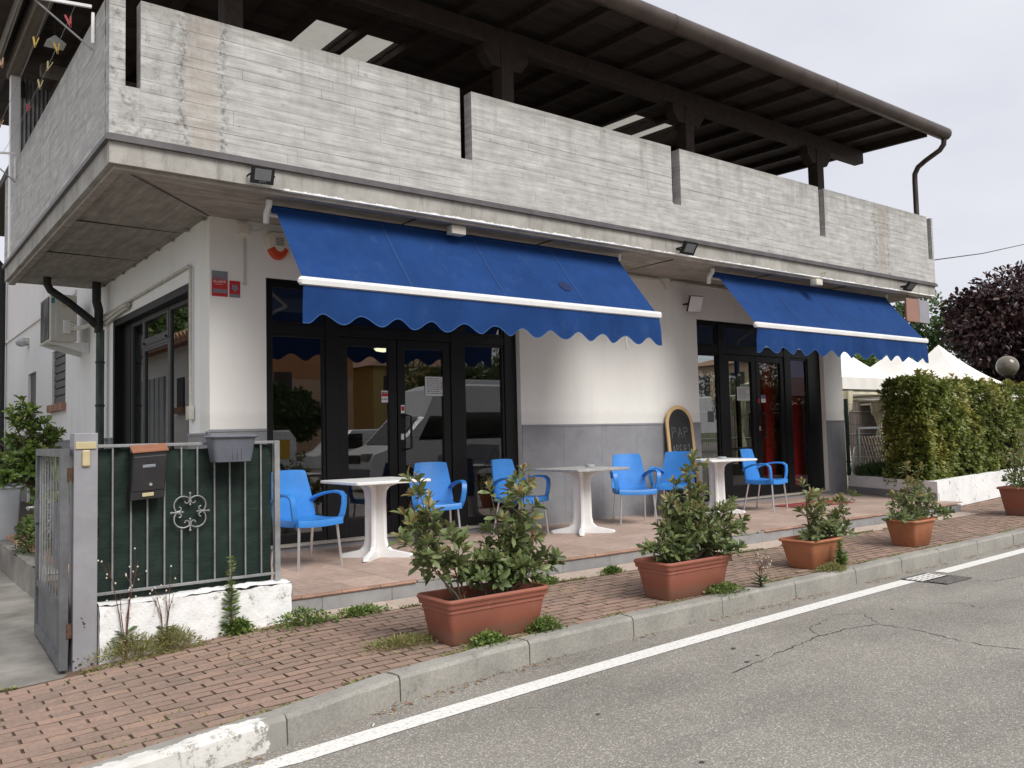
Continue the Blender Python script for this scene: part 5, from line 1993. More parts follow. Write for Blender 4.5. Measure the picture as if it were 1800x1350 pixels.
GLY = {'B': [[(0, 0), (0, 1), (.6, .85), (.55, .6), (0, .5), (.6, .3), (.5, .05), (0, 0)]], 'P': [[(0, 0), (0, 1)], [(0, 1), (.6, .9), (.6, .6), (0, .5)]], 'A': [[(0, 0), (.35, 1), (.7, 0)], [(.15, .4), (.55, .4)]],
       'R': [[(0, 0), (0, 1), (.6, .9), (.6, .6), (0, .5), (.7, 0)]], 'E': [[(.6, 1), (0, 1), (0, 0), (.6, 0)], [(0, .5), (.45, .5)]], 'T': [[(0, 1), (.8, 1)], [(.4, 1), (.4, 0)]]}
for word, x0, zb, cw, chh in (('PAP', 9.36, 1.33, .12, .15), ('APERT', 9.34, 1.09, .075, .13)):
    for i, ch in enumerate(word):
        m_ = MB()
        for st in GLY[ch]:
            stroke(m_, [(x0 + i * cw * 1.08 + a * cw + random.uniform(-.003, .003), zb + b * chh) for a, b in st], .0045)
        m_.build('chalk_letter', 'chalk', cb, kind='stuff')

dm = empty('doormat', (11.5, 7.7, ZT), 'worn red doormat before the right door', 'doormat')
MB().bbox(10.85, 7.25, ZT + .001, 12.15, 7.82, ZT + .012, .004).build('mat', 'mat_red', dm)
m_ = MB()
for k in range(9):
    a = k / 9 * 2 * PI
    m_.add([(11.5 + .30 * math.cos(a), 7.53 + .14 * math.sin(a), ZT + .0135), (11.5 + .40 * math.cos(a + .2), 7.53 + .18 * math.sin(a + .2), ZT + .0135), (11.5 + .38 * math.cos(a + .45), 7.53 + .17 * math.sin(a + .45), ZT + .0135), (11.5 + .28 * math.cos(a + .3), 7.53 + .13 * math.sin(a + .3), ZT + .0135)], [(0, 1, 2, 3)])
m_.build('printed_motif', 'mat_pale', dm, kind='stuff')

# ================================================================== GATE, FENCE, PILLAR
FY = 5.954
lw = MB()
# lumpy whitewashed wall
nx_, nz_ = 26, 8
wl_ = lambda: random.gauss(0, .004)


def lump(fn, nu, nv):
    g = [[Vector(fn(i / nu, j / nv)) for i in range(nu + 1)] for j in range(nv + 1)]
    for j in range(nv + 1):
        for i in range(nu + 1):
            g[j][i] += Vector((wl_() * .4, wl_(), wl_()))
    lw.grid(lambda u, v: g[round(v * nv)][round(u * nu)], nu, nv)


x0, x1, y0, y1, zt_ = 1.215, 2.475, FY - .09, FY + .10, .415
lump(lambda u, v: (x0 + (x1 - x0) * u, y0 - .008 * math.sin(v * 3), -.02 + (zt_ - .008 + .02) * v), 34, 10)
lump(lambda u, v: (x0 + (x1 - x0) * u, y0 + (y1 - y0) * v, zt_ + .01 * math.sin(PI * v) - .006 * math.sin(u * 7)), 34, 5)
lump(lambda u, v: (x1 + .004, y0 + (y1 - y0) * u, -.02 + (zt_ + .02) * v), 5, 10)
lump(lambda u, v: (x0, y1 - (y1 - y0) * u, -.02 + (zt_ + .02) * v), 5, 10)
lump(lambda u, v: (x1 - (x1 - x0) * u, y1, -.02 + (zt_ + .02) * v), 34, 10)
lw.build('low_wall', 'whitewash', None, 'low flaking whitewashed wall under the railing', 'wall', sharp=180)

fe = empty('railing', (1.9, FY, .43), 'grey steel railing backed with dark green shade netting', 'railing')
MB().bbox(1.215, FY - .012, 1.405, 2.42, FY + .012, 1.425, .002).build('top_rail', 'galv', fe)
MB().bbox(1.215, FY - .010, .468, 2.42, FY + .010, .486, .002).build('bottom_rail', 'galv', fe)
MB().bbox(2.385, FY - .022, .41, 2.425, FY + .022, 1.4245, .003).build('end_post', 'galv', fe)
bars = [1.308, 1.419, 1.521, 1.629, 1.739, 1.845, 1.961, 2.067, 2.176, 2.291]
RZ = .958
for k, xx in enumerate(bars):
    if k in (4, 5):
        MB().tube([(xx, FY, .486), (xx, FY, .86)], .0062, 6).build('bar', 'galv', fe)
        MB().tube([(xx, FY, 1.056), (xx, FY, 1.405)], .0062, 6).build('bar', 'galv', fe)
    else:
        MB().tube([(xx, FY, .486), (xx, FY, 1.405)], .0062, 6).build('bar', 'galv', fe)
cx_ = (bars[4] + bars[5]) / 2
ro_ = empty('rosette', (cx_, FY, RZ), parent=fe)
for q in range(4):
    sx_, sz_ = ((1, 1), (-1, 1), (-1, -1), (1, -1))[q]
    half = [(.036, .073), (.031, .061), (.019, .057), (.009, .066), (.004, .084)]
    arc = [(.045 + .060 * math.cos(t), .045 + .060 * math.sin(t)) for t in [math.radians(138 - 186 * k / 14) for k in range(15)]]
    pts = half + arc + [(b, a) for a, b in half[::-1]]
    MB().tube([(cx_ + sx_ * a, FY - .012, RZ + sz_ * b) for a, b in pts], .0048, 6).build('scroll', 'galv', ro_)
    b0 = q * PI / 2
    d = Vector((math.cos(b0), 0, math.sin(b0)))
    o_ = Vector((cx_, FY - .014, RZ))
    MB().tube([o_ + d * .040, o_ + d * .048, o_ + d * .058, o_ + d * .088, o_ + d * .114, o_ + d * .125, o_ + d * .133], [.002, .009, .0045, .006, .0045, .009, .002], 6).build('spear', 'galv', ro_)
# shade net hung behind the bars
rn = random.Random(3)
gz = [[rn.gauss(0, .006) for _ in range(41)] for _ in range(25)]


def net(u, v):
    x = 1.225 + (2.375 - 1.225) * u
    z = .425 + (1.392 - .425) * v + (.012 * math.sin(u * 9) if v > .9 else 0)
    i, j = round(u * 40), round(v * 24)
    return (x + .01 * math.sin(z * 9) * (1 - u), FY + .028 + gz[j][i] + .008 * math.sin(u * 14 + v * 5), z)


MB().grid(net, 40, 24).build('shade_net', 'net', fe, sharp=180)

gp = empty('gate_post', (1.13, FY, .03), 'square grey steel gate post with a yellowed bell push', 'post')
MB().bbox(1.068, FY - .075, .01, 1.205, FY + .06, 1.50, .004).build('post', 'grey_paint', gp)
MB().bbox(1.075, FY - .084, 1.40, 1.195, FY - .0755, 1.445, .003).build('name_plate', 'bell_gold', gp)
MB().bbox(1.112, FY - .090, 1.29, 1.160, FY - .0755, 1.395, .010).build('bell_push', 'bell_gold', gp)
m_ = MB()
for k in range(9):
    x_, z_ = 1.068 + .137 * random.random(), .02 + abs(random.gauss(0, .05))
    r_ = random.uniform(.004, .012)
    m_.add([(x_ + r_ * math.cos(a) * random.uniform(.6, 1.2), FY - .0757, z_ + r_ * math.sin(a) * random.uniform(.6, 1.2)) for a in [i * .785 for i in range(8)]], [tuple(range(8))])
for k in range(7):
    x_, z_ = 1.125 + random.gauss(0, .01), .31 + random.gauss(0, .03)
    r_ = random.uniform(.004, .010)
    m_.add([(x_ + r_ * math.cos(a) * random.uniform(.6, 1.2), FY - .0757, z_ + r_ * math.sin(a) * random.uniform(.6, 1.2)) for a in [i * .785 for i in range(8)]], [tuple(range(8))])
m_.build('rust_spots', 'rust', gp, kind='stuff')

# gate swung inwards
ga = empty('steel_gate', (1.03, 5.98, .05), 'dull grey steel gate with vertical bars, swung open inwards', 'gate')
g0, g1 = Vector((1.020, 5.90, 0)), Vector((1.085, 7.27, 0))
gd = (g1 - g0).normalized()
gn = Vector((gd.y, -gd.x, 0))
Lg = (g1 - g0).length


def gbox(a, b, z0, z1, t, mat, name, parent=ga):
    c = g0 + gd * ((a + b) / 2)
    return MB().obox((c.x, c.y, (z0 + z1) / 2), gd * ((b - a) / 2), gn * t, (0, 0, (z1 - z0) / 2)).build(name, mat, parent)


gbox(0, .055, .05, 1.405, .024, 'gate_dark', 'stile')
gbox(Lg - .055, Lg, .05, 1.405, .024, 'gate_dark', 'stile')
gbox(.0555, Lg - .0555, 1.355, 1.405, .023, 'gate_dark', 'rail')
gbox(.0555, Lg - .0555, .40, .435, .020, 'gate_dark', 'rail')
gbox(.0555, Lg - .0555, .05, .12, .023, 'gate_dark', 'rail')
gbox(.056, Lg - .056, .1205, .3995, .006, 'gate_dark', 'kick_panel')
nb = 9
for k in range(nb):
    a = .09 + (Lg - .18) * k / (nb - 1)
    gbox(a - .005, a + .005, .4355, 1.3545, .005, 'galv', 'bar')
m_ = MB()
for q in range(14):
    zc = .80 + q * .018
    c = g0 + gd * (Lg * .52 + .03 * math.sin(q * 1.5)) - gn * .012
    m_.tube([(c.x, c.y, zc - .02), (c.x + .012, c.y + .03 * math.cos(q * 1.6), zc), (c.x, c.y, zc + .02)], .005, 5)
m_.build('scroll_ornament', 'galv', ga, kind='stuff')
lk = gbox(Lg - .075, Lg - .005, .86, 1.02, .032, 'gate_dark', 'lock_case')
c = g0 + gd * (Lg - .03)
MB().tube([(c.x - .03, c.y, .97), (c.x - .08, c.y, .97), (c.x - .085, c.y - .09, .965)], .010, 6).build('lever_handle', 'galv', lk)
for zz in (1.20, .24):
    c = g0 + gd * .02
    MB().tube([(c.x + .03, c.y - .01, zz), (c.x + .03, c.y - .01, zz + .085)], .022, 10).build('hinge', 'rust', ga)

# letter box
mbx = empty('letter_box', (1.50, FY, 1.06), 'black steel letter box with a faded orange lid on the railing', 'letter box')
mx0, mx1, my0, my1, mz0, mz1 = 1.405, 1.617, FY - .095, FY - .012, 1.065, 1.375


def tilt(p):
    x, y, z = p
    a = .055
    cx, cz = 1.51, 1.3
    return (cx + (x - cx) * math.cos(a) - (z - cz) * math.sin(-a), y, cz + (z - cz) * math.cos(a) + (x - cx) * math.sin(-a) * -1)


def tbox(name, b, mat, parent=mbx, bev=.003):
    m_ = MB().bbox(*b, bev)
    m_.v = [tilt(p) for p in m_.v]
    return m_.build(name, mat, parent)


tbox('body', (mx0, my0, mz0, mx1, my1, mz1), 'mail_black')
m_ = MB()
m_.v = [tilt(p) for p in [(mx0 - .006, my0 - .012, mz1 + .004), (mx1 + .006, my0 - .012, mz1 + .004), (mx1 + .006, my1, mz1 + .045), (mx0 - .006, my1, mz1 + .045), (mx0 - .006, my0 - .012, mz1 - .004), (mx1 + .006, my0 - .012, mz1 - .004), (mx1 + .006, my1, mz1 + .036), (mx0 - .006, my1, mz1 + .036)]]
m_.f = [(0, 1, 2, 3), (7, 6, 5, 4), (0, 4, 5, 1), (1, 5, 6, 2), (2, 6, 7, 3), (3, 7, 4, 0)]
m_.sm, m_.mi = [False] * 6, [0] * 6
m_.build('lid', 'mail_rust', mbx)
tbox('front_flap', (mx0 + .006, my0 - .004, mz0 + .055, mx1 - .006, my0 - .0005, mz1 - .03), 'mail_black')
tbox('view_slot', (mx0 + .062, my0 - .008, mz1 - .105, mx0 + .142, my0 - .0045, mz1 - .085), 'grey_plate')
tbox('name_plate', (mx0 + .07, my0 - .005, mz0 + .018, mx0 + .142, my0 - .0005, mz0 + .042), 'bell_gold')
m_ = MB().tube([(1.515, my0 - .012, 1.16), (1.515, my0 - .0045, 1.16)], .010, 10)
m_.build('lock', 'alu', mbx)

# grey trough hooked on the railing
tr = empty('balcony_trough', (2.03, FY, 1.28), 'empty grey plastic flower trough hooked over the railing', 'planter')


def taper(name, x0, x1, y0, y1, z0, z1, tx, ty, th, mat, parent, rim=.012, rimh=.02, bands=()):
    """open tapered box with wall thickness and a rolled rim"""
    m_ = MB()
    r_ = .03
    n = 5

    def loop(ix, iy, z, rr):
        cx, cy, hx, hy = (x0 + x1) / 2, (y0 + y1) / 2, (x1 - x0) / 2 - ix, (y1 - y0) / 2 - iy
        out = []
        for sx, sy, a0 in ((1, -1, -90), (1, 1, 0), (-1, 1, 90), (-1, -1, 180)):
            for q in range(n):
                a = math.radians(a0 + 90 * q / (n - 1))
                out.append((cx + sx * (hx - rr) + rr * math.cos(a), cy + sy * (hy - rr) + rr * math.sin(a), z))
        return out
    H_ = z1 - z0
    L_ = []

    def at_(t, extra=0.0):
        return (tx * (1 - t) - extra, ty * (1 - t) - extra)
    L_.append(loop(*at_(0, -.004), z0, r_))
    L_.append(loop(*at_(.02), z0 + H_ * .02, r_))
    for (t0, e0) in bands:
        L_.append(loop(*at_(t0 - .012), z0 + H_ * (t0 - .012), r_))
        L_.append(loop(*at_(t0, e0), z0 + H_ * t0, r_))
    e_last = bands[-1][1] if bands else 0
    zr = z1 - rimh
    L_.append(loop(*at_(zr / z1 if 0 else (zr - z0) / H_, e_last), zr, r_))
    L_.append(loop(-rim, -rim, zr + .002, r_ + rim))
    L_.append(loop(-rim - .003, -rim - .003, zr + rimh * .5, r_ + rim))
    L_.append(loop(-rim * .5, -rim * .5, z1, r_ + rim * .5))
    L_.append(loop(th * .6, th * .6, z1 - .003, r_))
    L_.append(loop(th + .006, th + .006, z1 - rimh * 1.3, r_))
    L_.append(loop(tx + th, ty + th, z0 + .02, r_ * .7))
    k = len(L_[0])
    for l in L_:
        m_.v += l
    for li in range(len(L_) - 1):
        for j in range(k):
            m_.f.append((li * k + j, li * k + (j + 1) % k, (li + 1) * k + (j + 1) % k, (li + 1) * k + j))
            m_.sm.append(True)
            m_.mi.append(0)
    m_.f += [tuple(range(k))[::-1], tuple((len(L_) - 1) * k + j for j in range(k))]
    m_.sm += [False] * 2
    m_.mi += [0] * 2
    return m_.build(name, mat, parent, sharp=38)


taper('trough', 1.885, 2.195, FY - .185, FY - .015, 1.285, 1.47, .028, .02, .006, 'grey_plastic', tr, .010, .02)
MB().bbox(1.905, FY - .03, 1.46, 1.925, FY + .02, 1.50, .004).build('hook', 'grey_plastic', tr)
for k in range(3):
    MB().box(2.03 + k * .03, FY - .178, 1.31, 2.036 + k * .03, FY - .174, 1.40).build('rib', 'grey_plastic', tr)

# low kerb wall of the side garden with brick coping
gw = empty('garden_kerb', (1.34, 10, .03), 'rough grey kerb wall of the side garden bed', 'wall')
m_ = MB()
lw = m_
wl_ = lambda: random.gauss(0, .006)
lump(lambda u, v: (1.30 + .02 * v, 8.45 + 12 * (1 - u), .0 + .30 * v), 60, 6)
lump(lambda u, v: (1.32 + .20 * v, 8.45 + 12 * (1 - u), .30 + .01 * math.sin(PI * v)), 60, 4)
lump(lambda u, v: (1.52 - .22 * u, 8.45, .30 * v), 5, 6)
m_.build('wall', 'driveway', gw, sharp=180)
me_cb = MB().bbox(-.12, -.055, 0, .12, .055, .055, .006).mesh('coping_brick', 'coping_brick')
for k in range(44):
    o = bpy.data.objects.new('coping_brick', me_cb)
    o.location = (1.58 + random.uniform(-.01, .01) - gw.location.x, 8.52 + k * .118 - gw.location.y, .305 - gw.location.z)
    o.rotation_euler = (random.gauss(0, .02), random.gauss(0, .02), random.gauss(0, .03))
    COL.objects.link(o)
    o.parent = gw
sbm = MB().box(1.53, 8.46, .02, XL - .013, 20.4, .29)
sbm.build('garden_soil', 'soil', kind='structure')


# ================================================================== PLANTS
def shrub(root, base, stems, seed, mat='leaf_photinia', L=.085, Wd=.030, n_ros=8, twigs=(3, 5), young=.35, n_obj=0, stem_r=.008, tl=(.06, .15), stem_mat='twig', sidelv=14):
    rng = np.random.default_rng(seed)
    cen, axs, tips = [], [], []
    m_ = MB()
    SP, SD, SN, SL = [], [], [], []
    for (b, t, bend) in stems:
        b, t = np.array(b, float), np.array(t, float)
        mid = (b + t) / 2 + np.array(bend, float)
        pts = [(1 - s) ** 2 * b + 2 * s * (1 - s) * mid + s * s * t for s in np.linspace(0, 1, 9)]
        pts = [p + rng.normal(0, .006, 3) * (0 < i) for i, p in enumerate(pts)]
        ln = np.linalg.norm(t - b)
        m_.tube([Vector(p) for p in pts], [stem_r * (1 - .72 * i / 8) for i in range(9)], 6)
        cen.append(pts[-1])
        axs.append(unit(pts[-1] - pts[-2]) + np.array([0, 0, .3]))
        tips.append(1.0)
        nt = int(rng.integers(*twigs)) + int(ln * 4)
        for _ in range(nt):
            s = rng.uniform(.30, .97)
            i = min(7, int(s * 8))
            p = pts[i] + (pts[i + 1] - pts[i]) * (s * 8 - i)
            dirn = unit(rng.normal(0, 1, 3) * np.array([1, 1, .5]) + np.array([0, 0, .65]))
            ll = rng.uniform(*tl) * (1.25 - .4 * s)
            e = p + dirn * ll
            m_.tube([Vector(p), Vector(p + dirn * ll * .5 + np.array([0, 0, .006])), Vector(e)], [stem_r * .4, stem_r * .3, stem_r * .22], 5)
            cen.append(e)
            axs.append(dirn + np.array([0, 0, .4]))
            tips.append(.3 + .7 * s)
            for _k in range(int(rng.integers(1, 4))):
                q = p + dirn * ll * rng.uniform(.3, .9)
                SP.append(q)
                SD.append(dirn * .4 + rng.normal(0, .8, 3))
                SN.append(np.array([0, 0, 1]) + rng.normal(0, .4, 3))
        for _ in range(int(sidelv * ln)):
            s = rng.uniform(.25, 1)
            i = min(7, int(s * 8))
            p = pts[i] + (pts[i + 1] - pts[i]) * (s * 8 - i)
            SP.append(p)
            SD.append(rng.normal(0, 1, 3) * np.array([1, 1, .4]) + np.array([0, 0, .2]))
            SN.append(np.array([0, 0, 1]) + rng.normal(0, .4, 3))
    m_.build('stems', stem_mat, root)
    P, D, N, LL, WW, ring = rosettes(cen, axs, n_ros, L, Wd, (.25, 1.15), rng)
    hi = np.array([c[2] for c in cen])
    zmax, zmin = hi.max(), hi.min()
    ns = len(SP)
    if ns:
        P = np.vstack([P, np.array(SP)])
        D = np.vstack([D, np.array(SD)])
        N = np.vstack([N, np.array(SN)])
        sl = rng.uniform(.7, 1.1, ns)
        LL = np.concatenate([LL, L * sl])
        WW = np.concatenate([WW, Wd * sl])
        ring = np.concatenate([ring, np.full(ns, 0.0)])
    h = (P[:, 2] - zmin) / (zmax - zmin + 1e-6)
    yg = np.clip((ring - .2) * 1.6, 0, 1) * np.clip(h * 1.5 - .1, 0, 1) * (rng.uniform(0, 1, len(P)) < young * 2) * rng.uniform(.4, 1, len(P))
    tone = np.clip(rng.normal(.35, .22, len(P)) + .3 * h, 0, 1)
    idx = np.arange(len(P))
    if n_obj:
        d_cam = P[:, 0] * .0 + np.linalg.norm(P - np.array([0, 0, H]), axis=1)
        order = np.argsort(d_cam)
        sel, idx = order[:n_obj], order[n_obj:]
        for i in sel:
            me = leaves_mesh('leaf', P[i:i + 1] - P[i], D[i:i + 1], N[i:i + 1], LL[i:i + 1], WW[i:i + 1], tone[i:i + 1], yg[i:i + 1], mat, .16, .2)
            o = bpy.data.objects.new('leaf', me)
            o.location = Vector(P[i]) - root.location
            COL.objects.link(o)
            o.parent = root
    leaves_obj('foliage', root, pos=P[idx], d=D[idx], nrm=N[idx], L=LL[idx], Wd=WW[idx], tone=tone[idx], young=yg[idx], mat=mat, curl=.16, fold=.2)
    return len(P)


def dead_leaves(root, pts, seed):
    rng = np.random.default_rng(seed)
    for p in pts:
        me = leaves_mesh('dead_leaf', np.zeros((1, 3)), rng.normal(0, .5, (1, 3)) + np.array([[0, 0, -.9]]), rng.normal(0, 1, (1, 3)), np.array([.07]), np.array([.03]), np.array([.5]), np.array([0.0]), 'dead_leaf', .35, .5)
        o = bpy.data.objects.new('dead_leaf', me)
        o.location = Vector(p) - root.location
        COL.objects.link(o)
        o.parent = root


def soil(root, x0, x1, y0, y1, z):
    m_ = MB().grid(lambda u, v: (x0 + (x1 - x0) * u, y0 + (y1 - y0) * v, z + random.gauss(0, .007)), 16, 8)
    m_.build('soil', 'soil', root)


BANDS = ((.70, .006), (.80, .012))
# 1: the large trough in front
pt = empty('potted_shrub', (3.23, 4.60, ZS), 'largest terracotta trough with a straggling two-stemmed shrub, nearest the camera', 'potted plant', 'potted shrubs along the kerb')
taper('trough', 2.87, 3.65, 4.41, 4.78, ZS + .002, ZS + .292, .045, .05, .010, 'pot_red', pt, .016, .028, BANDS)
soil(pt, 2.91, 3.61, 4.45, 4.74, ZS + .225)
zb = ZS + .22
y4 = 4.60
ST1 = [((3.09, y4, zb), (2.82, 4.64, 1.16), (-.10, .0, -.05)), ((3.09, y4, zb), (2.62, 4.50, .80), (-.02, .0, .05)), ((3.08, y4, zb), (2.93, 4.72, 1.02), (-.08, 0, 0)), ((3.1, y4, zb), (2.98, 4.50, .78), (-.06, 0, .02)),
       ((3.11, y4, zb), (3.10, 4.66, .74), (0, 0, .0)), ((3.08, y4, zb), (2.74, 4.70, .93), (-.08, 0, .02)),
       ((3.42, y4, zb), (3.62, 4.62, 1.19), (.12, 0, -.02)), ((3.40, y4, zb), (3.36, 4.66, 1.08), (.10, .02, .05)), ((3.44, y4, zb), (3.52, 4.52, 1.04), (.12, 0, .0)), ((3.45, y4, zb), (3.66, 4.66, .86), (.10, 0, 0)), ((3.42, y4, zb), (3.46, 4.50, .80), (.06, 0, 0)),
       ((3.36, y4, zb), (3.24, 4.52, .62), (.0, 0, .05)), ((3.38, y4, zb), (3.34, 4.45, .56), (.0, -.02, .05)), ((3.45, y4, zb), (3.70, 4.56, .56), (.02, 0, .08)), ((3.48, y4, zb), (3.86, 4.62, .55), (.05, 0, .06)), ((3.36, y4, zb), (3.30, 4.66, .66), (0, 0, 0)), ((3.3, y4, zb), (3.18, 4.58, .52), (0, 0, .04)), ((3.40, y4, zb), (3.50, 4.45, .58), (0, 0, .04)), ((3.36, y4, zb), (3.58, 4.48, .48), (0, 0, .06)), ((3.36, y4, zb), (3.40, 4.62, .70), (0, 0, .06))]
shrub(pt, None, ST1, 11, n_obj=300, L=.094, Wd=.038, n_ros=9, twigs=(4, 7))
dead_leaves(pt, [(3.62, 4.52, .80), (3.60, 4.50, .76), (3.05, 4.48, .46), (2.96, 4.46, .40)], 5)
# 2
pt = empty('potted_shrub', (5.22, 4.63, ZS), 'second terracotta trough with a dense pyramid-shaped shrub', 'potted plant', 'potted shrubs along the kerb')
taper('trough', 4.86, 5.60, 4.44, 4.80, ZS + .002, ZS + .296, .045, .05, .010, 'pot_red', pt, .016, .028, BANDS)
soil(pt, 4.90, 5.56, 4.48, 4.76, ZS + .235)
r_ = random.Random(5)
T2 = [(5.42, 4.65, 1.20), (5.24, 4.7, 1.02), (5.08, 4.6, .90), (5.60, 4.68, .95), (5.92, 4.66, .80), (5.98, 4.6, .66), (5.75, 4.55, .62), (5.35, 4.5, .80), (5.5, 4.75, .84), (5.66, 4.5, .78), (5.30, 4.52, .60), (4.98, 4.6, .62), (4.80, 4.6, .52), (5.0, 4.5, .48), (5.12, 4.48, .55), (5.45, 4.46, .52), (5.2, 4.6, .74), (5.44, 4.6, .98), (5.56, 4.6, .68), (5.78, 4.66, .46), (5.62, 4.45, .45)]
ST2 = [((5.22 + (t[0] - 5.3) * .35, 4.63, ZS + .22), t, (r_.uniform(-.05, .05), r_.uniform(-.04, .04), .04)) for t in T2]
shrub(pt, None, ST2, 12, n_obj=300, L=.084, Wd=.034, n_ros=9, twigs=(5, 8), stem_mat='bark')
# 3
pt = empty('potted_shrub', (7.05, 4.70, ZS), 'square orange pot with a sparse shrub and a feathery weed at its corner', 'potted plant', 'potted shrubs along the kerb')
taper('pot', 6.86, 7.31, 4.52, 4.88, ZS + .002, ZS + .268, .05, .05, .010, 'pot_orange', pt, .014, .026)
soil(pt, 6.90, 7.27, 4.56, 4.84, ZS + .20)
T3 = [(7.02, 4.7, .93), (7.22, 4.66, .78), (7.05, 4.6, .70), (7.90, 4.72, .74), (7.72, 4.7, .58), (7.48, 4.66, .58), (7.1, 4.56, .52), (6.92, 4.6, .42), (7.7, 4.74, .42), (7.4, 4.6, .44), (7.3, 4.75, .62), (7.55, 4.6, .48)]
ST3 = [((7.08, 4.70, ZS + .19), t, (r_.uniform(-.04, .06), r_.uniform(-.03, .03), -.02)) for t in T3]
shrub(pt, None, ST3, 13, L=.09, Wd=.035, n_ros=8, young=.5, stem_mat='bark', twigs=(2, 4))
dead_leaves(pt, [(7.26, 4.50, .36), (7.27, 4.50, .31), (7.25, 4.49, .27)], 6)
# 4
pt = empty('potted_shrub', (9.05, 4.80, ZS), 'square orange pot with a bronze-tipped shrub before the white corner wall', 'potted plant', 'potted shrubs along the kerb')
taper('pot', 8.85, 9.29, 4.60, 4.95, ZS + .002, ZS + .285, .05, .05, .010, 'pot_orange', pt, .014, .026)
soil(pt, 8.89, 9.25, 4.64, 4.91, ZS + .21)
T4 = [(9.08, 4.8, .98), (9.50, 4.84, .96), (8.90, 4.78, .68), (9.28, 4.74, .66), (9.56, 4.8, .68), (8.68, 4.75, .48), (10.0, 4.8, .40), (9.78, 4.8, .44), (9.1, 4.7, .46), (9.3, 4.85, .80), (8.85, 4.85, .56), (9.6, 4.86, .50)]
ST4 = [((9.08, 4.80, ZS + .2), t, (r_.uniform(-.04, .06), r_.uniform(-.03, .03), .02)) for t in T4]
shrub(pt, None, ST4, 14, L=.09, Wd=.035, n_ros=8, young=.7, stem_mat='twig_red', twigs=(2, 4))
# 5
pt = empty('potted_shrub', (13.05, 5.2, ZS), 'red-brown pot with a leggy shrub cut by the right edge of the picture', 'potted plant', 'potted shrubs along the kerb')
taper('pot', 12.76, 13.40, 4.98, 5.43, ZS + .002, ZS + .40, .07, .06, .012, 'pot_red', pt, .018, .035)
soil(pt, 12.81, 13.35, 5.03, 5.38, ZS + .33)
T5 = [(12.2, 5.1, 1.3), (12.6, 5.2, 1.25), (12.0, 5.1, 1.0), (12.4, 5.1, .95), (12.1, 5.2, .75), (12.8, 5.1, .85), (11.95, 5.1, .62), (12.5, 5.0, .7)]
ST5 = [((13.05, 5.2, ZS + .3), (t[0] + .62, t[1] + .05, t[2]), (0, 0, .05)) for t in T5]
shrub(pt, None, ST5, 15, L=.085, Wd=.03, n_ros=8, young=.5, stem_mat='bark')


# corner wall and hedge
def wall_line(pts, th, z0, z1, name, mat, **kw):
    m_ = MB()
    nrm = []
    P = [Vector((x, y, 0)) for x, y in pts]
    L_, R_ = [], []
    for i, p in enumerate(P):
        d1 = (P[i] - P[i - 1]).normalized() if i else (P[1] - P[0]).normalized()
        d2 = (P[i + 1] - P[i]).normalized() if i < len(P) - 1 else d1
        n_ = Vector((-(d1.y + d2.y), d1.x + d2.x, 0))
        n_ = n_.normalized() / max(.4, math.sqrt((1 + d1.dot(d2)) / 2))
        L_.append(p)
        R_.append(p + n_ * th)
    for i in range(len(P) - 1):
        a, b, c, d = L_[i], L_[i + 1], R_[i + 1], R_[i]
        m_.add([(a.x, a.y, z0), (b.x, b.y, z0), (c.x, c.y, z0), (d.x, d.y, z0), (a.x, a.y, z1), (b.x, b.y, z1), (c.x, c.y, z1), (d.x, d.y, z1)],
               [(0, 1, 5, 4), (4, 5, 6, 7), (2, 3, 7, 6)] + ([(3, 0, 4, 7)] if i == 0 else []) + ([(1, 2, 6, 5)] if i == len(P) - 2 else []))
    return m_.build(name, mat, **kw)


hw_ = empty('corner_wall', (13.0, 6.39, ZS), 'low white garden wall turning round the foot of the hedge', 'wall')
wall_line([(13.93, 8.42), (13.0, 6.39), (17.0, 6.92), (30, 8.6)], .16, .05, .565, 'wall', 'whitewash', parent=hw_)
wall_line([(13.922, 8.424), (12.9985, 6.41)], .05, .05, .385, 'grey_base', 'stoneware', parent=hw_)

hd = empty('hedge', (18, 8, .5), 'tall clipped laurel-like hedge with yellowish young shoots', 'hedge')
fl = Vector((13.20, 6.66, 0))
fdir = Vector((4, .52, 0)).normalized()
sdirn = Vector((.42, .91, 0)).normalized()
hz0, hz1 = .45, 2.12
FL_ = 13.0
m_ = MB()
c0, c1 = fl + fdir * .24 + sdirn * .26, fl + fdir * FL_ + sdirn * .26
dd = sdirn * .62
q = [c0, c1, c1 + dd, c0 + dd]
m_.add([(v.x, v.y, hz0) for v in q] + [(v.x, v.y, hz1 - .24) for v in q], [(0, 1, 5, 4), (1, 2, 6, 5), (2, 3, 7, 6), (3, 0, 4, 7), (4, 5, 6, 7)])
m_.build('dark_core', 'hedge_core', hd)  # solid near-black box, its colour stands in for shade between the leaves
rng = np.random.default_rng(21)
cen, axs = [], []
fdn, sdn = np.array(fdir), np.array(sdirn)
fout = np.array([fdir.y, -fdir.x, 0])
lout = np.array([-sdirn.y, sdirn.x, 0])
f0 = np.array(fl)
for _ in range(3600):
    u, z = rng.uniform(0, 1) ** 1.7 * FL_, rng.uniform(hz0 + .03, hz1)
    bulge = .05 * math.sin(u * 2.3 + z * 3) + .05 * math.sin(u * 5.1 - z * 4)
    cen.append(f0 + fdn * u + fout * (bulge + rng.uniform(-.12, .05)) + np.array([0, 0, z]))
    axs.append(fout + np.array([0, 0, .9]) + rng.normal(0, .35, 3))
for _ in range(520):
    u, z = rng.uniform(0, .95), rng.uniform(hz0 + .03, hz1)
    cen.append(f0 + sdn * u + lout * rng.uniform(-.08, .06) + np.array([0, 0, z]))
    axs.append(lout + np.array([0, 0, .9]) + rng.normal(0, .35, 3))
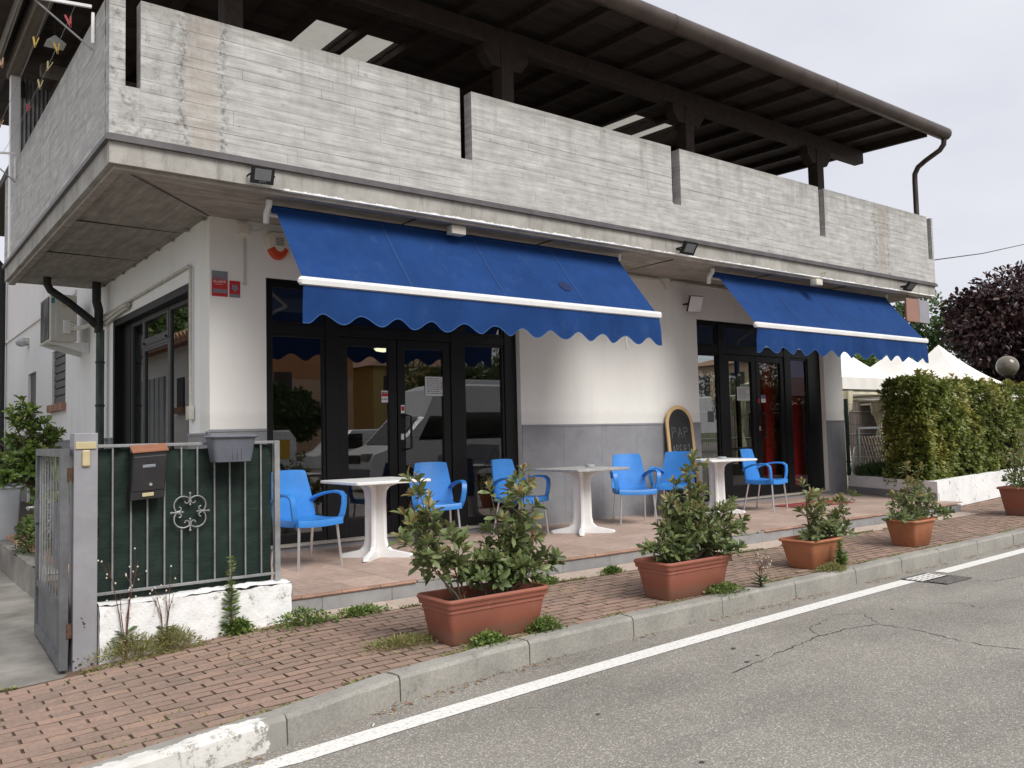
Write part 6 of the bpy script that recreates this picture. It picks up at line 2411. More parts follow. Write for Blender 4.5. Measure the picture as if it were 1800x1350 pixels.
for _ in range(1000):
    u, v = rng.uniform(0, 1) ** 1.6 * FL_, rng.uniform(0, .9)
    cen.append(f0 + fdn * u + sdn * v + np.array([0, 0, hz1 + rng.uniform(-.06, .05) + .04 * math.sin(u * 3)]))
    axs.append(np.array([0, 0, 1]) + rng.normal(0, .4, 3))
for _ in range(70):
    u, v = rng.uniform(0, 1) ** 1.2 * FL_, rng.uniform(0, .6)
    h_ = rng.uniform(.05, .20)
    for t in np.linspace(.3, 1, 3):
        cen.append(f0 + fdn * u + sdn * v + np.array([0, 0, hz1 + h_ * t]))
        axs.append(np.array([0, 0, 1]) + rng.normal(0, .15, 3))
P, D, N, LL, WW, ring = rosettes(cen, axs, 8, .098, .042, (.35, 1.2), rng)
blob = np.sin(P[:, 0] * 2.1 + 1.0) * np.sin(P[:, 2] * 3.1 + P[:, 0]) + rng.normal(0, .35, len(P))
yg = np.clip((blob - .25) * .8, 0, 1) * np.clip(ring * 1.5, .2, 1) + np.clip((P[:, 2] - hz1) * 3, 0, .8)
leaves_obj('foliage', hd, pos=P, d=D, nrm=N, L=LL, Wd=WW, tone=np.clip(rng.normal(.45, .25, len(P)), 0, 1), young=np.clip(yg, 0, 1), mat='leaf_hedge')


# ================================================================== GARDEN BEHIND THE HEDGE
def gazebo(x0, x1, y0, y1, ze, zp, label, corners=(0, 1, 2, 3), grp='white peaked gazebos behind the hedge'):
    g = empty('gazebo', ((x0 + x1) / 2, (y0 + y1) / 2, 0), label, 'gazebo', grp)
    cx, cy = (x0 + x1) / 2, (y0 + y1) / 2
    m_ = MB()
    n = 10
    cs = [(x0, y0), (x1, y0), (x1, y1), (x0, y1)]
    for q in range(4):
        a, b = cs[q], cs[(q + 1) % 4]

        def f(u, v):
            ex, ey = a[0] + (b[0] - a[0]) * u, a[1] + (b[1] - a[1]) * u
            k = (1 - v) ** 1.0
            h = ze + (zp - ze) * v ** 1.7
            return (cx + (ex - cx) * k, cy + (ey - cy) * k, h - .03 * math.sin(PI * u) * math.sin(PI * min(1, v * 1.6)) * k)
        m_.grid(f, 8, n)
    m_.build('canopy', 'tent', g, sharp=25)
    for q in range(4):
        a, b = cs[q], cs[(q + 1) % 4]
        ox, oy = (b[1] - a[1]), -(b[0] - a[0])
        l = math.hypot(ox, oy)
        ox, oy = ox / l * .015, oy / l * .015
        m_ = MB().grid(lambda u, v: (a[0] + (b[0] - a[0]) * u + ox * (1 + .8 * math.sin(u * 40) * v), a[1] + (b[1] - a[1]) * u + oy * (1 + .8 * math.sin(u * 40) * v), ze + .01 - .26 * v), 40, 2)
        m_.build('valance', 'tent', g, sharp=180)
        m_ = MB().bbox(min(a[0], b[0]) + .03, min(a[1], b[1]) + .03, ze - .36, max(a[0], b[0]) - .03 if a[0] != b[0] else a[0] + .07, max(a[1], b[1]) - .03 if a[1] != b[1] else a[1] + .07, ze - .30, .004)
        m_.build('eave_bar', 'curtain', g)
    for q in corners:
        x, y = cs[q]
        x += .06 if q in (0, 3) else -.06
        y += .06 if q in (0, 1) else -.06
        MB().bbox(x - .03, y - .03, 0, x + .03, y + .03, ze - .30, .004).build('post', 'white_alu', g)
        m_ = MB()
        k = len(m_.v)
        nn = 28
        for z, rr in ((ze - .30, .20), (ze - .7, .17), (1.75, .12), (1.42, .045), (1.36, .05), (1.1, .10), (.6, .13), (.12, .13)):
            for j in range(nn):
                t = 2 * PI * j / nn
                r1 = rr * (1 + .28 * math.sin(t * 7 + z))
                m_.v.append((x + r1 * math.cos(t), y + r1 * math.sin(t), z))
        for i in range(7):
            for j in range(nn):
                m_.f.append((i * nn + j, i * nn + (j + 1) % nn, (i + 1) * nn + (j + 1) % nn, (i + 1) * nn + j))
                m_.sm.append(True)
                m_.mi.append(0)
        m_.build('curtain', 'curtain', g, sharp=180)
    return g


gazebo(16.8, 19.8, 10.2, 13.0, 2.50, 3.75, 'white gazebo with tied curtains nearest the building corner')
gazebo(20.9, 24.1, 10.5, 13.5, 2.50, 3.55, 'middle white gazebo half hidden by the awning fringe')
gazebo(25.0, 29.0, 11.0, 15.0, 2.45, 3.95, 'rightmost white gazebo with the sharp free-standing peak')

rs = empty('reed_screen', (20, 14.6, 0), 'brown reed screen fence behind the gazebos', 'fence')
m_ = MB()
for k in range(420):
    x = 14.6 + k * .036
    h_ = 2.25 + random.uniform(-.04, .04)
    m_.box(x, 14.6 + random.uniform(-.012, .012), 0, x + .030, 14.63 + random.uniform(-.01, .01), h_)
m_.build('reeds', 'reed', rs, kind='stuff')
for zz in (.5, 1.2, 1.9):
    MB().tube([(14.5, 14.585, zz), (29.8, 14.585, zz)], .012, 5).build('binding_wire', 'galv', rs)

# lattice panel with steel frame, patio chairs, wire fence post, lavender
la = empty('lattice_panel', (15.6, 8.9, 0), 'weathered diagonal wooden lattice panel in a grey steel frame', 'lattice')
P0, P1 = Vector((15.05, 8.85, 0)), Vector((17.2, 9.25, 0))
dv_ = (P1 - P0).normalized()
nv_ = Vector((-dv_.y, dv_.x, 0))
for zz, nm in ((1.40, 'top_rail'), (.35, 'bottom_rail')):
    c = (P0 + P1) / 2
    MB().obox((c.x, c.y, zz), dv_ * ((P1 - P0).length / 2), nv_ * .018, (0, 0, .02)).build(nm, 'galv', la)
for p in (P0, P1):
    MB().bbox(p.x - .025, p.y - .025, 0, p.x + .025, p.y + .025, 1.38, .004).build('post', 'galv', la)
for k in range(18):
    for sg in (1, -1):
        s0 = k * .16 - .35
        a = P0 + dv_ * (s0 if sg > 0 else s0 + .55)
        b = P0 + dv_ * (s0 + .55 if sg > 0 else s0)
        Lq = (P1 - P0).length
        sa, sbb = (s0, s0 + .55) if sg > 0 else (s0 + .55, s0)
        if min(sa, sbb) < 0 or max(sa, sbb) > Lq:
            continue
        off = nv_ * (.014 * sg)
        c = (a + b) / 2 + off
        dz = .86
        ax = Vector((b.x - a.x, b.y - a.y, dz)) / 2
        MB().obox((c.x, c.y, .37 + dz / 2), ax, nv_ * .007, ax.normalized().cross(nv_) * .018).build('slat', 'lattice', la)


def patio_chair(x, y, a, label):
    r = empty('patio_chair', (x, y, .0), label, 'chair', 'dark wire patio chairs under the gazebo')
    R = Matrix.Rotation(a, 3, 'Z')

    def T(p):
        return Vector((x, y, .02)) + R @ Vector(p)
    MB().tube([T((-.2, .2, .45)), T((-.22, .25, .75)), T((-.12, .27, .93)), T((0, .28, .98)), T((.12, .27, .93)), T((.22, .25, .75)), T((.2, .2, .45))], .011, 6).build('back_frame', 'galv', r)
    m_ = MB()
    for k in (-.1, 0, .1):
        m_.tube([T((k, .2, .45)), T((k * 1.1, .26, .75)), T((k, .275, .95))], .005, 5)
    m_.build('back_wires', 'galv', r, kind='stuff')
    m_ = MB()
    m_.tube([T((-.2, -.2, .45)), T((.2, -.2, .45)), T((.2, .2, .45)), T((-.2, .2, .45)), T((-.2, -.2, .45))], .012, 6)
    m_.build('seat_frame', 'galv', r)
    for sx in (-1, 1):
        for sy in (-1, 1):
            MB().tube([T((sx * .19, sy * .19, .45)), T((sx * .22, sy * .24, 0))], .011, 6).build('leg', 'galv', r)
        MB().tube([T((sx * .21, .24, .68)), T((sx * .24, 0, .69)), T((sx * .23, -.18, .66)), T((sx * .2, -.2, .45))], .010, 6).build('armrest', 'galv', r)
    return r


patio_chair(15.3, 9.75, 2.6, 'wire patio chair nearest the building corner, behind the green post')
patio_chair(16.3, 10.0, 3.6, 'wire patio chair behind the lattice panel')
patio_chair(17.5, 11.4, 1.2, 'wire patio chair deeper under the nearest gazebo')
wp = empty('fence_post', (14.05, 8.62, .5), 'dark green wire-fence post standing on the low wall', 'post')
MB().bbox(14.02, 8.44, .56, 14.075, 8.49, 1.93, .004).build('post', 'green_post', wp)
m_ = MB()
for k in range(7):
    m_.tube([(14.05, 8.47, .75 + k * .18), (13.62, 7.52, .75 + k * .18)], .003, 4)
m_.build('wires', 'green_post', wp, kind='stuff')
lv = empty('lavender_bush', (14.2, 8.0, .4), 'low dark grey-green lavender bush behind the corner wall', 'shrub')
rng = np.random.default_rng(31)
n = 2600
th = rng.uniform(0, 6.28, n)
rr = np.sqrt(rng.uniform(0, 1, n))
P = np.stack([14.55 + rr * np.cos(th) * .62, 8.05 + rr * np.sin(th) * .45, .50 + rng.uniform(0, .26, n) * (1 - .4 * rr)], 1)
D = np.stack([np.cos(th) * rr * .5, np.sin(th) * rr * .5, np.full(n, 1.0)], 1) + rng.normal(0, .25, (n, 3))
leaves_obj('foliage', lv, pos=P, d=D, nrm=rng.normal(0, 1, (n, 3)), L=rng.uniform(.08, .16, n), Wd=rng.uniform(.006, .012, n), tone=rng.uniform(0, .6, n), young=0, mat='leaf_green')
MB().bbox(13.95, 7.7, .3, 15.1, 8.4, .5, .01).build('root_ball', 'soil', lv)

gl = empty('globe_lamp', (20.0, 8.45, 0), 'smoked glass globe lamp rising above the hedge', 'street lamp')
gx, gy, gz_ = 20.72, 8.45, 2.72
MB().tube([(gx, gy, 0), (gx, gy, gz_ - .2)], .035, 10).build('pole', 'pipe_dark', gl)
MB().lathe((gx, gy, gz_), [(.10 * math.sin(PI * k / 14) * 2.35 + .001, -.235 * math.cos(PI * k / 14)) for k in range(15)], 24).build('globe', 'globe', gl)
MB().lathe((gx, gy, gz_ - .27), [(.05, 0), (.11, .05), (.10, .10)], 14).build('collar', 'pipe_dark', gl)


# ================================================================== TREES
def tree(name, x, y, trunk_h, cz, rx, rz, n, mat, label, seed, leaf=.22, group=None, lobes=16, young=.1, parent=None, z0=0):
    root = empty(name, (x, y, z0), label, 'tree', group)
    rng = np.random.default_rng(seed)
    m_ = MB()
    m_.tube([(x, y, z0), (x + .1, y, trunk_h * .6), (x, y + .05, cz)], [rx * .08, rx * .06, rx * .03], 8)
    C, R = [], []
    for k in range(lobes):
        d = unit(rng.normal(0, 1, 3))
        rad = rng.uniform(.35, .85)
        c = np.array([x, y, cz]) + d * np.array([rx, rx, rz]) * rad
        C.append(c)
        R.append(rng.uniform(.26, .44) * rx)
        m_.tube([(x, y, trunk_h * .7), tuple((np.array([x, y, cz]) * .6 + c * .4)), tuple(c)], [rx * .035, rx * .02, rx * .008], 5)
    m_.build('trunk', 'bark', root)
    C, R = np.array(C), np.array(R)
    li = rng.integers(0, lobes, n)
    d = unit(rng.normal(0, 1, (n, 3)))
    rad = rng.uniform(.55, 1.08, n)
    P = C[li] + d * (R[li] * rad)[:, None] * np.array([1, 1, .85])
    D = d + rng.normal(0, .6, (n, 3)) + np.array([0, 0, -.25])
    N = d + np.array([0, 0, .6]) + rng.normal(0, .4, (n, 3))
    LL = leaf * rng.uniform(.6, 1.2, n)
    tone = np.clip(rng.normal(.45, .22, n) + .12 * d[:, 2], 0, 1)
    leaves_obj('crown', root, pos=P, d=D, nrm=N, L=LL, Wd=LL * .55, tone=tone, young=(rng.uniform(0, 1, n) < young) * rng.uniform(.2, .8, n), mat=mat)
    return root


tree('purple_tree', 42.2, 16.2, 3.0, 5.3, 3.9, 3.0, 26000, 'leaf_purple', 'large dark purple-leaved tree behind the gazebos', 41, .28, lobes=30)
tree('green_tree', 46, 24, 3, 5.2, 3.6, 3.0, 9000, 'leaf_green', 'green tree showing left of the purple tree', 42, .30, 'green trees behind the gazebos')
tree('green_tree', 33.5, 19.5, 2, 3.5, 2.0, 1.5, 5000, 'leaf_bright', 'small bright green tree behind the nearest gazebo', 43, .22, 'green trees behind the gazebos')
tree('green_tree', 55, 20, 2, 4.2, 4.2, 2.6, 9000, 'leaf_green', 'low green tree under the purple crown at the right edge', 44, .32, 'green trees behind the gazebos')


# far houses (one seen past the awning, the others only mirrored in the glass)
def house(name, x0, y0, x1, y1, h, wall, label, rows, cols, face, roofmat='roof_tile', flat=False, band=None):
    b = empty(name, ((x0 + x1) / 2, (y0 + y1) / 2, 0), label, 'building')
    MB().box(x0, y0, 0, x1, y1, h).build('wall', wall, b)
    cx, cy = (x0 + x1) / 2, (y0 + y1) / 2
    e = .5
    m_ = MB()
    rh = 1.8 if not flat else .3
    if (x1 - x0) > (y1 - y0):
        ri = [(x0 + (y1 - y0) / 2, cy, h + rh), (x1 - (y1 - y0) / 2, cy, h + rh)]
    else:
        ri = [(cx, y0 + (x1 - x0) / 2, h + rh), (cx, y1 - (x1 - x0) / 2, h + rh)]
    q = [(x0 - e, y0 - e, h + .01), (x1 + e, y0 - e, h + .01), (x1 + e, y1 + e, h + .01), (x0 - e, y1 + e, h + .01)] + ri
    if (x1 - x0) > (y1 - y0):
        m_.add(q, [(0, 1, 5, 4), (1, 2, 5), (2, 3, 4, 5), (3, 0, 4), (3, 2, 1, 0)])
    else:
        m_.add(q, [(0, 1, 4), (1, 2, 5, 4), (2, 3, 5), (3, 0, 4, 5), (3, 2, 1, 0)])
    m_.build('roof', roofmat, b)
    fh = h / rows
    for r_ in range(rows):
        for c in range(cols):
            z0, z1 = r_ * fh + fh * .3, r_ * fh + fh * .8
            if face in ('n', 's'):
                wx = x0 + (x1 - x0) * (c + .5) / cols
                yy = y1 if face == 'n' else y0
                s = 1 if face == 'n' else -1
                w_o = MB().box(wx - .55, min(yy, yy + s * .04), z0, wx + .55, max(yy, yy + s * .04), z1).build('window', 'shutter', b)
                MB().box(wx - .65, min(yy, yy + s * .10), z0 - .1, wx + .65, max(yy, yy + s * .10), z0 - .01).build('sill', 'render', w_o)
            else:
                wy = y0 + (y1 - y0) * (c + .5) / cols
                xx = x0 if face == 'w' else x1
                s = -1 if face == 'w' else 1
                w_o = MB().box(min(xx, xx + s * .04), wy - .55, z0, max(xx, xx + s * .04), wy + .55, z1).build('window', 'shutter', b)
                MB().box(min(xx, xx + s * .1), wy - .65, z0 - .1, max(xx, xx + s * .1), wy + .65, z0 - .01).build('sill', 'render', w_o)
    if band:
        MB().box(x0 - .01, y1 - .3, h * .42, x1 + .01, y1 + .025, h * .55).build('coloured_band', band, b)
    return b


house('far_house', 44, 27, 56, 38, 5.6, 'peach_house', 'peach rendered house far behind the nearest gazebo', 2, 4, 'w')

# ---- across the road (mirrored in the shop glass)
house('apartment_block', 9, -44, 24, -30, 12, 'peach_house', 'orange apartment block with a red band mirrored in the leftmost shop window', 4, 5, 'n', band='orange_house')
house('yellow_house', 27, -42, 35, -33, 6.2, 'yellow_house', 'yellow gabled house mirrored in the left door glass', 2, 3, 'n')
house('terraced_house', -14, -34, 4, -24, 6.4, 'peach_house', 'long peach house across the road, mirrored at the far left', 2, 6, 'n')
op = MB().box(-60, -11, 0.0, 80, -7.6, .12)
op.build('opposite_pavement', 'kerb', kind='structure')
pk = MB()
pk.add([(-60, -60, -.01), (80, -60, -.01), (80, -10.9, -.01), (-60, -10.9, -.01)], [(0, 1, 2, 3)])
pk.build('car_park', 'asphalt', kind='structure')
for i, (x, y, rx, hh, lab) in enumerate(((26, -22, 3.0, 5.5, 'round dark tree across the road mirrored beside the yellow house'), (34, -26, 4.0, 7.0, 'tall dark tree across the road mirrored above the van'), (43, -24, 4.2, 7.5, 'broad dark tree across the road mirrored at the right of the left shopfront'), (17.5, -25, 2.0, 4.2, 'small dark tree before the orange block, mirrored'), (52, -22, 4.0, 7, 'broad dark tree farthest along the opposite side, mirrored'))):
    tree('street_tree', x, y, hh * .35, hh * .62, rx, hh * .36, 5000, 'leaf_green', lab, 60 + i, .34, 'trees across the road', lobes=12)


def vehicle(name, x0, y0, L, Wd, prof, label, cat, glass, stripes=None):
    """side profile extruded along y; nose toward -x"""
    r = empty(name, (x0 + L / 2, y0 + Wd / 2, 0), label, cat, 'vehicles parked across the road')
    m_ = MB()
    n = len(prof)
    lay = [(0.0, .10), (.10, 0.0), (1 - .10, 0.0), (1.0, .10)]
    zc = max(z for _, z in prof)
    for t, ins in lay:
        for (px_, pz) in prof:
            k = 1 - ins * .25 * (pz / zc)
            m_.v.append((x0 + L * (.5 + (px_ - .5) * (1 - ins * .06)), y0 + Wd * t, .28 + (pz - .28) * k))
    for li in range(3):
        for j in range(n):
            m_.f.append((li * n + j, li * n + (j + 1) % n, (li + 1) * n + (j + 1) % n, (li + 1) * n + j))
            m_.sm.append(False)
            m_.mi.append(0)
    m_.f += [tuple(range(n))[::-1], tuple(3 * n + j for j in range(n))]
    m_.sm += [False] * 2
    m_.mi += [0] * 2
    m_.build('body', 'van_white', r)
    for k, poly in enumerate(glass):
        for yy in (y0 - .012, y0 + Wd + .012):
            MB().add([(x0 + L * a, yy, b) for a, b in poly], [tuple(range(len(poly)))]).build('side_window', 'van_glass', r)
    return r


VP = [(.0, .35), (.0, .75), (.02, 1.0), (.14, 1.22), (.27, 2.0), (.33, 2.75), (.42, 2.92), (.97, 2.92), (1.0, 2.7), (1.0, .35)]
vx, vy, vL = 10.6, -4.8, 6.2
van = vehicle('camper_van', vx, vy, vL, 2.05, VP, 'white high-roofed camper van across the road, mirrored in the left shopfront', 'van', [[(.24, 1.35), (.30, 2.0), (.44, 2.0), (.44, 1.35)], [(.48, 1.35), (.48, 2.1), (.92, 2.1), (.92, 1.35)]])
ws = [(vx + vL * .145, 1.25), (vx + vL * .265, 2.0)]
MB().add([(ws[0][0] - .03, vy + .15, ws[0][1]), (ws[0][0] - .03, vy + 1.9, ws[0][1]), (ws[1][0] - .02, vy + 1.8, ws[1][1]), (ws[1][0] - .02, vy + .25, ws[1][1])], [(0, 1, 2, 3)]).build('windscreen', 'van_glass', van)
MB().bbox(vx + 3.2, vy + .5, 2.9, vx + 5.2, vy + 1.5, 3.08, .03).build('roof_unit', 'van_white', van)
for (wx, wy) in ((vx + 1.05, vy), (vx + 4.9, vy), (vx + 1.05, vy + 1.85), (vx + 4.9, vy + 1.85)):
    wh = MB().tube([(wx, wy - .02, .34), (wx, wy + .22, .34)], .34, 20).build('wheel', 'tyre', van)
    MB().tube([(wx, wy - .03, .34), (wx, wy + .235, .34)], .19, 14).build('rim', 'alu', wh)
for yy in (vy + .12, vy + 1.6):
    MB().bbox(vx - .03, yy, .82, vx + .25, yy + .33, 1.02, .02).build('headlight', 'lens', van)
MB().bbox(vx - .04, vy + .55, .75, vx + .03, vy + 1.5, .98, .02).build('grille', 'rubber', van)
MB().bbox(vx - .05, vy + .05, .36, vx + .06, vy + 2.0, .62, .03).build('bumper', 'grey_plastic', van)
m_ = MB().add([(vx + 2.1, vy + 2.065, .55), (vx + 4.2, vy + 2.065, .55), (vx + 4.2, vy + 2.065, 1.15), (vx + 3.2, vy + 2.065, 1.2), (vx + 2.1, vy + 2.065, .9)], [(0, 1, 2, 3, 4)])
m_.build('side_graphic', 'grey_plate', van)
CP = [(.0, .35), (.0, .8), (.16, 1.0), (.30, 1.55), (.36, 1.78), (.94, 1.80), (.99, 1.5), (1.0, .9), (1.0, .35)]
for i, cx in enumerate((8.6, 13.6)):
    cv = vehicle('small_van', cx, -14.5, 4.3, 1.8, CP, ['white small van with a yellow panel mirrored at the left', 'white small van with a yellow panel mirrored next to the camper'][i], 'van', [[(.22, 1.05), (.33, 1.62), (.46, 1.62), (.46, 1.05)]])
    MB().add([(cx + 2.1, -12.685, .75), (cx + 4.0, -12.685, .75), (cx + 4.0, -12.685, 1.45), (cx + 2.4, -12.685, 1.45)], [(0, 1, 2, 3)]).build('yellow_panel', 'logo_yellow', cv)
    for wx in (cx + .8, cx + 3.5):
        wh = MB().tube([(wx, -12.95, .32), (wx, -12.68, .32)], .32, 18).build('wheel', 'tyre', cv)
        MB().tube([(wx, -12.9, .32), (wx, -12.67, .32)], .18, 12).build('rim', 'alu', wh)

# neighbour's garage on the left (mirrored in the flank window)
nb_ = empty('garage', (-3, 24, 0), 'white garage with a clay tile roof across the driveway, mirrored in the flank window', 'garage')
MB().box(-6, 15.5, 0, -1.2, 36, 4.05).build('wall', 'cream', nb_)
m_ = MB()
m_.add([(-.65, 15, 3.98), (-.65, 36.5, 3.98), (-4, 36.5, 5.0), (-4, 15, 5.0), (-.65, 15, 4.10), (-.65, 36.5, 4.10), (-4, 36.5, 5.12), (-4, 15, 5.12)], [(0, 1, 2, 3), (7, 6, 5, 4), (0, 4, 5, 1), (0, 3, 7, 4), (1, 5, 6, 2)])
m_.build('roof', 'roof_tile', nb_)
m_ = MB()
for k in range(71):
    m_.tube([(-.60, 15.1 + k * .3, 4.13), (-1.4, 15.1 + k * .3, 4.43)], .09, 8)
m_.build('eave_tiles', 'coping_brick', nb_, kind='stuff')
gdoor = MB().box(-1.2, 25.4, .05, -1.15, 31.4, 3.35).build('garage_door', 'garage', nb_)
for k in range(12):
    MB().box(-1.149, 25.4 + k * .5, .06, -1.125, 25.44 + k * .5, 3.34).build('door_rib', 'garage', gdoor)
nw = MB().box(-1.2, 23.6, 2.4, -1.16, 24.2, 3.2).build('window', 'shutter', nb_)
MB().box(-1.2, 23.5, 2.22, -1.08, 24.3, 2.39).build('sill', 'brick_sill', nw)
for i, (x, y, rx, hh) in enumerate(((-4.5, 40, 3.4, 9.5), (-5.5, 48, 4.4, 11.5))):
    tree('garden_tree', x, y, 3, hh * .66, rx, hh * .30, 7000, 'leaf_green', ['green tree over the garage roof, mirrored in the flank window', 'taller green tree behind the garage, mirrored in the flank window'][i], 80 + i, .34, 'trees behind the garage', lobes=14)

# stop sign on the pavement beyond the right edge, mirrored in the right door
stp = empty('stop_sign', (16.6, 6.2, .1), 'red octagonal stop sign on a pole, mirrored in the right shopfront', 'sign')
MB().tube([(16.6, 6.2, .1), (16.6, 6.2, 2.9)], .03, 8).build('pole', 'galv', stp)
oc = [(16.6 + .34 * math.cos(PI / 8 + k * PI / 4), 2.5 + .34 * math.sin(PI / 8 + k * PI / 4)) for k in range(8)]
MB().add([(x, 6.235, z) for x, z in oc] + [(x, 6.245, z) for x, z in oc], [tuple(range(8)), tuple(range(8, 16))[::-1]] + [(j, (j + 1) % 8, 8 + (j + 1) % 8, 8 + j) for j in range(8)]).build('plate', 'stop_red', stp)
text_mesh('lettering', 'STOP', .25, (16.6, 6.248, 2.41), (-1, 0, 0), (0, 0, 1), 'white_mark', stp, 'CENTER', .95)

# overhead cable
m_ = MB()
m_.tube([(15.0, 8.5, 4.50), (20, 9.7, 5.30), (26, 11.1, 6.40), (34, 13.0, 8.0), (50, 17, 11.4)], .013, 5)
m_.build('overhead_cable', 'rubber', None, 'thin black overhead cable running right from the balcony', 'cable')

# ================================================================== SIDE GARDEN
cp = empty('citrus_tree', (1.62, 11.0, .3), 'small citrus tree growing in the side garden bed', 'tree')
rq = random.Random(8)
stt = [((1.62, 11.0, .30), (1.66, 11.0, 1.05), (.03, 0, 0))]
for dx, z in ((-.5, 1.30), (-.42, 1.55), (-.3, 1.85), (-.15, 1.6), (-.1, 1.95), (.05, 1.8), (.15, 1.55), (.25, 1.75), (.38, 1.5), (.5, 1.3), (.42, 1.65), (-.25, 1.35), (0, 1.4), (.6, 1.15), (-.55, 1.15), (-.05, 1.25), (.28, 1.3), (-.35, 1.1), (.15, 1.2)):
    stt.append(((1.65, 11.0, .95), (1.50 + dx * .62, 11.0 + rq.uniform(-.3, .3), z - .05), (0, 0, .08)))
shrub(cp, None, stt, 91, 'leaf_bright', L=.10, Wd=.045, n_ros=8, twigs=(5, 8), young=.3, stem_r=.014, tl=(.08, .18), stem_mat='bark', sidelv=10)
bxp = empty('planter_box', (1.55, 12.1, .3), 'pale blue-grey planter box with dark red and lime foliage', 'planter')
taper('box', 1.14, 1.60, 11.95, 12.35, .30, .95, .03, .03, .012, 'plant_box', bxp, .012, .03)
soil(bxp, 1.17, 1.57, 11.98, 12.32, .91)
rng = np.random.default_rng(93)
for nm, mt, xa, xb, cnt, lf in (('red_foliage', 'leaf_dark', 1.08, 1.45, 420, .10), ('lime_foliage', 'leaf_bright', 1.35, 1.8, 380, .09), ('green_foliage', 'leaf_green', 1.1, 1.5, 200, .12)):
    P = np.stack([rng.uniform(xa, xb, cnt), rng.uniform(11.9, 12.38, cnt), .98 + rng.uniform(0, .20, cnt) + (.12 if nm == 'green_foliage' else 0)], 1)
    D = rng.normal(0, 1, (cnt, 3)) * np.array([1, 1, .4]) + np.array([0, -.2, .5])
    leaves_obj(nm, bxp, pos=P, d=D, nrm=np.array([0, 0, 1]) + rng.normal(0, .5, (cnt, 3)), L=lf * rng.uniform(.7, 1.2, cnt), Wd=lf * .4, tone=rng.uniform(0, 1, cnt), young=(rng.uniform(0, 1, cnt) < .3) * .8, mat=mt)


def bush(name, x0, x1, y0, y1, z0, h, cnt, mt, label, seed, lf=.06, wd=.4, flowers=None):
    r = empty(name, ((x0 + x1) / 2, (y0 + y1) / 2, z0), label, 'plant')
    rng = np.random.default_rng(seed)
    u = rng.uniform(-1, 1, (cnt, 2))
    zz = rng.uniform(0, 1, cnt) ** .7 * (1 - .45 * (u ** 2).sum(1) / 2)
    P = np.stack([(x0 + x1) / 2 + u[:, 0] * (x1 - x0) / 2, (y0 + y1) / 2 + u[:, 1] * (y1 - y0) / 2, z0 + zz * h], 1)
    D = np.stack([u[:, 0], u[:, 1], np.full(cnt, .5)], 1) + rng.normal(0, .6, (cnt, 3))
    leaves_obj('foliage', r, pos=P, d=D, nrm=np.array([0, 0, 1]) + rng.normal(0, .5, (cnt, 3)), L=lf * rng.uniform(.6, 1.3, cnt), Wd=lf * wd, tone=np.clip(.2 + zz * .6 + rng.normal(0, .15, cnt), 0, 1), young=(rng.uniform(0, 1, cnt) < .15) * .7, mat=mt)
    m_ = MB()
    for k in range(14):
        i = int(rng.integers(0, cnt))
        m_.tube([((x0 + x1) / 2 + rng.normal(0, .05), (y0 + y1) / 2 + rng.normal(0, .05), z0), tuple(P[i])], [.005, .002], 5)
    m_.build('stems', 'twig', r)
    if flowers:
        for k in range(flowers):
            p = (x0 + (x1 - x0) * rng.uniform(.05, .95), y0 + .02, z0 + h * rng.uniform(.2, 1))
            MB().lathe(p, [(.004, -.01), (.022, 0), (.018, .012), (.004, .016)], 8).build('flower', 'flower_pink', r)
    return r


bush('herb_clump', 1.42, 1.88, 9.3, 10.1, .28, .70, 1700, 'leaf_bright', 'bushy mint-green herb clump in front of the planter box', 94, .055)
bush('herb_clump', 1.36, 1.6, 10.1, 10.6, .28, .40, 600, 'leaf_green', 'dark low clump at the left edge beside the planter box', 98, .055)
bush('geranium', 1.28, 1.42, FY + .12, FY + .30, .1, 1.15, 420, 'leaf_green', 'slim pink-flowered plant peeping out behind the gate post', 95, .05, .6, 4)
bush('dark_bush', 2.0, 2.6, 11.6, 12.4, .28, .95, 1200, 'leaf_green', 'dark rounded bush at the foot of the citrus tree', 96, .06)
ag = empty('agave', (1.6, 8.75, .3), 'spiky agave tips rising behind the gate', 'plant')
for k in range(9):
    a = k * .7
    r_ = .16
    P = np.array([[1.53, 8.75, .85]])
    D = np.array([[math.cos(a) * .35, math.sin(a) * .35, 1.0]])
    me = leaves_mesh('leaf', P, D, np.array([[math.cos(a), math.sin(a), -.3]]), np.array([.62 - .03 * k]), np.array([.05]), np.array([.5]), np.array([0.0]), 'leaf_bright', .05, .3)
    link(bpy.data.objects.new('leaf', me), ag)
MB().lathe((1.60, 8.75, .29), [(.16, 0), (.20, .5), (.21, .62), (.19, .62), (.18, .5)], 16).build('pot', 'grey_plastic', ag)


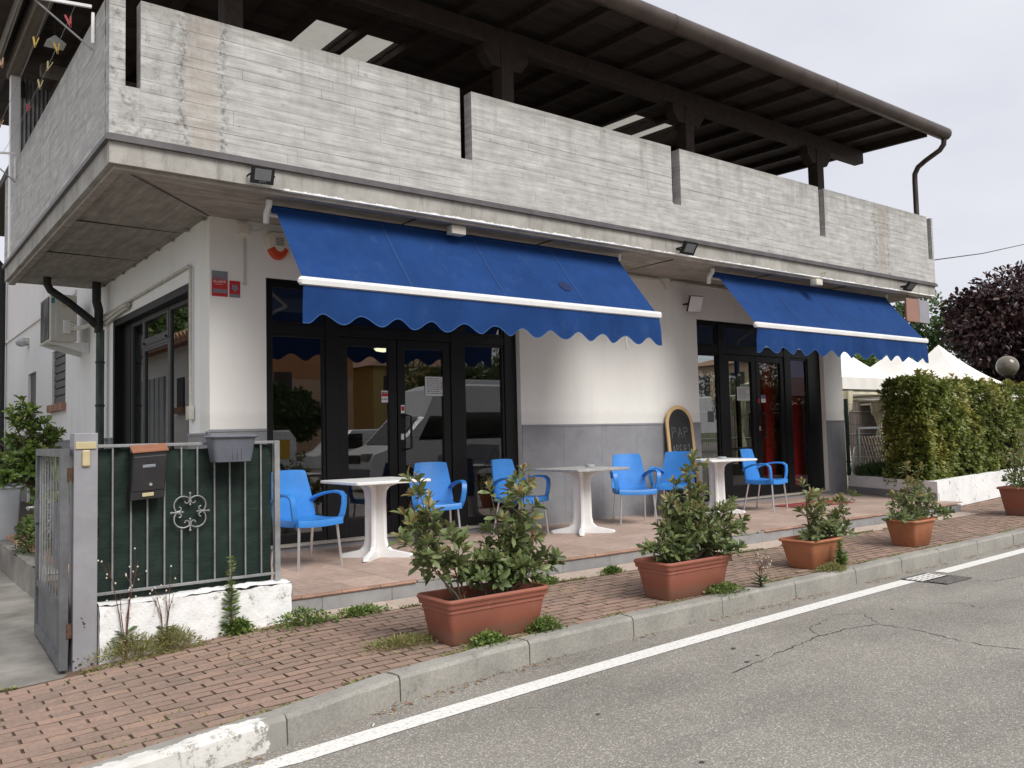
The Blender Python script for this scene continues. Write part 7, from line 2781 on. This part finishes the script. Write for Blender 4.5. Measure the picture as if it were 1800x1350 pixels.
# ================================================================== WEEDS, MOSS, LITTER
def weed(x, y, h, label, kind, seed, w_=.12):
    z = zpave(x, y)
    r = empty('weed', (x, y, z), label, 'weed', 'weeds on the pavement')
    rng = np.random.default_rng(seed)
    if kind == 'tuft':
        n = 1300
        u = rng.normal(0, 1, (n, 2)) * w_ * .5
        hh = rng.uniform(.2, 1, n) * h * np.exp(-(u ** 2).sum(1) / (w_ ** 2) * .8)
        P = np.stack([x + u[:, 0], y + u[:, 1] * .55, z + hh * .8], 1)
        D = np.stack([u[:, 0] * 4, u[:, 1] * 4, np.full(n, .6)], 1) + rng.normal(0, .5, (n, 3))
        leaves_obj('foliage', r, pos=P, d=D, nrm=rng.normal(0, 1, (n, 3)), L=rng.uniform(.015, .04, n), Wd=rng.uniform(.004, .009, n), tone=rng.uniform(0, 1, n), young=(rng.uniform(0, 1, n) < .35) * .9, mat='leaf_dry')
        m_ = MB()
        for k in range(40):
            i = int(rng.integers(0, n))
            m_.tube([(x + u[i, 0] * .4, y + u[i, 1] * .3, z), tuple(P[i])], [.0015, .0008], 4)
        m_.build('stems', 'straw', r)
    elif kind == 'leafy':
        n = 520
        u = rng.normal(0, 1, (n, 2)) * w_ * .5
        P = np.stack([x + u[:, 0], y + u[:, 1] * .6, z + rng.uniform(.0, 1, n) * h * np.exp(-(u ** 2).sum(1) / (w_ ** 2) * .8)], 1)
        D = np.stack([u[:, 0] * 5, u[:, 1] * 5, np.full(n, .4)], 1) + rng.normal(0, .5, (n, 3))
        leaves_obj('foliage', r, pos=P, d=D, nrm=np.array([0, 0, 1]) + rng.normal(0, .5, (n, 3)), L=rng.uniform(.018, .042, n), Wd=rng.uniform(.010, .020, n), tone=rng.uniform(0, .7, n), young=(rng.uniform(0, 1, n) < .25) * .8, mat='leaf_bright')
    elif kind == 'tall':
        m_ = MB()
        P, D, tips = [], [], []
        for k in range(5):
            a = rng.uniform(-.35, .35)
            top = np.array([x + a * h * .5, y + rng.normal(0, .03), z + h * rng.uniform(.6, 1.0)])
            mid = np.array([x + a * h * .15 + rng.normal(0, .01), y, z + h * .45])
            m_.tube([(x + rng.normal(0, .01), y, z), tuple(mid), tuple(top)], [.004, .003, .0012], 5)
            for t in np.linspace(.15, .6, 6):
                P.append(np.array([x, y, z]) * (1 - t) + mid * t)
                D.append(rng.normal(0, 1, 3) * np.array([1, .6, .4]) + np.array([0, 0, .4]))
            for q in range(5):
                e = top + rng.normal(0, .035, 3) - np.array([0, 0, .03 * q])
                m_.tube([tuple(mid * .3 + top * .7), tuple(e)], [.0012, .0007], 4)
                tips.append(e)
        m_.build('stems', 'twig_red', r)
        n = len(P)
        leaves_obj('foliage', r, pos=np.array(P), d=np.array(D), nrm=np.array([0, -.4, 1]) + rng.normal(0, .3, (n, 3)), L=rng.uniform(.04, .11, n), Wd=rng.uniform(.014, .03, n), tone=rng.uniform(0, .7, n), young=0, mat='leaf_green')
        m_ = MB()
        for e in tips:
            m_.lathe(tuple(e), [(.001, -.006), (.006, 0), (.004, .006), (.001, .009)], 6)
        m_.build('seed_heads', 'flower_white', r, kind='stuff')
    elif kind == 'spire':
        m_ = MB().tube([(x, y, z), (x + .01, y, z + h * .5), (x + .005, y, z + h)], [.006, .005, .002], 6)
        m_.build('stems', 'twig', r)
        n = 260
        t = rng.uniform(.05, 1, n)
        wd = np.where(t < .55, .09 * (1 - t * .7), .035)
        a = rng.uniform(0, 6.28, n)
        P = np.stack([x + .006 * t, np.full(n, y), z + h * t], 1)
        D = np.stack([np.cos(a), np.sin(a), np.full(n, .5)], 1)
        leaves_obj('foliage', r, pos=P, d=D, nrm=np.array([0, 0, 1]) + rng.normal(0, .5, (n, 3)), L=wd * rng.uniform(.7, 1.3, n), Wd=wd * .25, tone=rng.uniform(.2, 1, n), young=(t > .6) * .5, mat='leaf_bright')
    return r


YW = FY - .115
weed(1.40, YW - .03, .20, 'dry straw-coloured weed tuft at the left end of the white wall', 'tuft', 101, .20)
weed(1.64, YW - .02, .18, 'second dry tuft right beside it along the white wall', 'tuft', 102, .16)
weed(1.36, YW, .62, 'tall thin seeding weed in front of the netting, left of the two', 'tall', 103)
weed(1.60, YW, .50, 'shorter reddish seeding weed in front of the letter box side of the wall', 'tall', 104)
weed(2.03, YW, .52, 'upright feathery green weed against the white wall', 'spire', 105)
weed(2.08, YW - .02, .10, 'small yellowing clump under the feathery weed', 'leafy', 106, .09)
weed(2.50, 5.70, .11, 'spreading dark green weed at the right end of the white wall', 'leafy', 107, .20)
weed(2.98, 5.76, .05, 'flat green weed along the tile strip, left of the largest trough', 'leafy', 108, .16)
weed(4.74, 5.76, .06, 'small green weed on the tile strip behind the second trough', 'leafy', 109, .13)
weed(5.55, 5.77, .05, 'tiny green weed on the tile strip farther right', 'leafy', 110, .09)
weed(3.12, 4.36, .07, 'yellow-green cushion weed at the front foot of the largest trough', 'leafy', 111, .12)
weed(3.60, 4.40, .09, 'green and brown weed at the right foot of the largest trough', 'leafy', 112, .12)
weed(2.72, 4.72, .05, 'yellowish mossy patch left of the largest trough', 'tuft', 113, .24)
weed(5.45, 4.41, .08, 'green weed along the front foot of the second trough', 'leafy', 114, .16)
weed(5.86, 4.36, .30, 'dry twiggy weed on the kerb right of the second trough', 'tall', 115)
weed(7.16, 4.44, .26, 'feathery bright green weed at the corner of the third pot', 'spire', 116)
weed(6.98, 4.42, .08, 'brownish low weed at the foot of the third pot', 'tuft', 117, .15)
for i, (x, y, lab) in enumerate(((1.75, 3.86, 'green tuft in the gutter by the white-daubed kerb'), (7.02, 4.24, 'brown-green tuft in the gutter below the third pot'), (8.75, 4.30, 'dark tuft in the gutter below the fourth pot'))):
    r = weed(x, y, .07, lab, 'leafy', 120 + i, .07)
    r.location.z = 0.0
    for ch in r.children:
        ch.location.z -= zpave(x, y)

# moss in joints, straw and leaf litter
rng = np.random.default_rng(131)
n = 8000
P = []
while len(P) < n:
    x = rng.uniform(.5, 12)
    s = rng.uniform()
    if s < .35:
        y = 5.75 + rng.normal(0, .012)
        if math.sin(x * 5.3) + math.sin(x * 11.7) < -.2:
            continue
    elif s < .6:
        y = ykerb(x) + .135 + abs(rng.normal(0, .03))
        if math.sin(x * 4.1 + 1) + math.sin(x * 9.3) < .1:
            continue
    else:
        row_ = rng.integers(0, 22)
        y = 3.72 + BWID * (row_ + .5) + rng.normal(0, .004)
        if not (ykerb(x) + .14 < y < 5.7) or math.sin(x * 2.1 + y * 3) + math.sin(x * 5.0 - y * 4) < .75:
            continue
    P.append((x, y, zpave(x, y) - .004))
P = np.array(P)
D = rng.normal(0, 1, (n, 3)) * np.array([1, 1, .3]) + np.array([0, 0, .6])
mo = bpy.data.objects.new('moss', leaves_mesh('moss', P, D, np.array([0, 0, 1]) + rng.normal(0, .5, (n, 3)), rng.uniform(.012, .030, n), rng.uniform(.007, .014, n), rng.uniform(0, 1, n), (rng.uniform(0, 1, n) < .4) * .9, 'leaf_dry'))
link(mo)
tag(mo, 'moss and seedlings in the pavement joints', 'moss', kind='stuff')
n = 900
x = np.concatenate([rng.uniform(1.4, 11, 700), rng.uniform(10.5, 14.5, 200)])
y = np.array([ykerb(a) - abs(rng.normal(0, .045)) - .01 for a in x])
zz = np.full(n, .006)
for i in range(700, n):
    y[i] = 6.39 + (x[i] - 13.0) * .129 - abs(rng.normal(0, .15)) - .02 if x[i] > 13 else 6.0 + rng.normal(0, .1)
    zz[i] = ZS + .006
keep = np.array([(math.sin(a * 6.1) + math.sin(a * 2.3 + 1) > -.3) for a in x])
P = np.stack([x, y, zz], 1)[keep]
k = len(P)
D = rng.normal(0, 1, (k, 3)) * np.array([1, 1, .12])
lt = bpy.data.objects.new('leaf_litter', leaves_mesh('leaf_litter', P, D, np.array([0, 0, 1]) + rng.normal(0, .3, (k, 3)), rng.uniform(.012, .045, k), rng.uniform(.004, .014, k), 0, 0, 'leaf_dry'))
lt.data.materials.clear()
lt.data.materials.append(MAT['dead_leaf'])
lt.data.materials.append(MAT['straw'])
mi = np.repeat(rng.integers(0, 2, k), 6)
lt.data.polygons.foreach_set('material_index', mi.astype(np.int32))
link(lt)
tag(lt, 'dry leaves and straw along the gutter', 'litter', kind='stuff')
for (x, y, z, a, lab) in ((1.62, 3.72, .007, .3, 'cigarette end in the gutter nearest the camera'), (2.05, 3.86, .007, .9, 'second cigarette end lying in the gutter by the white line'), (2.9, 4.75, ZS + .004, 1.2, 'cigarette end on the bricks left of the largest trough'), (3.86, 4.62, ZS + .004, .4, 'cigarette end on the bricks right of the largest trough')):
    MB().tube([(x - .016 * math.cos(a), y - .016 * math.sin(a), z), (x + .016 * math.cos(a), y + .016 * math.sin(a), z)], .004, 6).build('cigarette_end', 'butt', None, lab, 'litter', 'cigarette ends')

# drain grating in the road
dg = empty('drain_grate', (7.94, 3.96, 0), 'iron drain grating crossing the white edge line', 'drain')
for (xa, xb, ya, yb) in ((7.70, 8.14, 3.95, 4.155), (7.72, 8.20, 3.765, 3.945)):
    MB().box(xa, ya, .001, xb, yb, .0055).build('pit', 'black_hole', dg)
    for k in range(4):
        y = ya + .012 + (yb - ya - .024) * (k + .15) / 4
        mt = 'paint' if ya > 3.9 else 'grate'
        MB().box(xa + .004, y, .0057, xb - .004, y + .024, .012).build('bar', mt, dg)
    for k in range(4):
        x = xa + (xb - xa) * (k + .5) / 4
        MB().box(x, ya + .01, .0058, x + .02, yb - .01, .0115).build('cross_bar', 'grate', dg)
    MB().box(xa, ya - .012, .0057, xb, ya + .0095, .0125).build('rim', 'grate', dg)
    MB().box(xa, yb - .0095, .0057, xb, yb + .012, .0125).build('rim', 'grate', dg)

# ================================================================== WASHING LINES
ck = empty('washing_line', (1.54, 10, 5.0), 'white folding washing line brackets outside the left parapet', 'washing line')
for yb_, ln in ((7.76, .62), (12.31, .5)):
    m_ = MB().bbox(1.52, yb_ - .012, 4.85, 1.543, yb_ + .012, 5.12, .002)
    m_.obox((1.52 - ln / 2, yb_, 5.14), (ln / 2, 0, .03), (0, .012, 0), (0, 0, .012))
    m_.build('bracket', 'white_alu', ck)
    MB().tube([(1.54, yb_ + .02, 4.80), (1.54 - ln * .8, yb_ + .02, 5.15)], .008, 6).build('brace', 'galv', ck)
LX = [1.40, 1.22, 1.02]
for xx in LX:
    MB().tube([(xx, 7.76, 5.16), (xx, 9.2, 5.10), (xx, 10.8, 5.10), (xx, 12.31, 5.16)], .0022, 4).build('line', 'galv', ck)
PEG = [(1.40, 8.05, 'peg_red'), (1.40, 8.62, 'peg_yellow'), (1.40, 9.05, 'peg_pale'), (1.40, 9.55, 'peg_pale'), (1.40, 10.3, 'peg_red'), (1.22, 8.6, 'peg_yellow'), (1.22, 11.0, 'peg_wood'), (1.22, 11.6, 'peg_wood'), (1.02, 9.2, 'peg_wood')]
NAMES = {'peg_red': 'red', 'peg_yellow': 'yellow', 'peg_pale': 'pale yellow', 'peg_wood': 'brownish'}
WHERE = ['nearest the parapet corner', 'second on the inner line', 'third on the inner line', 'fourth on the inner line', 'low on the inner line', 'on the middle line near the roof beam', 'on the middle line beside the white post', 'farthest on the middle line', 'on the outer line against the sky']
for (x, y, mt), wh in zip(PEG, WHERE):
    t = abs(y - 10.03) / 2.27
    z = 5.10 + .06 * t ** 2
    a = random.uniform(-.5, .5)
    p = empty('clothes_peg', (x, y, z - .05), '%s clothes peg %s of the washing line' % (NAMES[mt], wh), 'clothes peg', 'clothes pegs on the washing line')
    for s_ in (-1, 1):
        MB().obox((x + s_ * .010, y, z - .02), (.006, 0, .004), (0, .008, 0), (s_ * .012 + a * .03, 0, .048)).build('jaw', mt, p)
pyr = empty('pyramid_lamp', (1.75, 10.6, 6.1), 'small white pyramid-shaped lamp hanging under the balcony roof', 'lamp')
MB().add([(1.60, 10.5, 5.98), (1.80, 10.5, 5.98), (1.80, 10.7, 5.98), (1.60, 10.7, 5.98), (1.70, 10.6, 6.10)], [(3, 2, 1, 0), (0, 1, 4), (1, 2, 4), (2, 3, 4), (3, 0, 4)]).build('shade', 'white_alu', pyr)
MB().tube([(1.70, 10.6, 6.09), (1.70, 10.6, 6.5)], .006, 5).build('cord', 'rubber', pyr)
